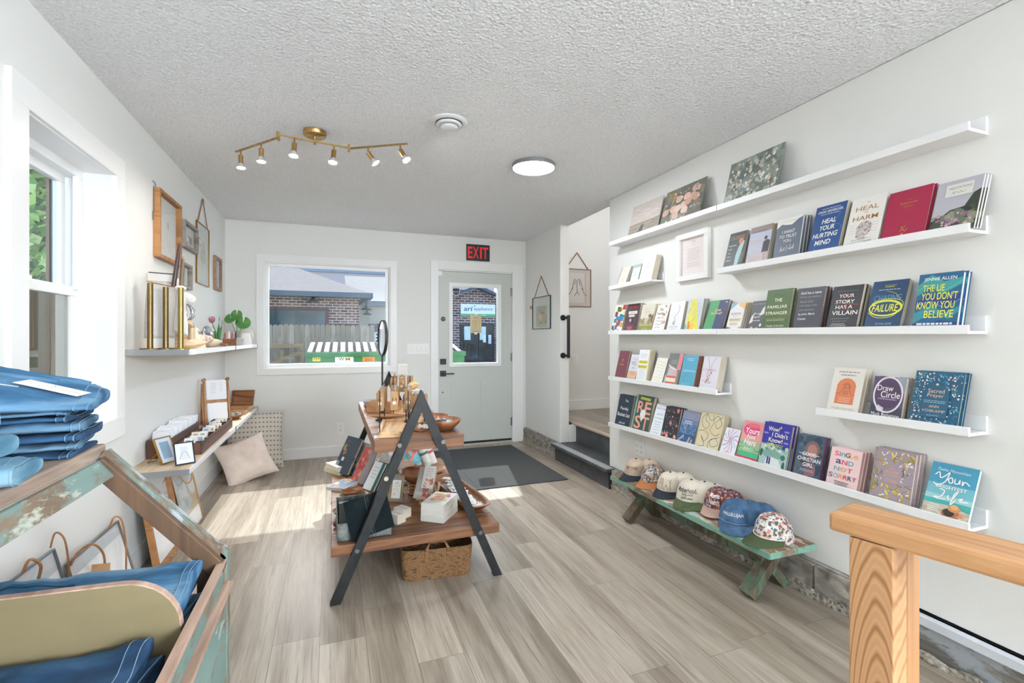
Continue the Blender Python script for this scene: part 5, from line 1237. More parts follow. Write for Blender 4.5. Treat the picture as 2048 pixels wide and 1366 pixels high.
for i, (c, l_) in enumerate((('#39403f', 'grey'), ('#d7d6d2', 'white'), ('#8d8f94', 'silver'), ('#c9c7c4', 'pale'))):
    make_book('notebook', '%s notebook filed behind the large dark one in the metal bin' % l_, 'notebook', F(.032 + .001 * i, 2.572 + i * .022, .279, 2, 24), .20, .15 - .004 * i, .012, c, [], 'notebooks in the metal bin')
for i, (x, y) in enumerate(((.325, 2.665), (.365, 2.735))):
    t = None
    for k in range(3):
        o = make_book('notepad', 'small white notepad, %s in the %s block pile beside the gold frame' % (('bottom', 'middle', 'top')[k], ('nearer', 'farther')[i]), 'notepad', Matrix.Translation((x, y, Lz + .0165 + k * .0165)) @ Matrix.Rotation(R(35), 4, 'Z') @ Matrix.Translation((-.03, -.045, 0)), .06, .08, .016, '#e6e2da', [B(.4, 0, .6, 1, '#cfc6b5')], 'little notepads', paper=PAPER)
GOLD = col('#b08a4a', .3, 1)
def easel_frame(label, M_, wd_, ht, fr, design, bg='#dcd9d3', leg=.1, thk=.008, group=None, name='photo_stand', tg=False):
    t = thing(name, label, 'frame', M_, group)
    s = MB(); zring(s, wd_, ht, .006, -thk, .002, fr); s.build('frame', t, .0008)
    s = MB(); s.box(.006, wd_ - .006, .006, ht - .006, -thk * .6, -.002, mat_of(bg, .5)); s.X = Matrix.Translation((.006, .006, 0)); printed(s, design, wd_ - .012, ht - .012, -.0018); s.build('print', t)
    s = MB(); s.box(.006, wd_ - .006, .006, ht - .006, .0, .0008, glass('frame glass', '#ffffff', .05)); s.build('glass', t)
    if leg:
        ti = M_.to_quaternion()
        s = MB()
        dn = (M_.to_3x3().inverted() @ Vector((0, 0, -1)))
        top = Vector((wd_ / 2, ht * .62, -thk))
        # foot on the ground plane of local origin
        base = M_.to_3x3().inverted() @ Vector((0, 0, 0))
        out = M_.to_3x3().inverted() @ (M_.to_3x3() @ Vector((0, 0, -1))).to_2d().to_3d().normalized()
        h_ = (M_.to_3x3() @ top).z
        ft = top + dn * h_ + out * leg * .6
        for sx in (-.25, .25): s.tube([top, ft + Vector((wd_ * sx, 0, 0))], .0022, fr, 6)
        s.tube([ft + Vector((-wd_ * .25, 0, 0)), ft + Vector((wd_ * .25, 0, 0))], .0022, fr, 6)
        s.build('easel_leg', t)
    return t
easel_frame('small gold frame standing beside the notepads under the table top', F(.318, 3.0, Lz + .003, -28, 20), .085, .155, GOLD, [B(.12, .1, .88, .85, '#e6e1d8'), S(90, 14, .25, .25, .75, .75, .05, ['#c9bfae', '#b5a58c'], 'leaf')], bg='#8d8a84', group='small metal frames', leg=.12)
for k in range(3):
    M_ = Matrix.Translation((.565, 2.665, Lz + .0335 * (k + 1))) @ Matrix.Rotation(R(-36 + (k - 1) * .8), 4, 'Z') @ Matrix.Translation((-.066, -.10, 0))
    make_book('book', 'thick white paperback, %s of the three stacked under the acrylic stand' % ('bottom', 'middle', 'top')[k], 'book', M_, .135, .20, .033, '#f0eee9', [E(.45, .55, .26, .16, '#d9808a'), S(91, 26, .2, .3, .8, .8, .07, ['#e08a70', '#cf6a80', '#e0c060', '#a9b06a', '#d9a04a'], 'blob'), G(.5, .3, .5, 3, .06, .02, '#8a8a6a'), B(.2, .1, .8, .13, '#c9cfc0')] if k == 2 else [], 'three stacked paperbacks', paper=PAPERW)
t = thing('wooden_easel', 'small folding wooden easel holding the tan backed picture book', 'easel', Z(.53, 2.85, Lz, 140))
s = MB(); s.bar((-.05, .0, 0), (-.05, -.06, .13), .012, .01, WOODL); s.bar((.05, .0, 0), (.05, -.06, .13), .012, .01, WOODL); s.bar((-.08, -.012, .03), (.08, -.012, .03), .02, .012, WOODL); s.build('front_frame', t)
s = MB(); s.bar((0, -.06, .13), (0, -.13, 0), .012, .01, WOODL); s.build('rear_leg', t)
make_book('picture_book', 'tan backed picture book standing on the wooden easel above the white stack', 'book', F(.455, 2.915, Lz + .035, -42, 26), .12, .19, .008, '#cfc6ba', [B(.1, .1, .9, .6, '#d9d2c8'), S(92, 16, .5, .05, .95, .5, .08, ['#d98a70', '#c9604a', '#e3b08a'], 'blob'), G(.5, .85, .7, 3, .06, .02, '#b5a999')], None, True)
t = thing('acrylic_stand', 'clear acrylic sign stand leaning in front of the tan picture book', 'stand', F(.475, 2.83, Lz + .10, -40, 24))
s = MB(); s.box(0, .10, 0, .17, -.002, .001, glass('acrylic', '#f2f6f6', .14)); s.box(0, .10, -.004, 0, -.002, .03, glass('acrylic', '#f2f6f6', .14)); s.build('sheet', t)
s = MB(); s.box(.012, .088, .02, .15, .0012, .0016, col('#e3dcd4', .7)); s.X = Matrix.Translation((.012, .02, 0)); printed(s, [G(.5, .85, .7, 4, .1, .02, '#a9a09a'), S(93, 12, .2, .05, .9, .4, .1, ['#d98a70', '#cf6a4a'], 'leaf')], .076, .13, .0018); s.build('card', t)
# long dough bowl
t = thing('dough_bowl', 'long reddish wooden dough bowl full of black and white cards on the lower right', 'bowl', Z(.745, 2.93, Lz, 7))
s = MB()
def dough(u, v):
    a = u * 2 * math.pi
    k = (abs(math.cos(a)) ** 4 + abs(math.sin(a)) ** 4) ** -.25
    pr = [(.55, 0), (.8, .012), (.98, .05), (1, .056), (.95, .057), (.78, .02), (.5, .012), (0.001, .012)]
    i = min(int(v * 7), 6); f = v * 7 - i
    r_ = pr[i][0] * (1 - f) + pr[i + 1][0] * f; z = pr[i][1] * (1 - f) + pr[i + 1][1] * f
    return (math.cos(a) * k * .085 * r_, math.sin(a) * k * .36 * r_, z)
s.grid(dough, 48, 14, WOODM); s.box(-.04, .04, -.19, .19, .0, .004, WOODM); s.build('bowl', t)
rg = random.Random(9)
for i in range(26):
    M_ = Matrix.Translation((.745 - .0, 2.93, Lz + .026 + i * .0012)) @ Matrix.Rotation(R(7), 4, 'Z') @ Matrix.Translation((rg.uniform(-.028, .028), -.27 + .54 * i / 26, 0)) @ Matrix.Rotation(rg.uniform(-.8, .8), 4, 'Z') @ Matrix.Rotation(rg.uniform(-.3, .3), 4, 'X')
    s = MB(); s.box(-.024, .024, -.03, .03, -.001, 0, col('#eceae6')); printed(s, [S(i, 5, .15, .15, .85, .85, .12, ['#2b2b2d', '#55565a', '#8a8c8e'], ('leaf', 'streak', 'blob')[i % 3])], .048, .06, .0001, -.024, -.03)
    o = s.build('patterned_card'); o.matrix_world = M_; tag(o, 'small black and white patterned card lying in the long dough bowl', 'card', 'cards in the dough bowl')
def bowl(label, x, y, z, r0, h_, mat, group=None, base=None, flute=0, name='wooden_bowl', sx=1, sy=1, head=0):
    t = thing(name, label, 'bowl', Z(x, y, z, head), group)
    s = MB(); s.lathe([(r0 * .42, 0), (r0 * .55, .004), (r0 * .85, h_ * .55), (r0, h_), (r0 * .965, h_ + .001), (r0 * .8, h_ * .55), (r0 * .5, .010), (.0005, .009)], (0, 0, base or 0), mat, 48, True, sx, sy, flute, 20); s.build('bowl', t)
    if base:
        s = MB()
        for k in range(4): s.lathe([(.02, base * k / 4), (r0 * .5, base * k / 4 + .004), (r0 * .55, base * (k + .5) / 4), (r0 * .5, base * (k + 1) / 4 - .004), (.02, base * (k + 1) / 4)], (0, 0, 0), WOODL, 32)
        s.build('ringed_foot', t)
    return t
bowl('large wooden pedestal bowl with ringed foot at the middle of the lower shelf', .515, 3.11, Lz, .118, .07, WOODM, None, .075)
bowl('round grey wooden bowl holding a smaller one on the left of the lower shelf', .12, 3.06, Lz, .085, .05, wood('grey wood', '#8d7f6c', '#b8a98f', 'x'))
bowl('small oval acacia bowl sitting inside the grey one', .115, 3.08, Lz + .030, .055, .045, WOODM, None, None, 0, 'wooden_bowl', 1.25, .9, 20)
bowl('shallow stone grey dish behind the metal bin', .06, 2.86, Lz, .06, .035, noisy('speckled stone', [(.3, '#8b857c'), (.7, '#b5afa6')], 60))
bowl('pale wooden dish at the far right of the lower shelf', .72, 3.52, Lz, .075, .035, WOODL)
bowl('copper mixing dish of the lower shelf behind the table leg', .33, 3.3, Lz, .07, .03, WOODM)
t = thing('heart_tassel', 'dark red heart shaped ornament at the left edge of the lower shelf', 'ornament', Z(.0175, 2.70, Lz))
s = MB(); s.lathe([(.001, 0), (.012, .006), (.017, .016), (.012, .026), (.001, .03)], (0, 0, 0), col('#6b2a2c', .3), 16); s.build('bead', t)
# books and frames further back
SL = '#3d4b58'
make_book('cookbook', 'large slate cookbook with small orange drawings leaning at the left of the table', 'book', F(.0, 3.79, Lz + .02, -62, 28), .20, .27, .02, SL, [T('SPICE', .25, .86, .2, .04, '#a08c6a', 0), S(95, 10, .12, .3, .35, .8, .05, ['#c9824a', '#a9694a', '#8f9a70'], 'blob'), B(.0, .0, .2, .3, '#8fa6a6'), B(.25, .32, .4, .42, '#dfe4ea')], 'leaning cookbooks', True)
t = thing('black_easel', 'thin dark easel under the large slate cookbook', 'easel', Z(.035, 3.80, Lz, -62))
s = MB(); s.tube([(.02, -.03, .002), (.0, .03, .13)], .003, MTL, 6); s.tube([(.18, -.03, .002), (.19, .03, .13)], .003, MTL, 6); s.tube([(.1, .10, .002), (.1, .03, .13)], .003, MTL, 6); s.tube([(.0, .03, .13), (.19, .03, .13)], .003, MTL, 6); s.tube([(.0, -.03, .018), (.2, -.03, .018)], .003, MTL, 6); s.build('wire_frame', t)
make_book('cookbook', 'cookbook with a blue food photograph leaning right behind the slate one', 'book', F(.085, 3.74, Lz + .012, -62, 28), .17, .24, .02, '#b9b4ac', [S(96, 30, .1, .05, .9, .5, .08, ['#3c6a8a', '#5f8fae', '#d9d4c8', '#e6e0d4'], 'blob'), G(.5, .85, .6, 3, .06, .02, '#8a8478')], 'leaning cookbooks', True)
make_book('cookbook', 'red and grey cookbook leaning near the middle of the lower shelf', 'book', F(.115, 3.50, Lz + .012, -60, 30), .16, .25, .022, '#b3625c', [B(.5, 0, 1, 1, '#8f8c8e'), S(97, 20, .05, .05, .5, .9, .06, ['#cf4a38', '#d98a70', '#a93a34'], 'blob')], 'leaning cookbooks', True)
make_book('recipe_book', 'white and teal recipe book leaning beside the acacia bowl', 'book', F(.185, 3.31, Lz + .008, -60, 32), .12, .19, .014, '#e3e6e6', [G(.4, .8, .5, 4, .12, .02, '#9aa4a4'), B(.75, 0, 1, 1, '#2f5f5f')], 'leaning cookbooks', True, None, None, '#1f4a4a')
make_book('recipe_book', 'dark teal recipe book leaning behind the white and teal one', 'book', F(.205, 3.325, Lz + .008, -60, 32), .12, .185, .014, '#2a5555', [G(.4, .8, .5, 2, .12, .02, '#9ab4b4')], 'leaning cookbooks', True)
for i, (x, y, a, wd_, ht, th, c, lab, des) in enumerate((
    (.055, 3.82, 30, .15, .2, .03, '#d9cfae', 'cream book lying lowest in the far left pile of the lower shelf', []),
    (.06, 3.815, 24, .15, .2, .03, '#e6e2d4', 'white book lying on the cream one in the far left pile', []),
    (.25, 3.80, -14, .17, .22, .035, '#3f5f7c', 'thick blue book lying in the far middle pile', []),
    (.25, 3.80, -8, .16, .21, .025, '#6f9fcc', 'sky blue picture book lying on top of the far middle pile', [S(98, 20, .1, .1, .9, .9, .1, ['#9cc4e6', '#5a8fc0', '#dfe9f2'], 'blob')]),
    (.075, 3.42, -35, .14, .2, .02, '#c9c3b6', 'tan book lying flat at the left edge of the lower shelf', [B(.05, .05, .95, .95, '#5f84ad'), S(99, 14, .1, .1, .6, .9, .1, ['#c9a070', '#d9d4c4', '#8fb0cf'], 'blob')]),
    (.27, 3.42, 8, .15, .2, .012, '#a9b6cf', 'thin lilac booklet lying flat in the middle of the lower shelf', [G(.5, .8, .7, 5, .12, .03, '#7f90b8')]),
    (.46, 3.42, 30, .16, .2, .02, '#6fa4bd', 'aqua patterned book lying near the pedestal bowl', [S(100, 40, .05, .05, .95, .95, .07, ['#dfe6e4', '#8fc0cf', '#3f7f9a', '#e8c8b0'], 'blob')]),
    (.58, 3.36, -20, .14, .18, .02, '#e6cfc0', 'peach and blue patterned book right behind the pedestal bowl', [S(101, 40, .05, .05, .95, .95, .07, ['#f0e4da', '#d99a8a', '#6fa0c0', '#9fb8a0'], 'blob')]))):
    zb = Lz + {1: .0305, 3: .0355}.get(i, 0) + th
    make_book('book', lab, 'book', Matrix.Translation((x, y, zb)) @ Matrix.Rotation(R(a), 4, 'Z') @ Matrix.Translation((-wd_ / 2, -ht / 2, 0)), wd_, ht, th, c, des, 'books lying on the lower shelf', i != 5, paper=PAPERW)
FLR = [S(102, 26, .05, .05, .95, .95, .12, ['#cf3f44', '#e06a58', '#d94a5a', '#3c7a58', '#2f6a5a'], 'flower'), S(103, 16, .05, .05, .95, .95, .12, ['#5fb0c0', '#8fcfd6', '#d9a0b8'], 'leaf')]
make_book('greeting_card', 'teal greeting card with red flowers hanging point down over the lower shelf', 'card', F(.49, 3.62, Lz + .11, 0, 12, -30), .13, .2, .003, '#3f9aa8', FLR, 'cards behind the pedestal bowl')
make_book('greeting_card', 'pale card with peach wash standing left of the red flowered card', 'card', F(.40, 3.70, Lz + .001, 0, 14, 0), .11, .2, .003, '#d9cdbd', [S(104, 20, .1, .1, .9, .5, .1, ['#e0b08a', '#d9a58a', '#9fb4c4'], 'blob')], 'cards behind the pedestal bowl')
for i, (x, y, c, lab) in enumerate(((.62, 3.66, '#dcd5cb', 'cream'), (.68, 3.62, '#c9d0c4', 'sage striped'), (.73, 3.67, '#e0d6d2', 'pink striped'))):
    t = thing('tea_towel', 'rolled %s tea towel standing tilted at the far right of the lower shelf' % lab, 'towel', Z(x, y, Lz, 10 * i), 'rolled tea towels')
    s = MB(); dr_ = Vector((-.35, .15, 1)).normalized(); p0 = Vector((0, 0, .036)); s.tube([p0 + dr_ * .2 * k / 8 for k in range(9)], .032, noisy('towel ' + lab, [(.3, c), (.7, '#efe9e2')], 120), 20)
    s.build('roll', t)
    s = MB(); s.tube([p0 + dr_ * .09, p0 + dr_ * .11], .0335, col(('#a9a294', '#4f7a68', '#b8606a')[i], .8), 20); s.build('band', t)
# ---- upper shelf goods
MG = Matrix.Translation
def mirror(): pass
t = thing('round_mirror', 'tall round tabletop mirror on a thin black stand', 'mirror', Z(.286, 3.02, U))
s = MB(); s.lathe([(.042, 0), (.042, .004), (.022, .018), (.011, .045), (.009, .12), (.012, .125), (.006, .13), (.0055, .395)], (0, 0, 0), BLK, 24); s.build('stand', t)
nrm = Vector((-.994, -.125, .02)).normalized()
q = nrm.to_track_quat('Z', 'Y').to_matrix().to_4x4()
s = MB(); s.X = MG((0, 0, .505)) @ q; s.lathe([(.108, -.010), (.110, -.006), (.110, .006), (.106, .008), (.103, .004), (.103, -.008)], (0, 0, 0), BLK, 48); s.build('rim', t)
s = MB(); s.X = MG((0, 0, .505)) @ q; s.lathe([(.103, -.002), (.103, .003)], (0, 0, 0), col('#d5d7d8', .04, 1), 48, False); s.X = Matrix.Identity(4); s.build('mirror_glass', t)
KR = noisy('kraft card', [(.3, '#a37a52'), (.7, '#bd946a')], 20, (1, 1, 1), .8)
def jewel_stand(label, x, y, head, wd_, dp, ht, tray, group):
    t = thing('jewelry_stand', label, 'stand', Z(x, y, U, head), group)
    TRY = wood('pale tray', '#ab8157', '#dcb98c', 'y', 10, .45, .05, .2)
    s = MB(); s.box(-wd_ / 2, wd_ / 2, -dp / 2, dp / 2, 0, .012, TRY)
    ring2 = ((-wd_ / 2, wd_ / 2, -dp / 2, -dp / 2 + .018), (-wd_ / 2, wd_ / 2, dp / 2 - .018, dp / 2), (-wd_ / 2, -wd_ / 2 + .018, -dp / 2, dp / 2), (wd_ / 2 - .018, wd_ / 2, -dp / 2, dp / 2))
    if tray:
        for a in ring2: s.box(a[0], a[1], a[2], a[3], .012, .028, TRY)
    s.build('wooden_tray', t, .002)
    px, py = wd_ / 2 - .012, dp / 2 - .012
    for sx in (-1, 1):
        for sy in (-1, 1):
            s = MB(); s.tube([(sx * px, sy * py, .012), (sx * px, sy * py, ht)], .003, BLK, 8); s.build('post', t)
    for sx in (-1, 0, 1):
        s = MB(); s.tube([(sx * px, -py, ht), (sx * px, py, ht)], .003, BLK, 8); s.build('rail', t)
    return t, px, py
def hang_cards(x, y, head, px, py, ht, n, lab, group, seed, zo=0):
    rg = random.Random(seed)
    b0 = None
    for sx in (-1, 0, 1):
        for i in range(n):
            yy = -py + (i + .6 + sx * .25) * 2 * py / (n + .2)
            M_ = Z(x, y, U, head) @ MG((sx * px, yy, ht - .104 + zo)) @ Matrix.Rotation(R(rg.uniform(-24, 24)), 4, 'Z') @ Matrix.Rotation(R(90), 4, 'X')
            if b0 is None:
                b0 = thing('earring_card', 'kraft earring card hanging on the %s' % lab, 'card', M_, group)
                s = MB(); s.box(-.019, .019, 0, .092, -.0005, .0005, KR); s.box(-.008, .008, .03, .045, .0006, .0009, col('#e9e4da')); s.build('card', b0)
                s = MB(); s.tube([(0, .092, 0), (-.005, .101, 0), (0, .108, 0), (.005, .101, 0), (0, .094, 0)], .001, col('#c9c9c9', .2, 1), 5); s.tube([(-.008, .07, .002), (-.01, .05, .004), (-.006, .06, .002)], .0014, col('#d9c8a0', .2, 1), 5); s.tube([(.008, .07, .002), (.01, .05, .004), (.006, .06, .002)], .0014, col('#d9c8a0', .2, 1), 5); s.build('earrings', b0)
            else: dup(b0, M_, 'kraft earring card hanging on the %s' % lab, group)
_, px, py = jewel_stand('wooden tray jewelry stand with four black posts at the near left of the table', .325, 2.69, -9, .165, .42, .235, True, 'jewelry stands')
hang_cards(.325, 2.69, -9, px, py, .235, 7, 'four post tray stand near the mirror', 'earring cards on the tray stand', 4)
_, px, py = jewel_stand('smaller jewelry stand full of kraft cards behind the steel apex', .47, 2.92, -9, .13, .22, .17, False, 'jewelry stands')
hang_cards(.47, 2.92, -9, px, py, .17, 6, 'smaller stand behind the steel apex', 'earring cards on the smaller stand', 5)
_, px, py = jewel_stand('tallest jewelry stand at the far end, carrying brown card packs', .44, 3.28, -9, .13, .26, .255, False, 'jewelry stands')
hang_cards(.44, 3.28, -9, px, py, .255, 8, 'tallest stand at the far end', 'earring cards on the tallest stand', 6)
t = thing('wooden_box', 'open pale wooden trough box behind the round mirror', 'box', Z(.33, 3.36, U, -30))
s = MB(); s.box(-.11, .11, -.04, .04, 0, .006, WOODL)
for a in ((-.11, .11, -.04, -.034), (-.11, .11, .034, .04), (-.11, -.104, -.034, .034), (.104, .11, -.034, .034)): s.box(a[0], a[1], a[2], a[3], .006, .075, WOODL)
s.build('box_body', t, .001)
bowl('large fluted wooden bowl of sunglasses cloths at the near right of the table top', .575, 2.60, U, .095, .058, WOODM, 'fluted bowls', None, .05)
bowl('smaller fluted wooden bowl behind the large one', .575, 2.83, U, .075, .045, WOODM, 'fluted bowls', None, .05)
rg = random.Random(17)
for i in range(12):
    a = i * 2.4; q_ = .045 * math.sqrt(i / 12)
    s = MB(); s.box(-.018, .018, -.012, .012, 0, .005, col(('#2f3a4a', '#dfe3e8', '#5f6f86')[i % 3], .35)); o = s.build('enamel_pin', None, .001)
    o.matrix_world = Matrix.Translation((.575 + q_ * math.cos(a), 2.60 + q_ * math.sin(a), U + .034 + i * .0011)) @ Matrix.Rotation(a, 4, 'Z') @ Matrix.Rotation(.3, 4, 'X')
    tag(o, 'dark or white enamel pin in the large fluted bowl', 'pin', 'enamel pins in the fluted bowl')
bowl('shallow oval orange wooden dish beside the mirror foot', .30, 2.93, U + .027, .075, .018, wood('orange wood', '#7f4f30', '#a8744a', 'x'), None, None, 0, 'wooden_dish', 1.35, .7, -20)
bowl('grey blue bowl at the far left of the table top', .265, 3.62, U, .06, .05, col('#8fa3b3', .3), None, None, 0, 'ceramic_bowl')
bowl('brown wooden bowl in front of the grey blue one', .255, 3.48, U, .055, .035, WOODM)
t = thing('sea_shell', 'tan sea shell crowning the card stand left of the steel apex', 'shell', Z(.50, 3.10, U + .1705, 20))
s = MB(); s.box(-.06, .03, -.05, .05, 0, .003, col('#e6e4de')); s.build('card_pad', t)
s = MB(); s.X = Matrix.Translation((-.015, 0, .028)) @ Matrix.Rotation(R(80), 4, 'Y'); s.lathe([(.001, -.055), (.012, -.04), (.024, -.02), (.026, 0), (.02, .02), (.009, .038), (.001, .05)], (0, 0, 0), noisy('shell', [(.3, '#b98f5c'), (.7, '#dbb888')], 20, (1, 1, 4), .5), 20, True, 1, 1, .06, 6); s.build('shell_body', t)
for i, (x, y, h_, c, lab) in enumerate(((.345, 3.30, 26, '#aeb2ba', 'grey'), (.41, 3.18, -20, '#d6cfca', 'marbled pink'))):
    o = MB(); o.box(-.03, .03, -.012, .012, 0, .07, mat_of(c)); o = o.build('gift_box', None, .002); o.matrix_world = Z(x, y, U + (.0765 if i == 0 else .2585), h_) @ Matrix.Rotation(R(0), 4, 'Y')
    if i == 0: o.location = (.345, 3.345, U + .0065)
    else: o.location = (.44, 3.26, U + .2585)
    tag(o, '%s little gift box standing among the jewelry stands' % lab, 'box')
s = MB(); s.box(0, .105, 0, .075, -.001, 0, col('#dfe6e6', .5)); printed(s, [S(110, 30, .05, .05, .95, .95, .05, ['#8fa4a8', '#b5c6c8', '#6f8488'], 'streak')], .105, .075, .0002)
o = s.build('paper_card'); o.matrix_world = Matrix.Translation((.195, 2.49, U + .0015)) @ Matrix.Rotation(R(-6), 4, 'Z'); tag(o, 'pale patterned paper card on the near left corner of the table top', 'card')
t = thing('trinket_dish', 'small tray of white trinkets tucked behind the steel leg', 'dish', Z(.465, 2.62, U, 30))
s = MB(); s.box(-.05, .05, -.035, .035, 0, .006, WOODM); s.build('tray', t, .002)
s = MB()
for i in range(9): s.lathe([(.001, -.009), (.009, -.004), (.010, .004), (.001, .010)], (rg.uniform(-.035, .035), rg.uniform(-.022, .022), .015 + .004 * (i % 3)), col('#e6e3de', .4), 10)
tag(s.build('trinkets', t), None, None, None, 'stuff')
# floor mat and floor register
s = MB()
MATM = noisy('charcoal mat', [(.35, '#37393b'), (.65, '#505254')], 260, (1, 1, 1), .98, 0, .5, 4, .004)
s.box(1.15, 1.985, 3.84, 5.32, 0, .008, MATM); s.box(.95, 1.15, 3.84, 5.32, 0, .008, MATM); tag(s.build('door_mat', None, .003), 'charcoal ribbed entrance mat in front of the door', 'mat')
# ------------------------------------------------------------- left wall shelves
MET = col('#9b9b9d', .35, .6)
SHT = wood('blond shelf', '#b89b7c', '#dcc6a8', 'y', 9, .45, .03)
for z, lab, joints in ((1.183, 'upper long white fronted shelf on the left wall', (4.28,)), (.545, 'lower long shelf on the left wall above the leaning frames', (4.29,))):
    t = thing('wall_shelf', lab, 'shelf', (0, 0, 0), 'long shelves on the left wall')
    s = MB(); s.box(XL, -.722, 2.992, 5.485, z + .002, z + .03, SHT); s.build('board', t)
    s = MB(); s.box(-.722, -.714, 2.99, 5.485, z, z + .031, col('#eeeef0', .25)); s.build('front_edge', t, .001)
    s = MB(); s.box(XL, -.714, 2.984, 2.992, z, z + .031, MET); s.build('end_strip', t, .001)
    for y in joints + (5.45,):
        s = MB(); s.box(-.716, -.7115, y, y + .012, z - .004, z + .034, BLK); s.build('joint_clip', t)
    for y in (3.4, 5.1):
        s = MB(); s.box(XL, -.8, y, y + .02, z - .012, z, BLK); s.build('bracket', t)
S1, S2 = 1.2135, .5755
# framed pieces hung on the left wall: x out of wall
def wframe(label, y, z, wd_, ht, bw, dp, fr, bg, des, group, strap=None, name='framed_print', mat_b=0, lean=0, xw=XL + .001, gl=True, tilt=0, cat='picture', head=90):
    t = thing(name, label, cat, F(xw, y, z, head, tilt), group)
    s = MB(); zring(s, wd_, ht, bw, 0, dp, fr); s.build('frame', t, .001)
    s = MB(); s.box(bw, wd_ - bw, bw, ht - bw, 0.001, .003, mat_of(bg, .7)); s.X = Matrix.Translation((bw, bw, 0)); printed(s, des, wd_ - 2 * bw, ht - 2 * bw, .0032); s.build('print', t)
    if gl: s = MB(); s.box(bw, wd_ - bw, bw, ht - bw, dp * .55, dp * .55 + .001, glass('frame glass', '#ffffff', .05)); s.build('glass', t)
    if strap:
        sc_, sh_, lw = strap
        s = MB(); s.bar((wd_ * .1, ht, dp / 2), (wd_ / 2, ht + sh_, dp / 2), .0025, lw, sc_, (0, 0, 1)) if False else None
        s = MB()
        for sx in (.1, .9):
            a, b_ = Vector((wd_ * sx, ht - .004, dp / 2)), Vector((wd_ / 2, ht + sh_, dp / 2))
            s.bar(a, b_, lw, .0025, sc_, (0, 0, 1))
        s.tube([(wd_ / 2, ht + sh_ - .006, -.0), (wd_ / 2, ht + sh_ - .006, dp)], .004, col('#8a8a88', .3, 1), 8)
        s.build('hanging_strap', t)
    return t
OAK = wood('oak frame', '#835731', '#b37f4e', 'z', 10)
GRYW = wood('grey driftwood', '#6f675e', '#9d948a', 'z', 12)
BRZ = col('#8a6a3c', .3, 1)
LEA = noisy('tan leather', [(.3, '#8a5c38'), (.7, '#a87449')], 30, (1, 1, 1), .55)
GP = 'frames hung on the left wall'
wframe('tall oak framed pale botanical print, largest on the left wall', 3.446, 1.765, .45, .42, .022, .035, OAK, '#d9d8d2', [S(120, 20, .2, .05, .8, .35, .06, ['#c9c3b4', '#b9b7a6', '#d6cbb8'], 'streak'), E(.6, .58, .06, .07, '#b4b3aa'), L([(.6, .5), (.55, .3), (.5, .1)], .01, '#c4bfb0')], GP)
wframe('small grey driftwood frame with a hanging price tag', 3.985, 1.925, .36, .195, .022, .032, GRYW, '#c5c3c0', [S(121, 20, .2, .1, .7, .8, .1, ['#8b8680', '#a39e98', '#e3e0dc', '#70695f'], 'blob')], GP)
wframe('narrow glass frame with a pressed flower hanging from a leather strap', 4.398, 1.712, .40, .495, .007, .012, BRZ, '#d3d6d2', [B(.18, .08, .82, .8, '#d9dbd6'), L([(.5, .15), (.5, .4), (.48, .62)], .014, '#a9ae96'), S(122, 16, .3, .4, .7, .7, .1, ['#b9bfa4', '#c9cdb8', '#a5ab8f'], 'leaf'), P([(.44, .6), (.56, .6), (.5, .74)], '#c4b8a6')], GP, (LEA, .215, .016))
wframe('small grey driftwood frame low behind the brass candle holders', 3.869, 1.628, .30, .182, .020, .035, GRYW, '#cfcdc9', [S(123, 14, .1, .1, .9, .9, .1, ['#a09a92', '#b9b3ab', '#8a7f70'], 'streak'), B(.35, .55, .6, .85, '#bcae9a'), G(.47, .78, .18, 3, .08, .02, '#6d6353')], GP)
wframe('small reddish wood frame nearest the corner on the left wall', 4.985, 1.716, .26, .308, .028, .024, wood('red brown frame', '#6f4634', '#a9866c', 'z', 16), '#b9c0cb', [B(.1, .05, .9, .95, '#aeb6c6')], GP)
# price tag on driftwood frame
t = thing('price_tag', 'little white price tag with brown edge hanging on the driftwood frame', 'tag', F(XL + .05, 4.27, 2.0, 90, 0, -8))
s = MB(); s.box(0, .075, 0, .05, 0, .001, col('#8f6c48')); s.box(.006, .069, .006, .044, .001, .0015, col('#ecebe8')); s.X = MG((0, 0, 0)); printed(s, [G(.5, .6, .6, 2, .25, .08, '#6d6d6d')], .075, .05, .0016); s.build('tag', t)
# small hook with string on the big oak frame
s = MB(); s.tube([(XL, 3.43, 2.215), (XL + .012, 3.435, 2.21), (XL + .014, 3.45, 2.19)], .002, col('#55504a', .6), 6); s.tube([(XL + .006, 3.44, 2.19), (XL + .006, 3.44, 2.03)], .0012, col('#55504a', .6), 5); s.box(XL + .002, XL + .006, 3.428, 3.44, 1.985, 2.035, col('#8a8178')); tag(s.build('wire_hanger'), 'thin wire hanger with a tiny tag at the side of the oak frame', 'hanger')
# ---- upper shelf goods
def brass_stick(x, y, h_, label, mat):
    t = thing('candle_holder', label, 'candle holder', (x, y, S1), 'brass candle holders')
    s = MB(); s.lathe([(.0465, 0), (.0465, .007), (.044, .008), (.0005, .008)], (0, 0, 0), mat, 40); s.build('base_plate', t)
    s = MB(); s.tube([(0, 0, .008), (0, 0, h_)], .0135, mat, 24, False); s.lathe([(.0135, h_ - .002), (.012, h_), (.0105, h_), (.0105, h_ - .03), (.0003, h_ - .03)], (0, 0, 0), mat, 24); s.build('stem', t)
    return t
BR = noisy('aged brass', [(.3, '#665438'), (.7, '#8c7750')], 9, (1, 1, .3), .42, 1)
brass_stick(-.905, 3.045, .352, 'leftmost and tallest brass candle holder on the upper shelf', BR)
brass_stick(-.848, 3.09, .338, 'middle brass candle holder on the upper shelf', BR)
brass_stick(-.770, 3.055, .335, 'brass candle holder nearest the shelf edge, in front of the taper candles', noisy('bright brass', [(.3, '#86713f'), (.7, '#a89058')], 9, (1, 1, .3), .36, 1))
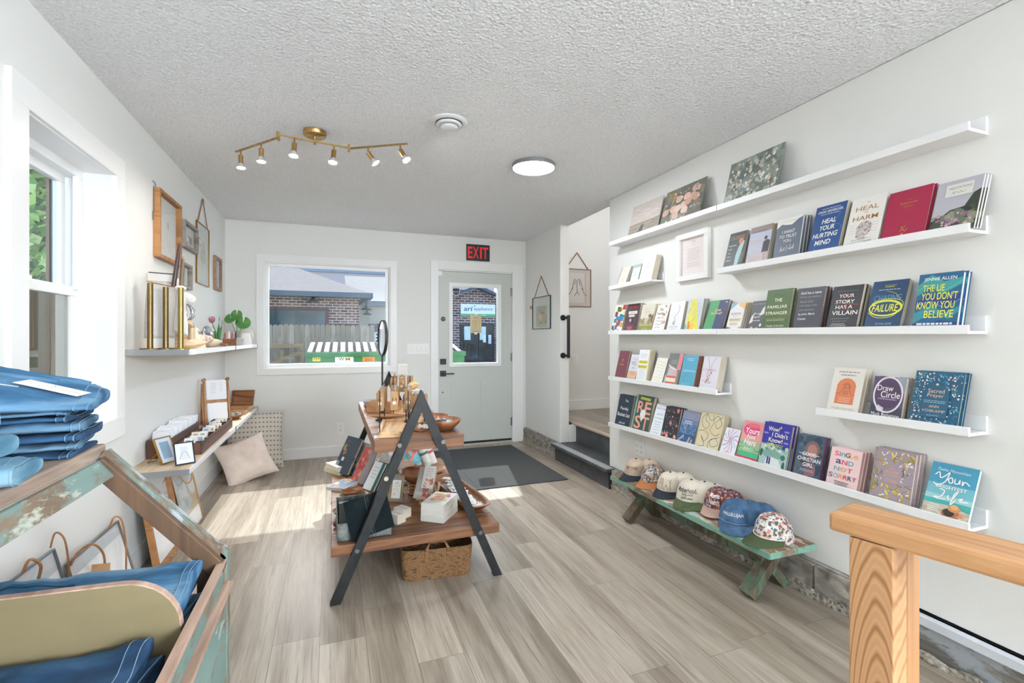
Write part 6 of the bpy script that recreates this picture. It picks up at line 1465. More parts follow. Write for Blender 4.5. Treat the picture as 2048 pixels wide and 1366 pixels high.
def taper(label, p0, p1, c):
    t = thing('taper_candle', label, 'candle', p0, 'taper candles')
    d = Vector(p1) - Vector(p0)
    s = MB(); s.tube([(0, 0, 0), d * .5, d * .97, d], [.0115, .0105, .0085, .002], mat_of(c, .4), 16); s.build('wax', t)
    s = MB(); s.tube([d, d + Vector((0, 0, .012))], .0012, col('#3a2c28'), 5); s.build('wick', t)
taper('dark brown taper candle leaning tallest behind the brass holders', (-.824, 3.135, 1.56), (-.795, 3.135, 1.80), '#46302e')
taper('olive brown taper candle beside the dark one', (-.79, 3.15, 1.56), (-.785, 3.15, 1.72), '#6f5a40')
t = thing('canvas_apron_bag', 'white canvas tote bag with leather trim standing behind the brass holders', 'bag', Z(-.885, 3.19, S1, 25))
CAN = noisy('white canvas', [(.3, '#cfcac4'), (.7, '#e8e4de')], 220, (1, 1, 1), .9, 0, .2)
s = MB(); s.grid(lambda u, v: Vector(((u - .5) * (.17 - .03 * v * v), -.03 * (1 - v * .9) - .01 * math.sin(u * 9) * (1 - v), .06 + .34 * v)), 14, 14, CAN); s.grid(lambda u, v: Vector(((.5 - u) * (.17 - .03 * v * v), .03 * (1 - v * .9), .06 + .34 * v)), 14, 14, CAN); s.build('bag_body', t, 0, None, .002)
s = MB(); s.box(-.075, .06, -.018, .02, .375, .42, CAN); s.tube([(-.08, -.02, .372), (.075, -.02, .345)], .004, col('#b98f66', .6), 6); s.box(-.07, .06, -.02, .02, .418, .424, col('#4b4540', .6)); s.build('folded_top', t, .003)
s = MB(); s.box(-.07, .07, -.028, .028, 0, .062, col('#eeede9', .6)); s.build('stiff_base', t, .002)
t = thing('linen_ribbon', 'off-white linen ribbon tied in a bow and hanging down beside the bright brass holder', 'ribbon', Z(-.79, 3.135, S1, 30))
s = MB(); s.grid(lambda u, v: Vector(((u - .5) * (.04 + .03 * v), .006 * math.sin(v * 9 + u * 3), .33 - .23 * v - (.03 * u * (v > .9)))), 6, 18, CAN); s.grid(lambda u, v: Vector((.01 + (u) * .05 * math.sin(v * 2.6) + .03 * v, .012, .33 - .07 * v)), 5, 8, CAN); s.build('tail', t, 0, None, .0015)
s = MB(); s.lathe([(.004, -.014), (.02, -.008), (.022, .008), (.006, .016)], (0, 0, .337), CAN, 12, True, 1.3, .8); s.build('knot', t)
t = thing('candle_jars', 'glass jar of dried petals with a round cork lid under the ribbon', 'jar', Z(-.80, 3.20, S1, 0))
s = MB(); s.tube([(0, 0, .0), (0, 0, .09)], .035, noisy('petals', [(.3, '#a5683c'), (.5, '#dfb893'), (.7, '#f0dcc4')], 60), 24); s.tube([(.052, -.02, 0), (.052, -.02, .12)], .014, col('#c9b08c', .3), 16); s.build('jar_body', t)
s = MB(); s.tube([(.028, -.02, .12), (.028, .005, .14)], .03, noisy('cork', [(.3, '#a88e70'), (.7, '#c4aa8a')], 70), 24); s.build('cork_lid', t)
for i, (x, y, z, a, lab, c) in enumerate(((-.752, 3.17, .028, 20, 'smooth amber', '#c79f68'), (-.82, 3.40, .045, 60, 'ridged golden', '#c9a468'), (-.745, 3.62, .03, -30, 'cream pointed', '#d9c8ae'))):
    t = thing('conch_shell', '%s sea shell lying on the upper shelf' % lab, 'shell', Z(x, y, S1, a), 'sea shells on the upper shelf')
    s = MB(); s.X = MG((0, 0, z)) @ Matrix.Rotation(R(84), 4, 'Y'); s.lathe([(.002, -.06), (z * .35, -.045), (z * .8, -.02), (z * .97, .01), (z * .7, .045), (z * .3, .07), (.002, .085)], (0, 0, 0), noisy('shell ' + lab, [(.3, c), (.7, '#e6d5bb')], 25, (1, 1, 3), .35), 20, True, 1, 1, (.07 if i == 1 else .0), 7); s.build('shell_body', t)
t = thing('ceramic_cone', 'cream ribbed cone shaped vessel among the shells', 'vase', Z(-.765, 3.33, S1))
s = MB(); s.lathe([(.055, 0), (.052, .02), (.038, .05), (.03, .052), (.022, .08), (.015, .085), (.009, .12), (.001, .128)], (0, 0, 0), col('#d9cbb5', .6), 24); s.build('cone', t)
t = thing('armillary_globe', 'small silver armillary globe of crossed rings on a black stem', 'ornament', Z(-.88, 3.60, S1))
s = MB(); s.tube([(0, 0, 0), (0, 0, .17)], .008, BLK, 10); s.lathe([(.03, 0), (.03, .006), (.008, .01)], (0, 0, 0), BLK, 16); s.build('stem', t)
SIL = col('#c9cbcd', .15, 1)
s = MB()
for k in range(5):
    a = k * .63
    s.tube([Vector((.052 * math.cos(q_) * math.cos(a), .052 * math.cos(q_) * math.sin(a), .225 + .052 * math.sin(q_))) for q_ in [i * .2618 for i in range(25)]], .0042, SIL, 6, False)
s.build('rings', t)
for i, (y, hd_, lab) in enumerate(((3.52, 50, 'nearer'), (3.94, 50, 'farther'))):
    t = thing('standing_mirror', '%s oval mirror tilted back on the upper shelf' % lab, 'mirror', F(-.80, y, S1 + .006, hd_, 22), 'oval mirrors on the upper shelf')
    s = MB(); s.X = MG((0, .075, 0)); s.lathe([(.052, -.006), (.054, 0), (.05, .003), (.048, 0), (.0005, 0)], (0, 0, 0), SIL, 32, True, 1, 1.45); s.X = Matrix.Identity(4); s.box(-.004, .004, 0, .06, -.035, -.03, BLK); s.build('mirror_disc', t)
t = thing('wooden_block', 'brown wooden picture block between the two oval mirrors', 'block', F(-.90, 3.80, S1, 40, 14))
s = MB(); s.box(0, .09, 0, .11, -.012, 0, WOODM); s.build('panel', t, .001)
t = thing('soap_dish', 'striped cloth pouch on a tiny white stand by the tulip', 'pouch', Z(-.775, 3.49, S1, 20))
s = MB(); s.X = MG((0, 0, .055)); s.lathe([(.001, -.03), (.045, -.02), (.06, 0), (.045, .02), (.001, .03)], (0, 0, 0), noisy('striped pouch', [(.45, '#b98f76'), (.55, '#e6ddd2')], 40, (6, .2, 1), .9), 24, True, 1.25, .8); s.X = Matrix.Identity(4); s.tube([(0, 0, 0), (0, 0, .03)], .02, col('#e9e9e7'), 16); s.build('pouch_body', t)
t = thing('tulip', 'single dusty pink tulip with green leaves in a small clear vase', 'flower', Z(-.745, 3.82, S1))
GRN2 = col('#4f8a4f', .5)
s = MB(); s.tube([(0, 0, .02), (-.01, 0, .1), (-.035, 0, .17)], .003, GRN2, 8); s.build('stem', t)
s = MB()
for sg, ln in ((1, .16), (-1, .12), (.3, .18)):
    s.grid(lambda u, v: Vector((sg * .03 * v + (u - .5) * .022 * math.sin(math.pi * min(v + .15, 1)), .01 * math.cos(u * 3), .03 + ln * v - abs(u - .5) * .01)), 3, 10, GRN2)
s.build('leaf', t, 0, None, .001)
s = MB()
for k in range(6):
    a = k * 1.047
    s.grid(lambda u, v: Vector((-.035 + math.cos(a + (u - .5) * 1.1) * .02 * math.sin(.35 + v * 2.1), math.sin(a + (u - .5) * 1.1) * .02 * math.sin(.35 + v * 2.1), .165 + .045 * v)), 3, 8, col(('#b5788a', '#9c5f74')[k % 2], .6))
s.build('blossom', t, 0, None, .001)
s = MB(); s.tube([(0, 0, 0), (0, 0, .06)], .02, glass('vase glass', '#e8eef0', .2), 16); s.build('vase', t)
t = thing('round_leaf_plant', 'potted plant with two big round green leaves near the corner', 'plant', Z(-.81, 4.92, S1))
LG = noisy('round leaf', [(.3, '#2f6a2c'), (.7, '#5f9a48')], 12, (1, 1, 1), .35)
for i, (x, y, z, r_, tl) in enumerate(((-.05, 0, .235, .05, 60), (-.005, .02, .27, .048, 75), (.045, .03, .20, .062, 70))):
    s = MB(); s.X = MG((x, y, z)) @ Matrix.Rotation(R(tl), 4, 'X') @ Matrix.Rotation(R(-15 + i * 12), 4, 'Y')
    s.grid(lambda u, v: Vector((math.cos(u * 5.9 + 1.7) * r_ * v, math.sin(u * 5.9 + 1.7) * r_ * v, .006 * v * v + .003 * math.sin(u * 25) * v)), 24, 5, LG); s.build('leaf', t, 0, None, .001)
    s = MB(); s.tube([(0, .01, .07), (x * .5, .02, z * .6), (x, y, z)], .003, LG, 6); s.build('leaf_stem', t)
s = MB(); s.lathe([(.03, 0), (.04, .06), (.037, .065), (.034, .058), (.001, .055)], (0, .01, 0), col('#cfc6b8', .7), 20); s.build('pot', t)
t = thing('wooden_caddy', 'brown wooden caddy with a grey end holding small bottles', 'box', Z(-.79, 4.64, S1, 0))
s = MB(); s.box(-.07, .03, -.05, .05, 0, .055, WOODM); s.box(.03, .07, -.05, .05, 0, .055, col('#a9a6a3', .5)); s.build('box_body', t, .002)
for i in range(4):
    s = MB(); x = -.055 + i * .026
    s.lathe([(.009, 0), (.009, .04), (.004, .048), (.004, .062), (.0005, .062)], (0, 0, 0), mat_of(('#a3584f', '#d9d4d8', '#a3584f', '#3f3438')[i], .3), 12)
    o = s.build('bottle', None, 0); o.location = (-.79 + x, 4.61, S1 + .0555); tag(o, 'slim %s bottle standing on the wooden caddy' % ('red', 'white', 'brick red', 'dark')[i], 'bottle', 'bottles on the caddy')
s = MB(); s.box(-.02, .02, -.02, .02, 0, .022, WOODM); o = s.build('ring_box', None, .002); o.location = (-.745, 4.02, S1); tag(o, 'tiny orange brown ring box at the edge of the upper shelf', 'box')
t = thing('sign_card', 'white A shaped table card at the far end of the upper shelf', 'card', Z(-.752, 5.02, S1, 0))
s = MB(); s.prism([(-.045, 0), (.045, 0), (.03, .105), (-.03, .105)], .002, col('#f2f2f2', .6), 'y', -.012); s.prism([(-.045, 0), (.045, 0), (.03, .105), (-.03, .105)], .002, col('#f2f2f2', .6), 'y', .03); s.build('card', t)
t = thing('ceramic_vase', 'cream round vase with a knobbed lid in the corner', 'vase', Z(-.80, 5.33, S1))
s = MB(); s.lathe([(.035, 0), (.06, .03), (.072, .08), (.06, .13), (.03, .155), (.012, .16), (.016, .175), (.001, .185)], (0, 0, 0), col('#d8d0c2', .5), 28); s.build('body', t)
# ---- lower shelf goods
WAL = wood('walnut box', '#3f2820', '#6b4636', 'y', 12, .5, .1)
def crate(label, x0, x1, y0, y1, z0, h0, nd, group, flare=0):
    t = thing('compartment_box', label, 'box', (x0, y0, z0), group)
    s = MB(); w_, l_ = x1 - x0, y1 - y0
    s.box(0, w_, 0, l_, 0, .006, WAL)
    s.box(0, .006, 0, l_, .006, h0, WAL); s.box(w_ - .006, w_, 0, l_, .006, h0, WAL)
    s.box(.006, w_ - .006, 0, .006, .006, h0, WAL); s.box(.006, w_ - .006, l_ - .006, l_, .006, h0, WAL)
    s.build('box_body', t, .001)
    for i in range(nd):
        y = l_ * (i + 1) / (nd + 1)
        s = MB(); s.box(.006, w_ - .006, y, y + .005, .006, h0 * .86, WAL); s.build('divider', t)
    return t
crate('tall dark walnut box of white cards against the left wall', -1.0, -.885, 3.31, 3.95, S2, .11, 2, 'walnut compartment boxes')
crate('long low walnut compartment tray at the shelf edge', -.865, -.735, 3.34, 4.28, S2, .072, 8, 'walnut compartment boxes')
rg = random.Random(31)
for i in range(17):
    y = 3.33 + i * .036
    if abs(y - 3.54) < .02 or abs(y - 3.75) < .02: continue
    hh = rg.uniform(.15, .175); wd_ = .098
    s = MB(); s.box(0, wd_, 0, hh, -.002, 0, col(('#e6e6e8', '#dfe2e8', '#efeeec')[i % 3], .4)); printed(s, [G(.5, .8, .6, 2, .1, .02, '#b5b8c0')] if i % 2 else [L([(.1, .1), (.1, .9), (.9, .9), (.9, .1)], .01, '#b9bcc2')], wd_, hh, .0003)
    o = s.build('greeting_card'); o.matrix_world = F(-.994, y, S2 + .008, 0, -22 if False else 24) ; tag(o, 'white greeting card filed in the tall walnut box', 'card', 'white cards in the tall walnut box')
for i in range(9):
    for k in range(3):
        y = 3.35 + i * .104 + k * .02
        if i in (3, 7): continue
        hh = rg.uniform(.075, .095)
        s = MB(); s.box(0, .045, 0, hh, -.0015, 0, col(('#e9e7e2', '#cfd6e2', '#dfd9cd')[(i + k) % 3], .4)); s.box(.01, .035, hh * .6, hh * .85, 0, .0005, col(('#8fa0b8', '#b09a80', '#9aa4a0')[(i * 2 + k) % 3]))
        o = s.build('sticker_sheet'); o.matrix_world = F(-.85 + rg.uniform(0, .05), y + .012, S2 + .008, rg.uniform(-8, 8), 28); tag(o, 'small sticker sheet filed in the long compartment tray', 'sticker sheet', 'sticker sheets in the long tray')
easel_frame('gold edged glass frame on an easel at the near end of the lower shelf', F(-.875, 3.13, S2 + .003, 62, 22), .11, .15, GOLD, [B(.2, .15, .8, .85, '#7f9db4')], bg='#c9d3dc', group='small metal frames', leg=.12)
easel_frame('black metal glass frame with a white paper tag at the near shelf end', F(-.80, 3.08, S2 + .003, 28, 24), .095, .125, col('#2b3138', .35, .7), [P([(.2, .2), (.8, .15), (.7, .8), (.3, .85)], '#cfd4da'), L([(.2, .2), (.5, .6), (.8, .2)], .02, '#8e9197')], bg='#dfe4ea', group='small metal frames', leg=.12)
# card rack, A shaped
t = thing('card_rack', 'A shaped oak card rack holding two tiers of white cards', 'rack', F(-.955, 4.44, S2, 24, 12))
s = MB()
for x in (0, .17): s.prism([(.0, 0), (.045, 0), (.045, .36), (.035, .385), (.022, .39), (.010, .385), (0, .36)], .012, OAK, 'x', x) if False else s.box(x, x + .014, 0, .37, -.012, .012, OAK)
for x in (.007, .177): s.tube([(x, .365, -.012), (x, .365, .012)], .0145, OAK, 16)
s.box(.014, .17, .165, .205, -.004, .004, OAK); s.box(.014, .17, .0, .02, -.01, .02, OAK)
s.box(-.015, 0, 0, .36, -.10, -.012, OAK) if False else s.prism([(0, -.012), (0, -.11), (.34, -.012)], .012, OAK, 'x', -.012)
s.build('rack_frame', t, .002)
for i, (yy, hh, zz) in enumerate(((.2, .155, .006), (.22, .14, .010), (.012, .16, .012), (.02, .15, .018))):
    s = MB(); s.box(.02, .16, 0, hh, 0, .002, col('#eff0f4', .5)); printed(s, [G(.35, .8, .3, 6, .11, .014, '#7f828a'), G(.75, .8, .2, 5, .11, .014, '#9fa2aa')] if i < 2 else [L([(.1, .05), (.1, .92), (.9, .92), (.9, .05)], .008, '#c5cde0')], .14, hh, .0022, .02)
    o = s.build('card_pack'); o.matrix_world = F(-.955, 4.44, S2, 24, 12) @ MG((0, yy, zz)); tag(o, 'white card pack %s of the oak rack' % ('at the back of the upper tier', 'at the front of the upper tier', 'at the back of the lower tier', 'at the front of the lower tier')[i], 'card', 'card packs in the oak rack')
bowl('orange wooden bowl heaped with pale trinkets on the lower shelf', -.80, 4.72, S2, .075, .04, wood('orange wood', '#7f4f30', '#a8744a', 'x'), None, None, 0, 'wooden_bowl', 1, 1.3)
s = MB()
for i in range(60): s.box(*(lambda a, b_, c: (a, a + .016, b_, b_ + .008, c, c + .008))(-.80 + rg.uniform(-.05, .035), 4.72 + rg.uniform(-.07, .06), S2 + .03 + rg.uniform(0, .018)), col(('#e9e6e0', '#c9b9a0', '#55585c', '#b9bcbf')[i % 4], .4))
tag(s.build('trinket_heap'), 'heap of pale beads and charms in the orange bowl', 'beads', None, 'stuff')
bowl('second shallow wooden bowl of pale trinkets behind the orange one', -.80, 4.98, S2, .07, .035, WOODL)
t = thing('glass_jar', 'small clear glass jar behind the card rack', 'jar', Z(-.93, 4.84, S2))
s = MB(); s.lathe([(.03, 0), (.036, .01), (.036, .07), (.028, .085), (.034, .09), (.034, .10), (.03, .1)], (0, 0, 0), glass('vase glass', '#e8eef0', .2), 20); s.tube([(0, 0, .003), (0, 0, .05)], .03, col('#7f8a84', .5), 16); s.build('jar_body', t)
make_book('ring_dish_card', 'small pink brown card block leaning by the glass jar', 'card', F(-.90, 4.70, S2 + .004, 30, 40), .07, .07, .01, '#8f7f78', [E(.6, .4, .15, .15, '#d98a6a')])
t = thing('wooden_case', 'open flat wooden case with lid raised against the back wall', 'case', Z(-.845, 5.26, S2, -8))
s = MB(); s.box(-.1, .1, -.07, .08, 0, .008, WOODL)
for a in ((-.1, .1, -.07, -.062), (-.1, .1, .072, .08), (-.1, -.092, -.062, .072), (.092, .1, -.062, .072)): s.box(a[0], a[1], a[2], a[3], .008, .035, WOODL)
s.build('tray', t, .001)
s = MB(); s.X = MG((0, .082, .036)) @ Matrix.Rotation(R(68), 4, 'X'); s.box(-.1, .1, 0, .15, -.004, 0, WOODM); zring(s, 0, 0, 0, 0, 0, WOODM) if False else None
for a in ((-.1, .1, 0, .008), (-.1, .1, .142, .15), (-.1, -.092, .008, .142), (.092, .1, .008, .142)): s.box(a[0], a[1], a[2], a[3], 0, .02, WOODM)
s.X = Matrix.Identity(4); s.build('lid', t, .001)
# ---- frames leaning on the floor below
GL = 'frames leaning on the floor'
PR_LIT = [B(0, 0, 1, .84, '#f6f6f6'), B(0, .84, 1, 1, '#d3d6da'), P([(.1, .84), (.9, .84), (.55, .97)], '#c9d6d6')]  # white field paints in sunlit paper and reflections on the glass
wframe('pewter edged glass frame leaning nearest the camera with a leather strap', 2.02, .0, .30, .485, .006, .012, col('#7f868d', .3, 1), '#d3d8dc', PR_LIT, GL, None, 'framed_picture', tilt=14, xw=-.885)
wframe('wide glass frame with brown straps and a kraft tag leaning under the window', 2.40, .0, .49, .385, .007, .012, col('#8f8478', .3, 1), '#dde0e2', PR_LIT, GL, None, 'framed_picture', tilt=14, xw=-.905)
wframe('tall oak frame leaning beneath the lower shelf', 3.07, .0, .42, .54, .02, .03, OAK, '#e2e2e4', [B(0, .62, 1, 1, '#d9dade'), B(0, 0, 1, .62, '#f6f6f6')], GL, None, 'framed_picture', tilt=9, xw=-.895)  # white lower field painted as sunlit paper behind glass
wframe('glass frame with a landscape print and tied tan strap beneath the lower shelf', 3.53, .0, .42, .43, .007, .012, col('#a98a68', .3, 1), '#c9cfd0', [B(0, 0, 1, .25, '#f3f2f0'), P([(.3, .25), (1, .25), (1, .5), (.75, .6), (.45, .3)], '#d0bb97'), P([(0, .5), (.3, .95), (1, .9), (1, .6), (.5, .55)], '#b4c4c6'), S(130, 16, .2, .4, .9, .9, .12, ['#c4cdcd', '#a9b9ba', '#d6dad6'], 'blob')], GL, None, 'framed_picture', tilt=12, xw=-.865)
def strap(label, pts, c, w_=.009, group='leather straps on the leaning frames'):
    s = MB(); q_ = []
    for i in range(len(pts) - 1):
        for k in range(5):
            t_ = k / 5; p0, p1, p2, p3 = [Vector(pts[min(max(i + j, 0), len(pts) - 1)]) for j in (-1, 0, 1, 2)]
            q_.append(.5 * ((2 * p1) + (p2 - p0) * t_ + (2 * p0 - 5 * p1 + 4 * p2 - p3) * t_ ** 2 + (3 * p1 - p0 - 3 * p2 + p3) * t_ ** 3))
    q_.append(Vector(pts[-1])); s.tube(q_, w_ * .55, c, 8)
    tag(s.build('leather_strap'), label, 'strap', group)
strap('short brown strap curling over the nearest glass frame', [(-.98, 2.09, .48), (-.965, 2.10, .52), (-.945, 2.12, .49), (-.955, 2.13, .44)], LEA)
strap('brown strap hooked over the second corner of the nearest glass frame', [(-.975, 2.25, .50), (-.965, 2.26, .55), (-.94, 2.265, .52), (-.925, 2.26, .42), (-.92, 2.25, .36)], LEA, .006)
strap('brown strap looped at the far corner of the wide glass frame', [(-.985, 2.78, .38), (-.975, 2.80, .42), (-.95, 2.81, .40), (-.93, 2.80, .30), (-.915, 2.76, .20), (-.91, 2.74, .15)], LEA, .007)
strap('brown strap looped at the near corner of the wide glass frame', [(-.985, 2.42, .36), (-.975, 2.46, .40), (-.95, 2.52, .40), (-.925, 2.55, .34), (-.92, 2.55, .24)], LEA, .008)
strap('tan strap tied in a knot hanging over the landscape frame', [(-.96, 3.42, .40), (-.945, 3.52, .43), (-.93, 3.60, .42), (-.905, 3.68, .33), (-.895, 3.76, .31), (-.90, 3.83, .34), (-.93, 3.86, .42)], col('#c08a58', .5), .008)
s = MB(); s.X = F(-.935, 2.46, .29, 60, 20, -20); s.box(0, .075, 0, .045, 0, .0012, KR); s.X = Matrix.Identity(4); tag(s.build('kraft_tag'), 'blank kraft tag tied to the wide glass frame', 'tag')
# ---- pillows
def pillow(label, M_, w_, h_, th, mat, group, extra=None):
    t = thing('pillow', label, 'pillow', M_, group)
    def fn(sg):
        def f(u, v):
            x, y = u * 2 - 1, v * 2 - 1
            e = (1 - abs(x) ** 3.2) ** .55 * (1 - abs(y) ** 3.2) ** .55
            px = x * (1 - .10 * (1 - abs(y) ** 2) * abs(x)) ; py = y * (1 - .10 * (1 - abs(x) ** 2) * abs(y))
            wr = noise.noise(Vector((x * 2.3, y * 2.3, sg * 3))) * .012 + noise.noise(Vector((x * 7, y * 3, sg))) * .004
            return Vector((w_ / 2 * px, h_ / 2 + h_ / 2 * py, sg * (th / 2 * e + wr * e)))
        return f
    s = MB(); f1, f2 = fn(1), fn(-1)
    s.grid(f1, 28, 28, mat); s.grid(lambda u, v: f2(1 - u, v), 28, 28, mat); s.build('cushion', t)
    if extra: extra(t)
    return t
def woven():
    m, t_, b = newmat('woven dashes')
    tc = t_.nodes.new('ShaderNodeTexCoord'); sx = t_.nodes.new('ShaderNodeSeparateXYZ'); t_.links.new(tc.outputs['Object'], sx.inputs[0])
    def mm(op, a, bb=None):
        n = node(t_, 'ShaderNodeMath', operation=op)
        for i, q_ in enumerate((a, bb)):
            if q_ is None: continue
            if isinstance(q_, (int, float)): n.inputs[i].default_value = q_
            else: t_.links.new(q_, n.inputs[i])
        return n.outputs[0]
    fy = mm('FRACT', mm('MULTIPLY', sx.outputs[1], 22)); fx = mm('FRACT', mm('MULTIPLY', sx.outputs[0], 30))
    on = mm('MULTIPLY', mm('GREATER_THAN', fy, .72), mm('GREATER_THAN', fx, .55))
    r = ramp(t_, [(0, '#cfc6ba'), (1, '#7d7263')]); t_.links.new(on, r.inputs[0]); t_.links.new(r.outputs[0], b.inputs['Base Color']); b.inputs['Roughness'].default_value = .95
    return m
def leather_tab(t):
    s = MB(); s.box(.0, .03, .30, .345, .03, .034, LEA); s.build('leather_tab', t)
LIN = noisy('blush linen', [(.3, '#e0cdbf'), (.7, '#efdfd3')], 12, (1, 1, 1), .95, 0, .15, 6)
pillow('large off-white woven pillow standing in the left corner behind the blush one', F(-.70, 5.16, .002, 14, 18, -3), .52, .58, .18, woven(), 'floor pillows')
pillow('smaller blush linen pillow leaning in front of the woven one', F(-.645, 4.80, .002, 20, 32, 14), .43, .42, .14, LIN, 'floor pillows')
# ------------------------------------------------------------- pictures right of the door
wframe('black edged glass frame of peach tulips hanging beside the door', -4.755 if False else 5.265, 1.378, .50, .372, .006, .012, col('#3c4347', .4, .8), '#d6d7d3', [B(.2, .06, .8, .72, '#b5b49f'), S(140, 24, .22, .08, .78, .7, .08, ['#9aa08a', '#8d8f75', '#c9c8b4'], 'leaf'), E(.32, .3, .06, .1, '#d9b094'), E(.5, .32, .06, .11, '#e0bb9f'), E(.66, .28, .06, .1, '#d3a68a'), E(.42, .38, .05, .09, '#e6c6ac'), B(.2, .06, .8, .16, '#b9bfae')], 'hanging glass frames by the door', (LEA, .235, .012), 'framed_picture', xw=XR - .001, head=-90)
s = MB(); s.X = F(XR - .016, 5.33, 1.62, -90); s.box(0, .07, 0, .04, 0, .001, col('#c69a68')); s.X = Matrix.Identity(4); tag(s.build('kraft_tag'), 'small tan tag on the edge of the tulip frame', 'tag')
HND = [B(.1, .1, .9, .9, '#d9d2cb'), B(.78, .1, .86, .9, '#cdbcae')] + [L([(x, y) for x, y in pts], .014, '#2f2522') for pts in (((.15, .25), (.28, .4), (.34, .52), (.38, .68), (.44, .74)), ((.85, .28), (.74, .38), (.70, .52), (.62, .7), (.54, .74)), ((.5, .72), (.49, .55), (.5, .4), (.4, .28)), ((.5, .4), (.58, .3)), ((.4, .58), (.46, .7)), ((.62, .56), (.56, .7)), ((.3, .45), (.36, .5)), ((.72, .44), (.66, .5)))]
t = thing('framed_picture', 'copper edged glass frame with an ink drawing of praying hands in the stair hall', 'picture', F(2.72, 5.418, 1.674, 0), 'hanging glass frames by the door')
CPR = col('#a8694a', .35, 1)
s = MB(); zring(s, .405, .483, .007, 0, .012, CPR); s.build('frame', t)
s = MB(); s.box(.007, .398, .007, .476, .001, .003, col('#c9c7c3', .7)); s.X = MG((.007, .007, 0)); printed(s, HND, .391, .469, .0032); s.build('print', t)
s = MB(); s.box(.007, .398, .007, .476, .007, .008, glass('frame glass', '#ffffff', .05)); s.build('glass', t)
s = MB()
for sx in (.1, .9): s.bar((.405 * sx, .48, .006), (.2025, .69, .006), .012, .0025, LEA, (0, 0, 1))
s.build('hanging_strap', t)
# grab bar on the wall end
t = thing('grab_bar', 'black vertical grab bar on the wall end by the stairs', 'handle', (2.32, 4.54, 1.29))
s = MB()
s.tube([(0, -.055, -.225), (0, -.055, .225)], .0165, BLK, 20)
for z in (-.2, .2): s.tube([(-.04, -.001, z), (-.04, -.012, z)], .03, BLK, 24); s.tube([(-.04, -.01, z), (-.0, -.055, z)], .013, BLK, 14)
s.build('bar', t)
# EXIT sign
t = thing('exit_sign', 'black exit sign with red letters above the door', 'sign', F(1.478, YB - .002, 2.186, 0))
s = MB(); s.box(0, .305, 0, .215, 0, .004, col('#e6e6e4', .4)); s.build('backing', t)
s = MB(); s.box(.008, .297, .010, .205, .004, .012, col('#1c1c1e', .5)); s.X = MG((.008, .010, 0)); printed(s, [T('E', .155, .5, .2, .72, '#f5262c', .045), T('X', .40, .5, .26, .72, '#f5262c', .045), T('I', .615, .5, .085, .72, '#f5262c', .03), T('T', .81, .5, .25, .72, '#f5262c', .045)], .289, .195, .0122); s.build('face', t)
# ------------------------------------------------------------- ceiling fittings
BRS = noisy('brushed brass', [(.3, '#a3824f'), (.7, '#c4a26c')], 40, (1, 1, .2), .32, 1)
t = thing('track_light', 'brass zigzag track light with six spotlights on the ceiling', 'light', (-.096, 2.99, 0))
def q3(x, y, z): return Vector((x + .096, y - 2.99, z))
s = MB(); s.lathe([(.062, CZ), (.062, CZ - .026), (.058, CZ - .03), (.0005, CZ - .03)], (0, 0, 0), BRS, 40); s.tube([(0, 0, CZ - .03), (0, 0, 2.395)], .006, BRS, 10); s.build('ceiling_plate', t)
ZR = 2.41
segs = (((-.551, 3.318), (-.29, 3.000)), ((-.284, 2.953), (.091, 3.010)), ((.093, 3.022), (.41, 2.827)))
for a, b_ in segs:
    s = MB(); s.bar(q3(*a, ZR), q3(*b_, ZR), .011, .008, BRS); s.build('rod', t)
for x, y in ((-.286, 2.977), (.092, 3.016)):
    s = MB(); s.X = MG(q3(x, y, ZR)); s.box(-.007, .007, -.03, .03, -.016, .016, BRS) if x < 0 else s.box(-.007, .007, -.012, .012, -.02, .02, BRS); s.build('joint', t)
BULB = emit('led bulb', '#fff8f0', BULB_E)
for si, tt, dx, dy in ((0, .12, .03, -.03), (0, .62, .01, -.02), (1, .22, -.06, -.10), (1, .78, -.10, -.12), (2, .33, .75, -.1), (2, .88, .55, -.35)):
    a, b_ = segs[si]
    p = q3(a[0] + (b_[0] - a[0]) * tt, a[1] + (b_[1] - a[1]) * tt, ZR)
    d = Vector((dx, dy, -1)).normalized()
    e = p + Vector((0, 0, -.034))
    s = MB(); s.tube([p, e], .0045, BRS, 8); s.tube([e - d * .002, e + d * .045], .0135, BRS, 20); hd_o = s.build('spot_head', t)
    s = MB(); r_ = [e + d * q_ for q_ in (.045, .052, .07, .074)]; s.tube(r_, [.0125, .016, .025, .024], col('#e3e4e4', .08, .6), 24, False); s.build('reflector', hd_o)
    s = MB(); s.tube([e + d * .066, e + d * .0685], .021, BULB, 20); s.build('lamp', hd_o)
t = thing('ceiling_vent', 'white round ceiling air diffuser in front of the round lamp', 'vent', (.604, 2.60, CZ))
s = MB(); VW = col('#d9dadc', .35)
s.lathe([(.104, 0), (.104, -.003), (.08, -.012), (.074, -.010), (.07, 0)], (0, 0, 0), VW, 48); s.build('outer_ring', t)
s = MB(); s.lathe([(.068, -.012), (.07, -.016), (.052, -.028), (.05, -.024)], (0, 0, 0), VW, 48); s.lathe([(.047, -.026), (.05, -.030), (.034, -.040), (.0005, -.041)], (0, 0, 0), VW, 48); s.build('cone', t)
s = MB(); s.lathe([(.07, -.001), (.0005, -.0015)], (0, 0, 0), col('#5c5e60', .8), 32); s.lathe([(.012, -.002), (.012, -.04)], (0, 0, 0), VW, 12); s.build('throat', t)
def disc(label, x, y, mat):
    t = thing('ceiling_lamp', label, 'light', (x, y, CZ), 'flush round ceiling lamps')
    s = MB(); s.lathe([(.150, 0), (.150, -.024), (.146, -.027), (.143, -.024), (.143, -.002)], (0, 0, 0), col('#6f7072', .4), 64); s.build('rim', t)
    s = MB(); s.lathe([(.1425, -.004), (.1425, -.0235), (.13, -.0265), (.0005, -.0275)], (0, 0, 0), mat, 64); s.build('diffuser', t)
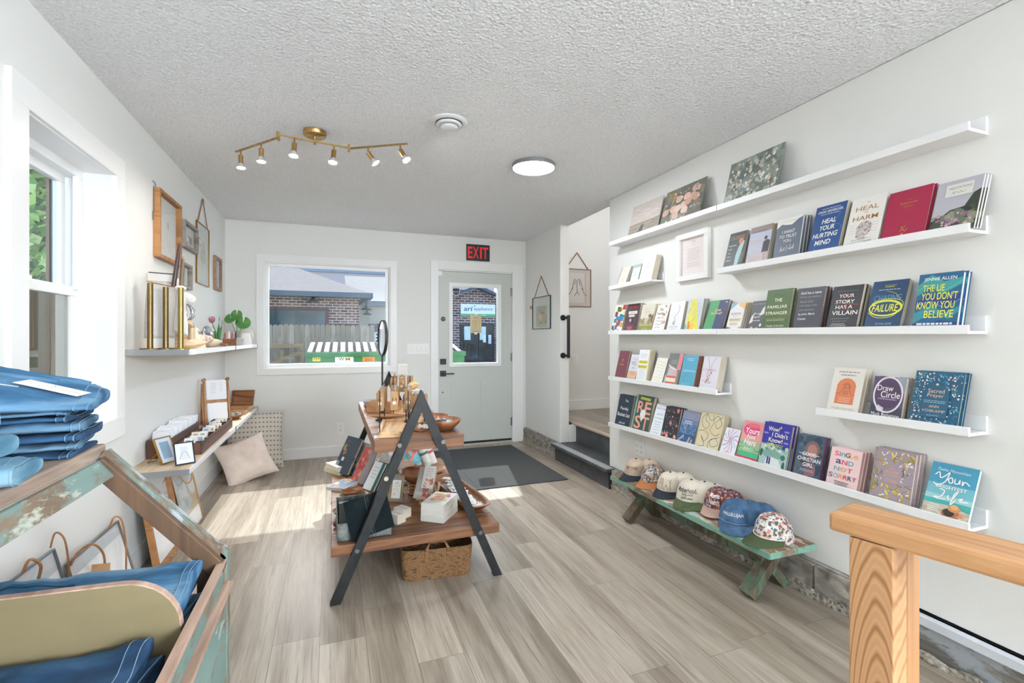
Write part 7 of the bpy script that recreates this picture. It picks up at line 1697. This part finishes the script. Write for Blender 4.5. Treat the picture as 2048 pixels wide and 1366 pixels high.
disc('flush round ceiling lamp with dark rim near the door', 1.302, 3.04, emit('lamp diffuser', '#f0f8ff', DISC_E))
FILL_GLB = emit('opal globe', '#e2eefa', FILL_GLOBE_E)
for x, y, lab in ((1.75, -3.3, 'by the rear wall'), (2.9, -2.0, 'in the side room'), (2.6, -3.3, 'beside the rear wall one'), (3.7, -3.2, 'in the far rear corner')):  # globes added out of view to brighten the shop, not known lamps
    t = thing('fill_globe', 'unseen fill globe added %s behind the viewpoint' % lab, 'light', (x, y, CZ), 'added fill globes')
    s = MB(); s.tube([(0, 0, 0), (0, 0, -.3)], .006, BRS, 8); s.lathe([(.05, 0), (.05, -.02), (.0005, -.022)], (0, 0, 0), BRS, 24); s.build('stem', t)
    s = MB(); s.lathe([(.25 * math.sin(k * math.pi / 16), -.54 + .25 * math.cos(k * math.pi / 16)) for k in range(17)], (0, 0, 0), FILL_GLB, 32); s.build('globe', t)
t = thing('fill_globe', 'unseen fill globe added high in the stair hall', 'light', (3.3, 3.9, 3.3), 'added fill globes')  # unseen globe added to light the stair hall
s = MB(); s.tube([(0, 0, 0), (0, 0, -.2)], .006, BRS, 8); s.build('stem', t)
s = MB(); s.lathe([(.12 * math.sin(k * math.pi / 16), -.32 + .12 * math.cos(k * math.pi / 16)) for k in range(17)], (0, 0, 0), emit('hall fill globe', '#f6f2ec', FILL_GLOBE_E * .45), 32); s.build('globe', t)
# ------------------------------------------------------------- denim display stand in the left foreground
TLP = worn('teal frame paint', '#5f5040', '#8a7560', [(('#647d77', '#879d96'), .55), (('#a5afa0', '#bcbcae'), .39), (('#8a6048', '#a57a5c'), .37)], 'y', scale=8)
TLX = worn('teal frame slope', '#5f5040', '#8a7560', [(('#63776f', '#84948b'), .54), (('#98a3aa', '#b4babf'), .42)], 'z', scale=9)
PLK = worn('weathered plank', '#7a665a', '#b39f90', [(('#cfc4b8', '#d9d2ca'), .30)], 'y', scale=12)
PNK = worn('rubbed rail', '#9a7a68', '#c4a795', [(('#a9a39c', '#8fa39a'), .36)], 'y', scale=9)
DRK = wood('dark old pine', '#3c2d22', '#6b503a', 'z', 10)
t = thing('display_stand', 'chippy teal house shaped wooden stand stacked with jeans at the left', 'stand', (-.62, 1.35, 0))
def dl(x, y, z): return (x + .62, y - 1.35, z)
def dbox(mb, x0, x1, y0, y1, z0, z1, mat): mb.box(x0 + .62, x1 + .62, y0 - 1.35, y1 - 1.35, z0, z1, mat)
s = MB(); dbox(s, -.985, -.61, .55, 1.70, .935, .972, PLK); s.build('top_plank', t, .006)
s = MB(); s.prism([(-.612 + .62, .936), (-.600 + .62, .936), (-.567 + .62, .892), (-.58 + .62, .888)], 1.14, TLP, 'y', .55 - 1.35); s.build('apron', t, .001)
for sg in (1, -1):
    def mx(x): return (x + .62) if sg > 0 else (-.98 - (x + .62) * 1 - .62 + .62 + .0) if False else ((x + .62) if sg > 0 else (-.355 - (x + .62)))
    for (y0, y1, o_, mt, th_) in ((1.655, 1.70, 0, TLX, .03), (1.63, 1.655, .014, DRK, .045)):
        s = MB(); pl = [(-.60 + o_ * .2, .958 - o_), (-.298, .612 - o_), (-.315, .612 - o_ - th_ * 1.1), (-.625 + o_, .958 - o_ - th_ * 1.15)]
        s.prism([(mx(x), z) for x, z in pl], y1 - y0, mt, 'y', y0 - 1.35); s.build('sloped_rail', t, .002)
    s = MB(); s.prism([(mx(-.298), .625), (mx(-.298), 0.0), (mx(-.318), .0), (mx(-.318), .64)], .045, TLX, 'y', 1.655 - 1.35); s.build('corner_post', t, .002)
    s = MB(); s.prism([(mx(-.318), .61), (mx(-.318), .49), (mx(-.375), .49), (mx(-.375), .64)], .02, DRK, 'y', 1.645 - 1.35); s.build('gusset', t, .002)
    for (x0, x1, z0, z1, mt) in ((-.322, -.300, .595, .607, PNK), (-.318, -.306, .535, .595, TLP), (-.312, -.285, .520, .534, PNK), (-.310, -.300, .02, .52, TLP)):
        s = MB(); s.prism([(mx(x0), z0), (mx(x1), z0), (mx(x1), z1), (mx(x0), z1)], 1.12, mt, 'y', .55 - 1.35); s.build('side_board', t, .001)
s = MB(); dbox(s, -.96, -.322, .55, 1.64, .445, .462, DRK); dbox(s, -.96, -.322, .55, 1.64, .05, .07, DRK); s.build('shelf_board', t)
s = MB(); pts = [(-.96 + .62, .462), (-.332 + .62, .462), (-.332 + .62, .60)]
for k in range(9):
    a = k * math.pi / 16
    pts.append((-.452 + .62 + .12 * math.cos(a), .60 + .118 * math.sin(a)))
pts += [(-.96 + .62, .735)]
CRP = noisy('cream painted board', [(.3, '#74674a'), (.7, '#867858')], 8, (.3, 1, 1), .7, 0, .05)
s.prism(pts, .018, CRP, 'y', 1.318 - 1.35); s.build('divider', t, .002)
s = MB(); q_ = [Vector((p[0], 1.327 - 1.35, p[1])) for p in pts[2:]]
for a, b_ in zip(q_, q_[1:]): s.bar(a, b_, .0185, .003, PNK, (0, 0, 1))
s.build('divider_edge', t)
# ---- jeans
def denim(key, a, b_, c):
    return noisy('denim ' + key, [(.3, a), (.48, b_), (.68, c)], 8, (.45, 1, 1.6), .95, 0, .5, 12, .006, .5)
D1 = denim('mid', '#1a3a52', '#356384', '#7294ae')
D2 = denim('light', '#3f6d86', '#6693ab', '#93b3c4')
D3 = denim('dark', '#10273f', '#1a4166', '#386186')
D4 = denim('bright', '#1a4163', '#30678f', '#789fbc')
THR = col('#7d9db3', .9)
def jeans(label, M_, ln, dp, th, mat, group, seed, hem=.018, bulge=0, droop=0, extra=None, layers=1, wedge=0):
    """folded pair: long in local x, folded edge at local -y, hem rings at the +x end"""
    t = thing('folded_jeans', label, 'jeans', M_, group)
    def sec(k, x, grow=0, lay=0):
        a = 2 * math.pi * k
        c, q_ = math.cos(a), math.sin(a)
        u = (x + ln / 2) / ln
        tt = th * (1 + bulge * (1 - u)) / layers
        kk = (abs(c) ** 3.2 + abs(q_) ** 3.2) ** (-1 / 3.2)
        yy = c * kk * (dp / 2 + grow)
        zz = q_ * kk * (tt / 2 + grow)
        wob = noise.noise(Vector((x * 9, yy * 8, seed + lay * 5))) * .014 + noise.noise(Vector((x * 30, yy * 14, seed))) * .006
        zz2 = tt / 2 + lay * tt + zz + (wob * (.35 + .65 * (zz > 0)) if zz > -tt * .3 else wob * .2)
        zz2 *= (1 + wedge * max(-1, min(1, yy / (dp / 2)))) / (1 + wedge) if wedge else 1
        return Vector((x + .006 * math.sin(yy * 20 + seed), yy + noise.noise(Vector((x * 5, seed, lay))) * .008, max(zz2 - droop * u * u * (zz2 / th), .0005)))
    for lay in range(layers):
        s = MB()
        s.grid(lambda u, v: sec(u, -ln / 2 + ln * v, 0, lay), 36, 34, mat)
        for e_, x in ((0, -ln / 2), (1, ln / 2)):
            ring_ = [sec(k / 36, x, 0, lay) for k in range(36)]
            s.add(ring_, [tuple(range(36)) if e_ else tuple(range(36))[::-1]], mat)
        fold_ = s.build('denim_fold', t)
        s = MB()
        for xo, gr in ((ln / 2 - .004, .0018), (ln / 2 - hem, .0016)):
            s.tube([sec(k / 36, xo, gr, lay) for k in range(37)], .0011, THR, 5, False)
        s.grid(lambda u, v: sec(u, ln / 2 - hem + hem * v, .0016, lay), 36, 3, mat)
        s.build('hem', fold_)
    if extra: extra(t, sec)
    return t
GJ = 'folded jeans on the top plank'
PZ = .9725
zz = PZ
for i, (lab, th_, m_, dx) in enumerate((('lowest', .020, D3, 0), ('second lowest', .021, D1, .004), ('third', .022, D3, .014), ('fourth', .026, D1, .012), ('fifth', .016, D3, -.006), ('sixth', .013, D1, -.016))):
    jeans('%s folded blue jeans in the far stack on the top plank' % lab, Matrix.Translation((-.80 + dx, 1.575, zz)) @ Matrix.Rotation(R(8), 4, 'Z'), .36, .20, th_, m_, GJ, i * 3.3, .02)
    zz += th_ + .0006
def toptag(t, sec):
    c_ = (sec(.27, .13) + sec(.27, .15)) / 2
    s = MB(); s.X = Matrix.Translation(c_ + Vector((0, 0, .006))) @ Matrix.Rotation(R(15), 4, 'Y') @ Matrix.Rotation(R(6), 4, 'X') @ Matrix.Rotation(R(-14), 4, 'Z')
    s.box(-.07, .07, -.03, .03, 0, .001, col('#e9e6e2', .7)); printed(s, [L([(.42, .95), (.5, .6)], .02, '#a9947c'), L([(.46, .4), (.52, .42)], .03, '#8a6f58'), L([(.62, .5), (.95, .45)], .02, '#a9947c')], .14, .06, .0011, -.07, -.03)
    s.X = Matrix.Identity(4); tg_ = s.build('price_tag', t)
    s = MB(); s.tube([sec(.27, .075 - .03 * k, .002) for k in range(8)], .0012, col('#d9d6d0'), 5); s.build('tag_string', tg_)
    s = MB()
    for k0, r_, x1, m_ in ((.20, .007, .14, D1), (.165, .009, .20, D1), (.235, .004, .02, D2), (.30, .005, -.05, D2)):
        s.tube([sec(k0, -.22 + (x1 + .22) * k / 20, .002) for k in range(21)], r_, m_, 8)
    s.build('waistband', t)
jeans('top pair of blue jeans in the far stack with a paper tag lying on it', Matrix.Translation((-.815, 1.565, zz - .002)) @ Matrix.Rotation(R(8), 4, 'Z'), .46, .24, .046, D4, GJ, 41, .03, 3.6, 0, toptag, 1, .5)
zz = PZ
for i, (lab, th_, dx) in enumerate((('lowest', .046, .02), ('middle', .046, -.035), ('top', .046, -.055))):
    jeans('%s light blue jeans in the near stack on the top plank' % lab, Matrix.Translation((-.80 + dx, 1.31, zz)) @ Matrix.Rotation(R(5), 4, 'Z') @ Matrix.Rotation(0, 4, 'Y'), .34, .17, th_, D2, GJ, 60 + i * 3, .028)
    zz += th_ + .0006
jeans('crumpled light blue jeans resting highest on the near stack', Matrix.Translation((-.895, 1.29, zz)) @ Matrix.Rotation(R(2), 4, 'Z'), .30, .16, .045, D2, GJ, 77, .03)
GB = 'jeans in the lower bins'
zz = .4625
for i, (lab, th_) in enumerate((('lowest', .045), ('second', .045), ('third', .04))):
    jeans('%s pair of blue jeans behind the cream divider' % lab, Matrix.Translation((-.645 - i * .004, 1.485, zz)), .59 - i * .01, .26, th_, (D3, D1, D3)[i], GB, 90 + i * 4, .02)
    zz += th_ + .0006
def stitched(t, sec):
    s = MB(); s.tube([sec(.32, -.27 + .54 * k / 20, .001) for k in range(21)], .0014, THR, 5); s.tube([sec(.2, -.27 + .3 * k / 12, .003) for k in range(13)], .004, D1, 6); s.build('seam', t)
    s = MB(); s.X = MG(sec(.28, -.16, .003)); s.box(-.012, .012, -.004, .004, 0, .002, col('#23282e')); s.X = Matrix.Identity(4); s.build('brand_tab', t)
jeans('uppermost bright blue jeans behind the cream divider', Matrix.Translation((-.64, 1.49, zz)), .575, .26, .05, D4, GB, 104, .02, .25, .0, stitched)
zz = .4625
for i, (lab, th_) in enumerate((('lowest', .05), ('middle', .045), ('uppermost', .045))):
    jeans('%s dark blue jeans in front of the cream divider' % lab, Matrix.Translation((-.655 - i * .004, 1.15, zz)), .60 - i * .012, .30, th_, D3, GB, 120 + i * 4, .03, 0, 0, stitched if i == 2 else None)
    zz += th_ + .0006
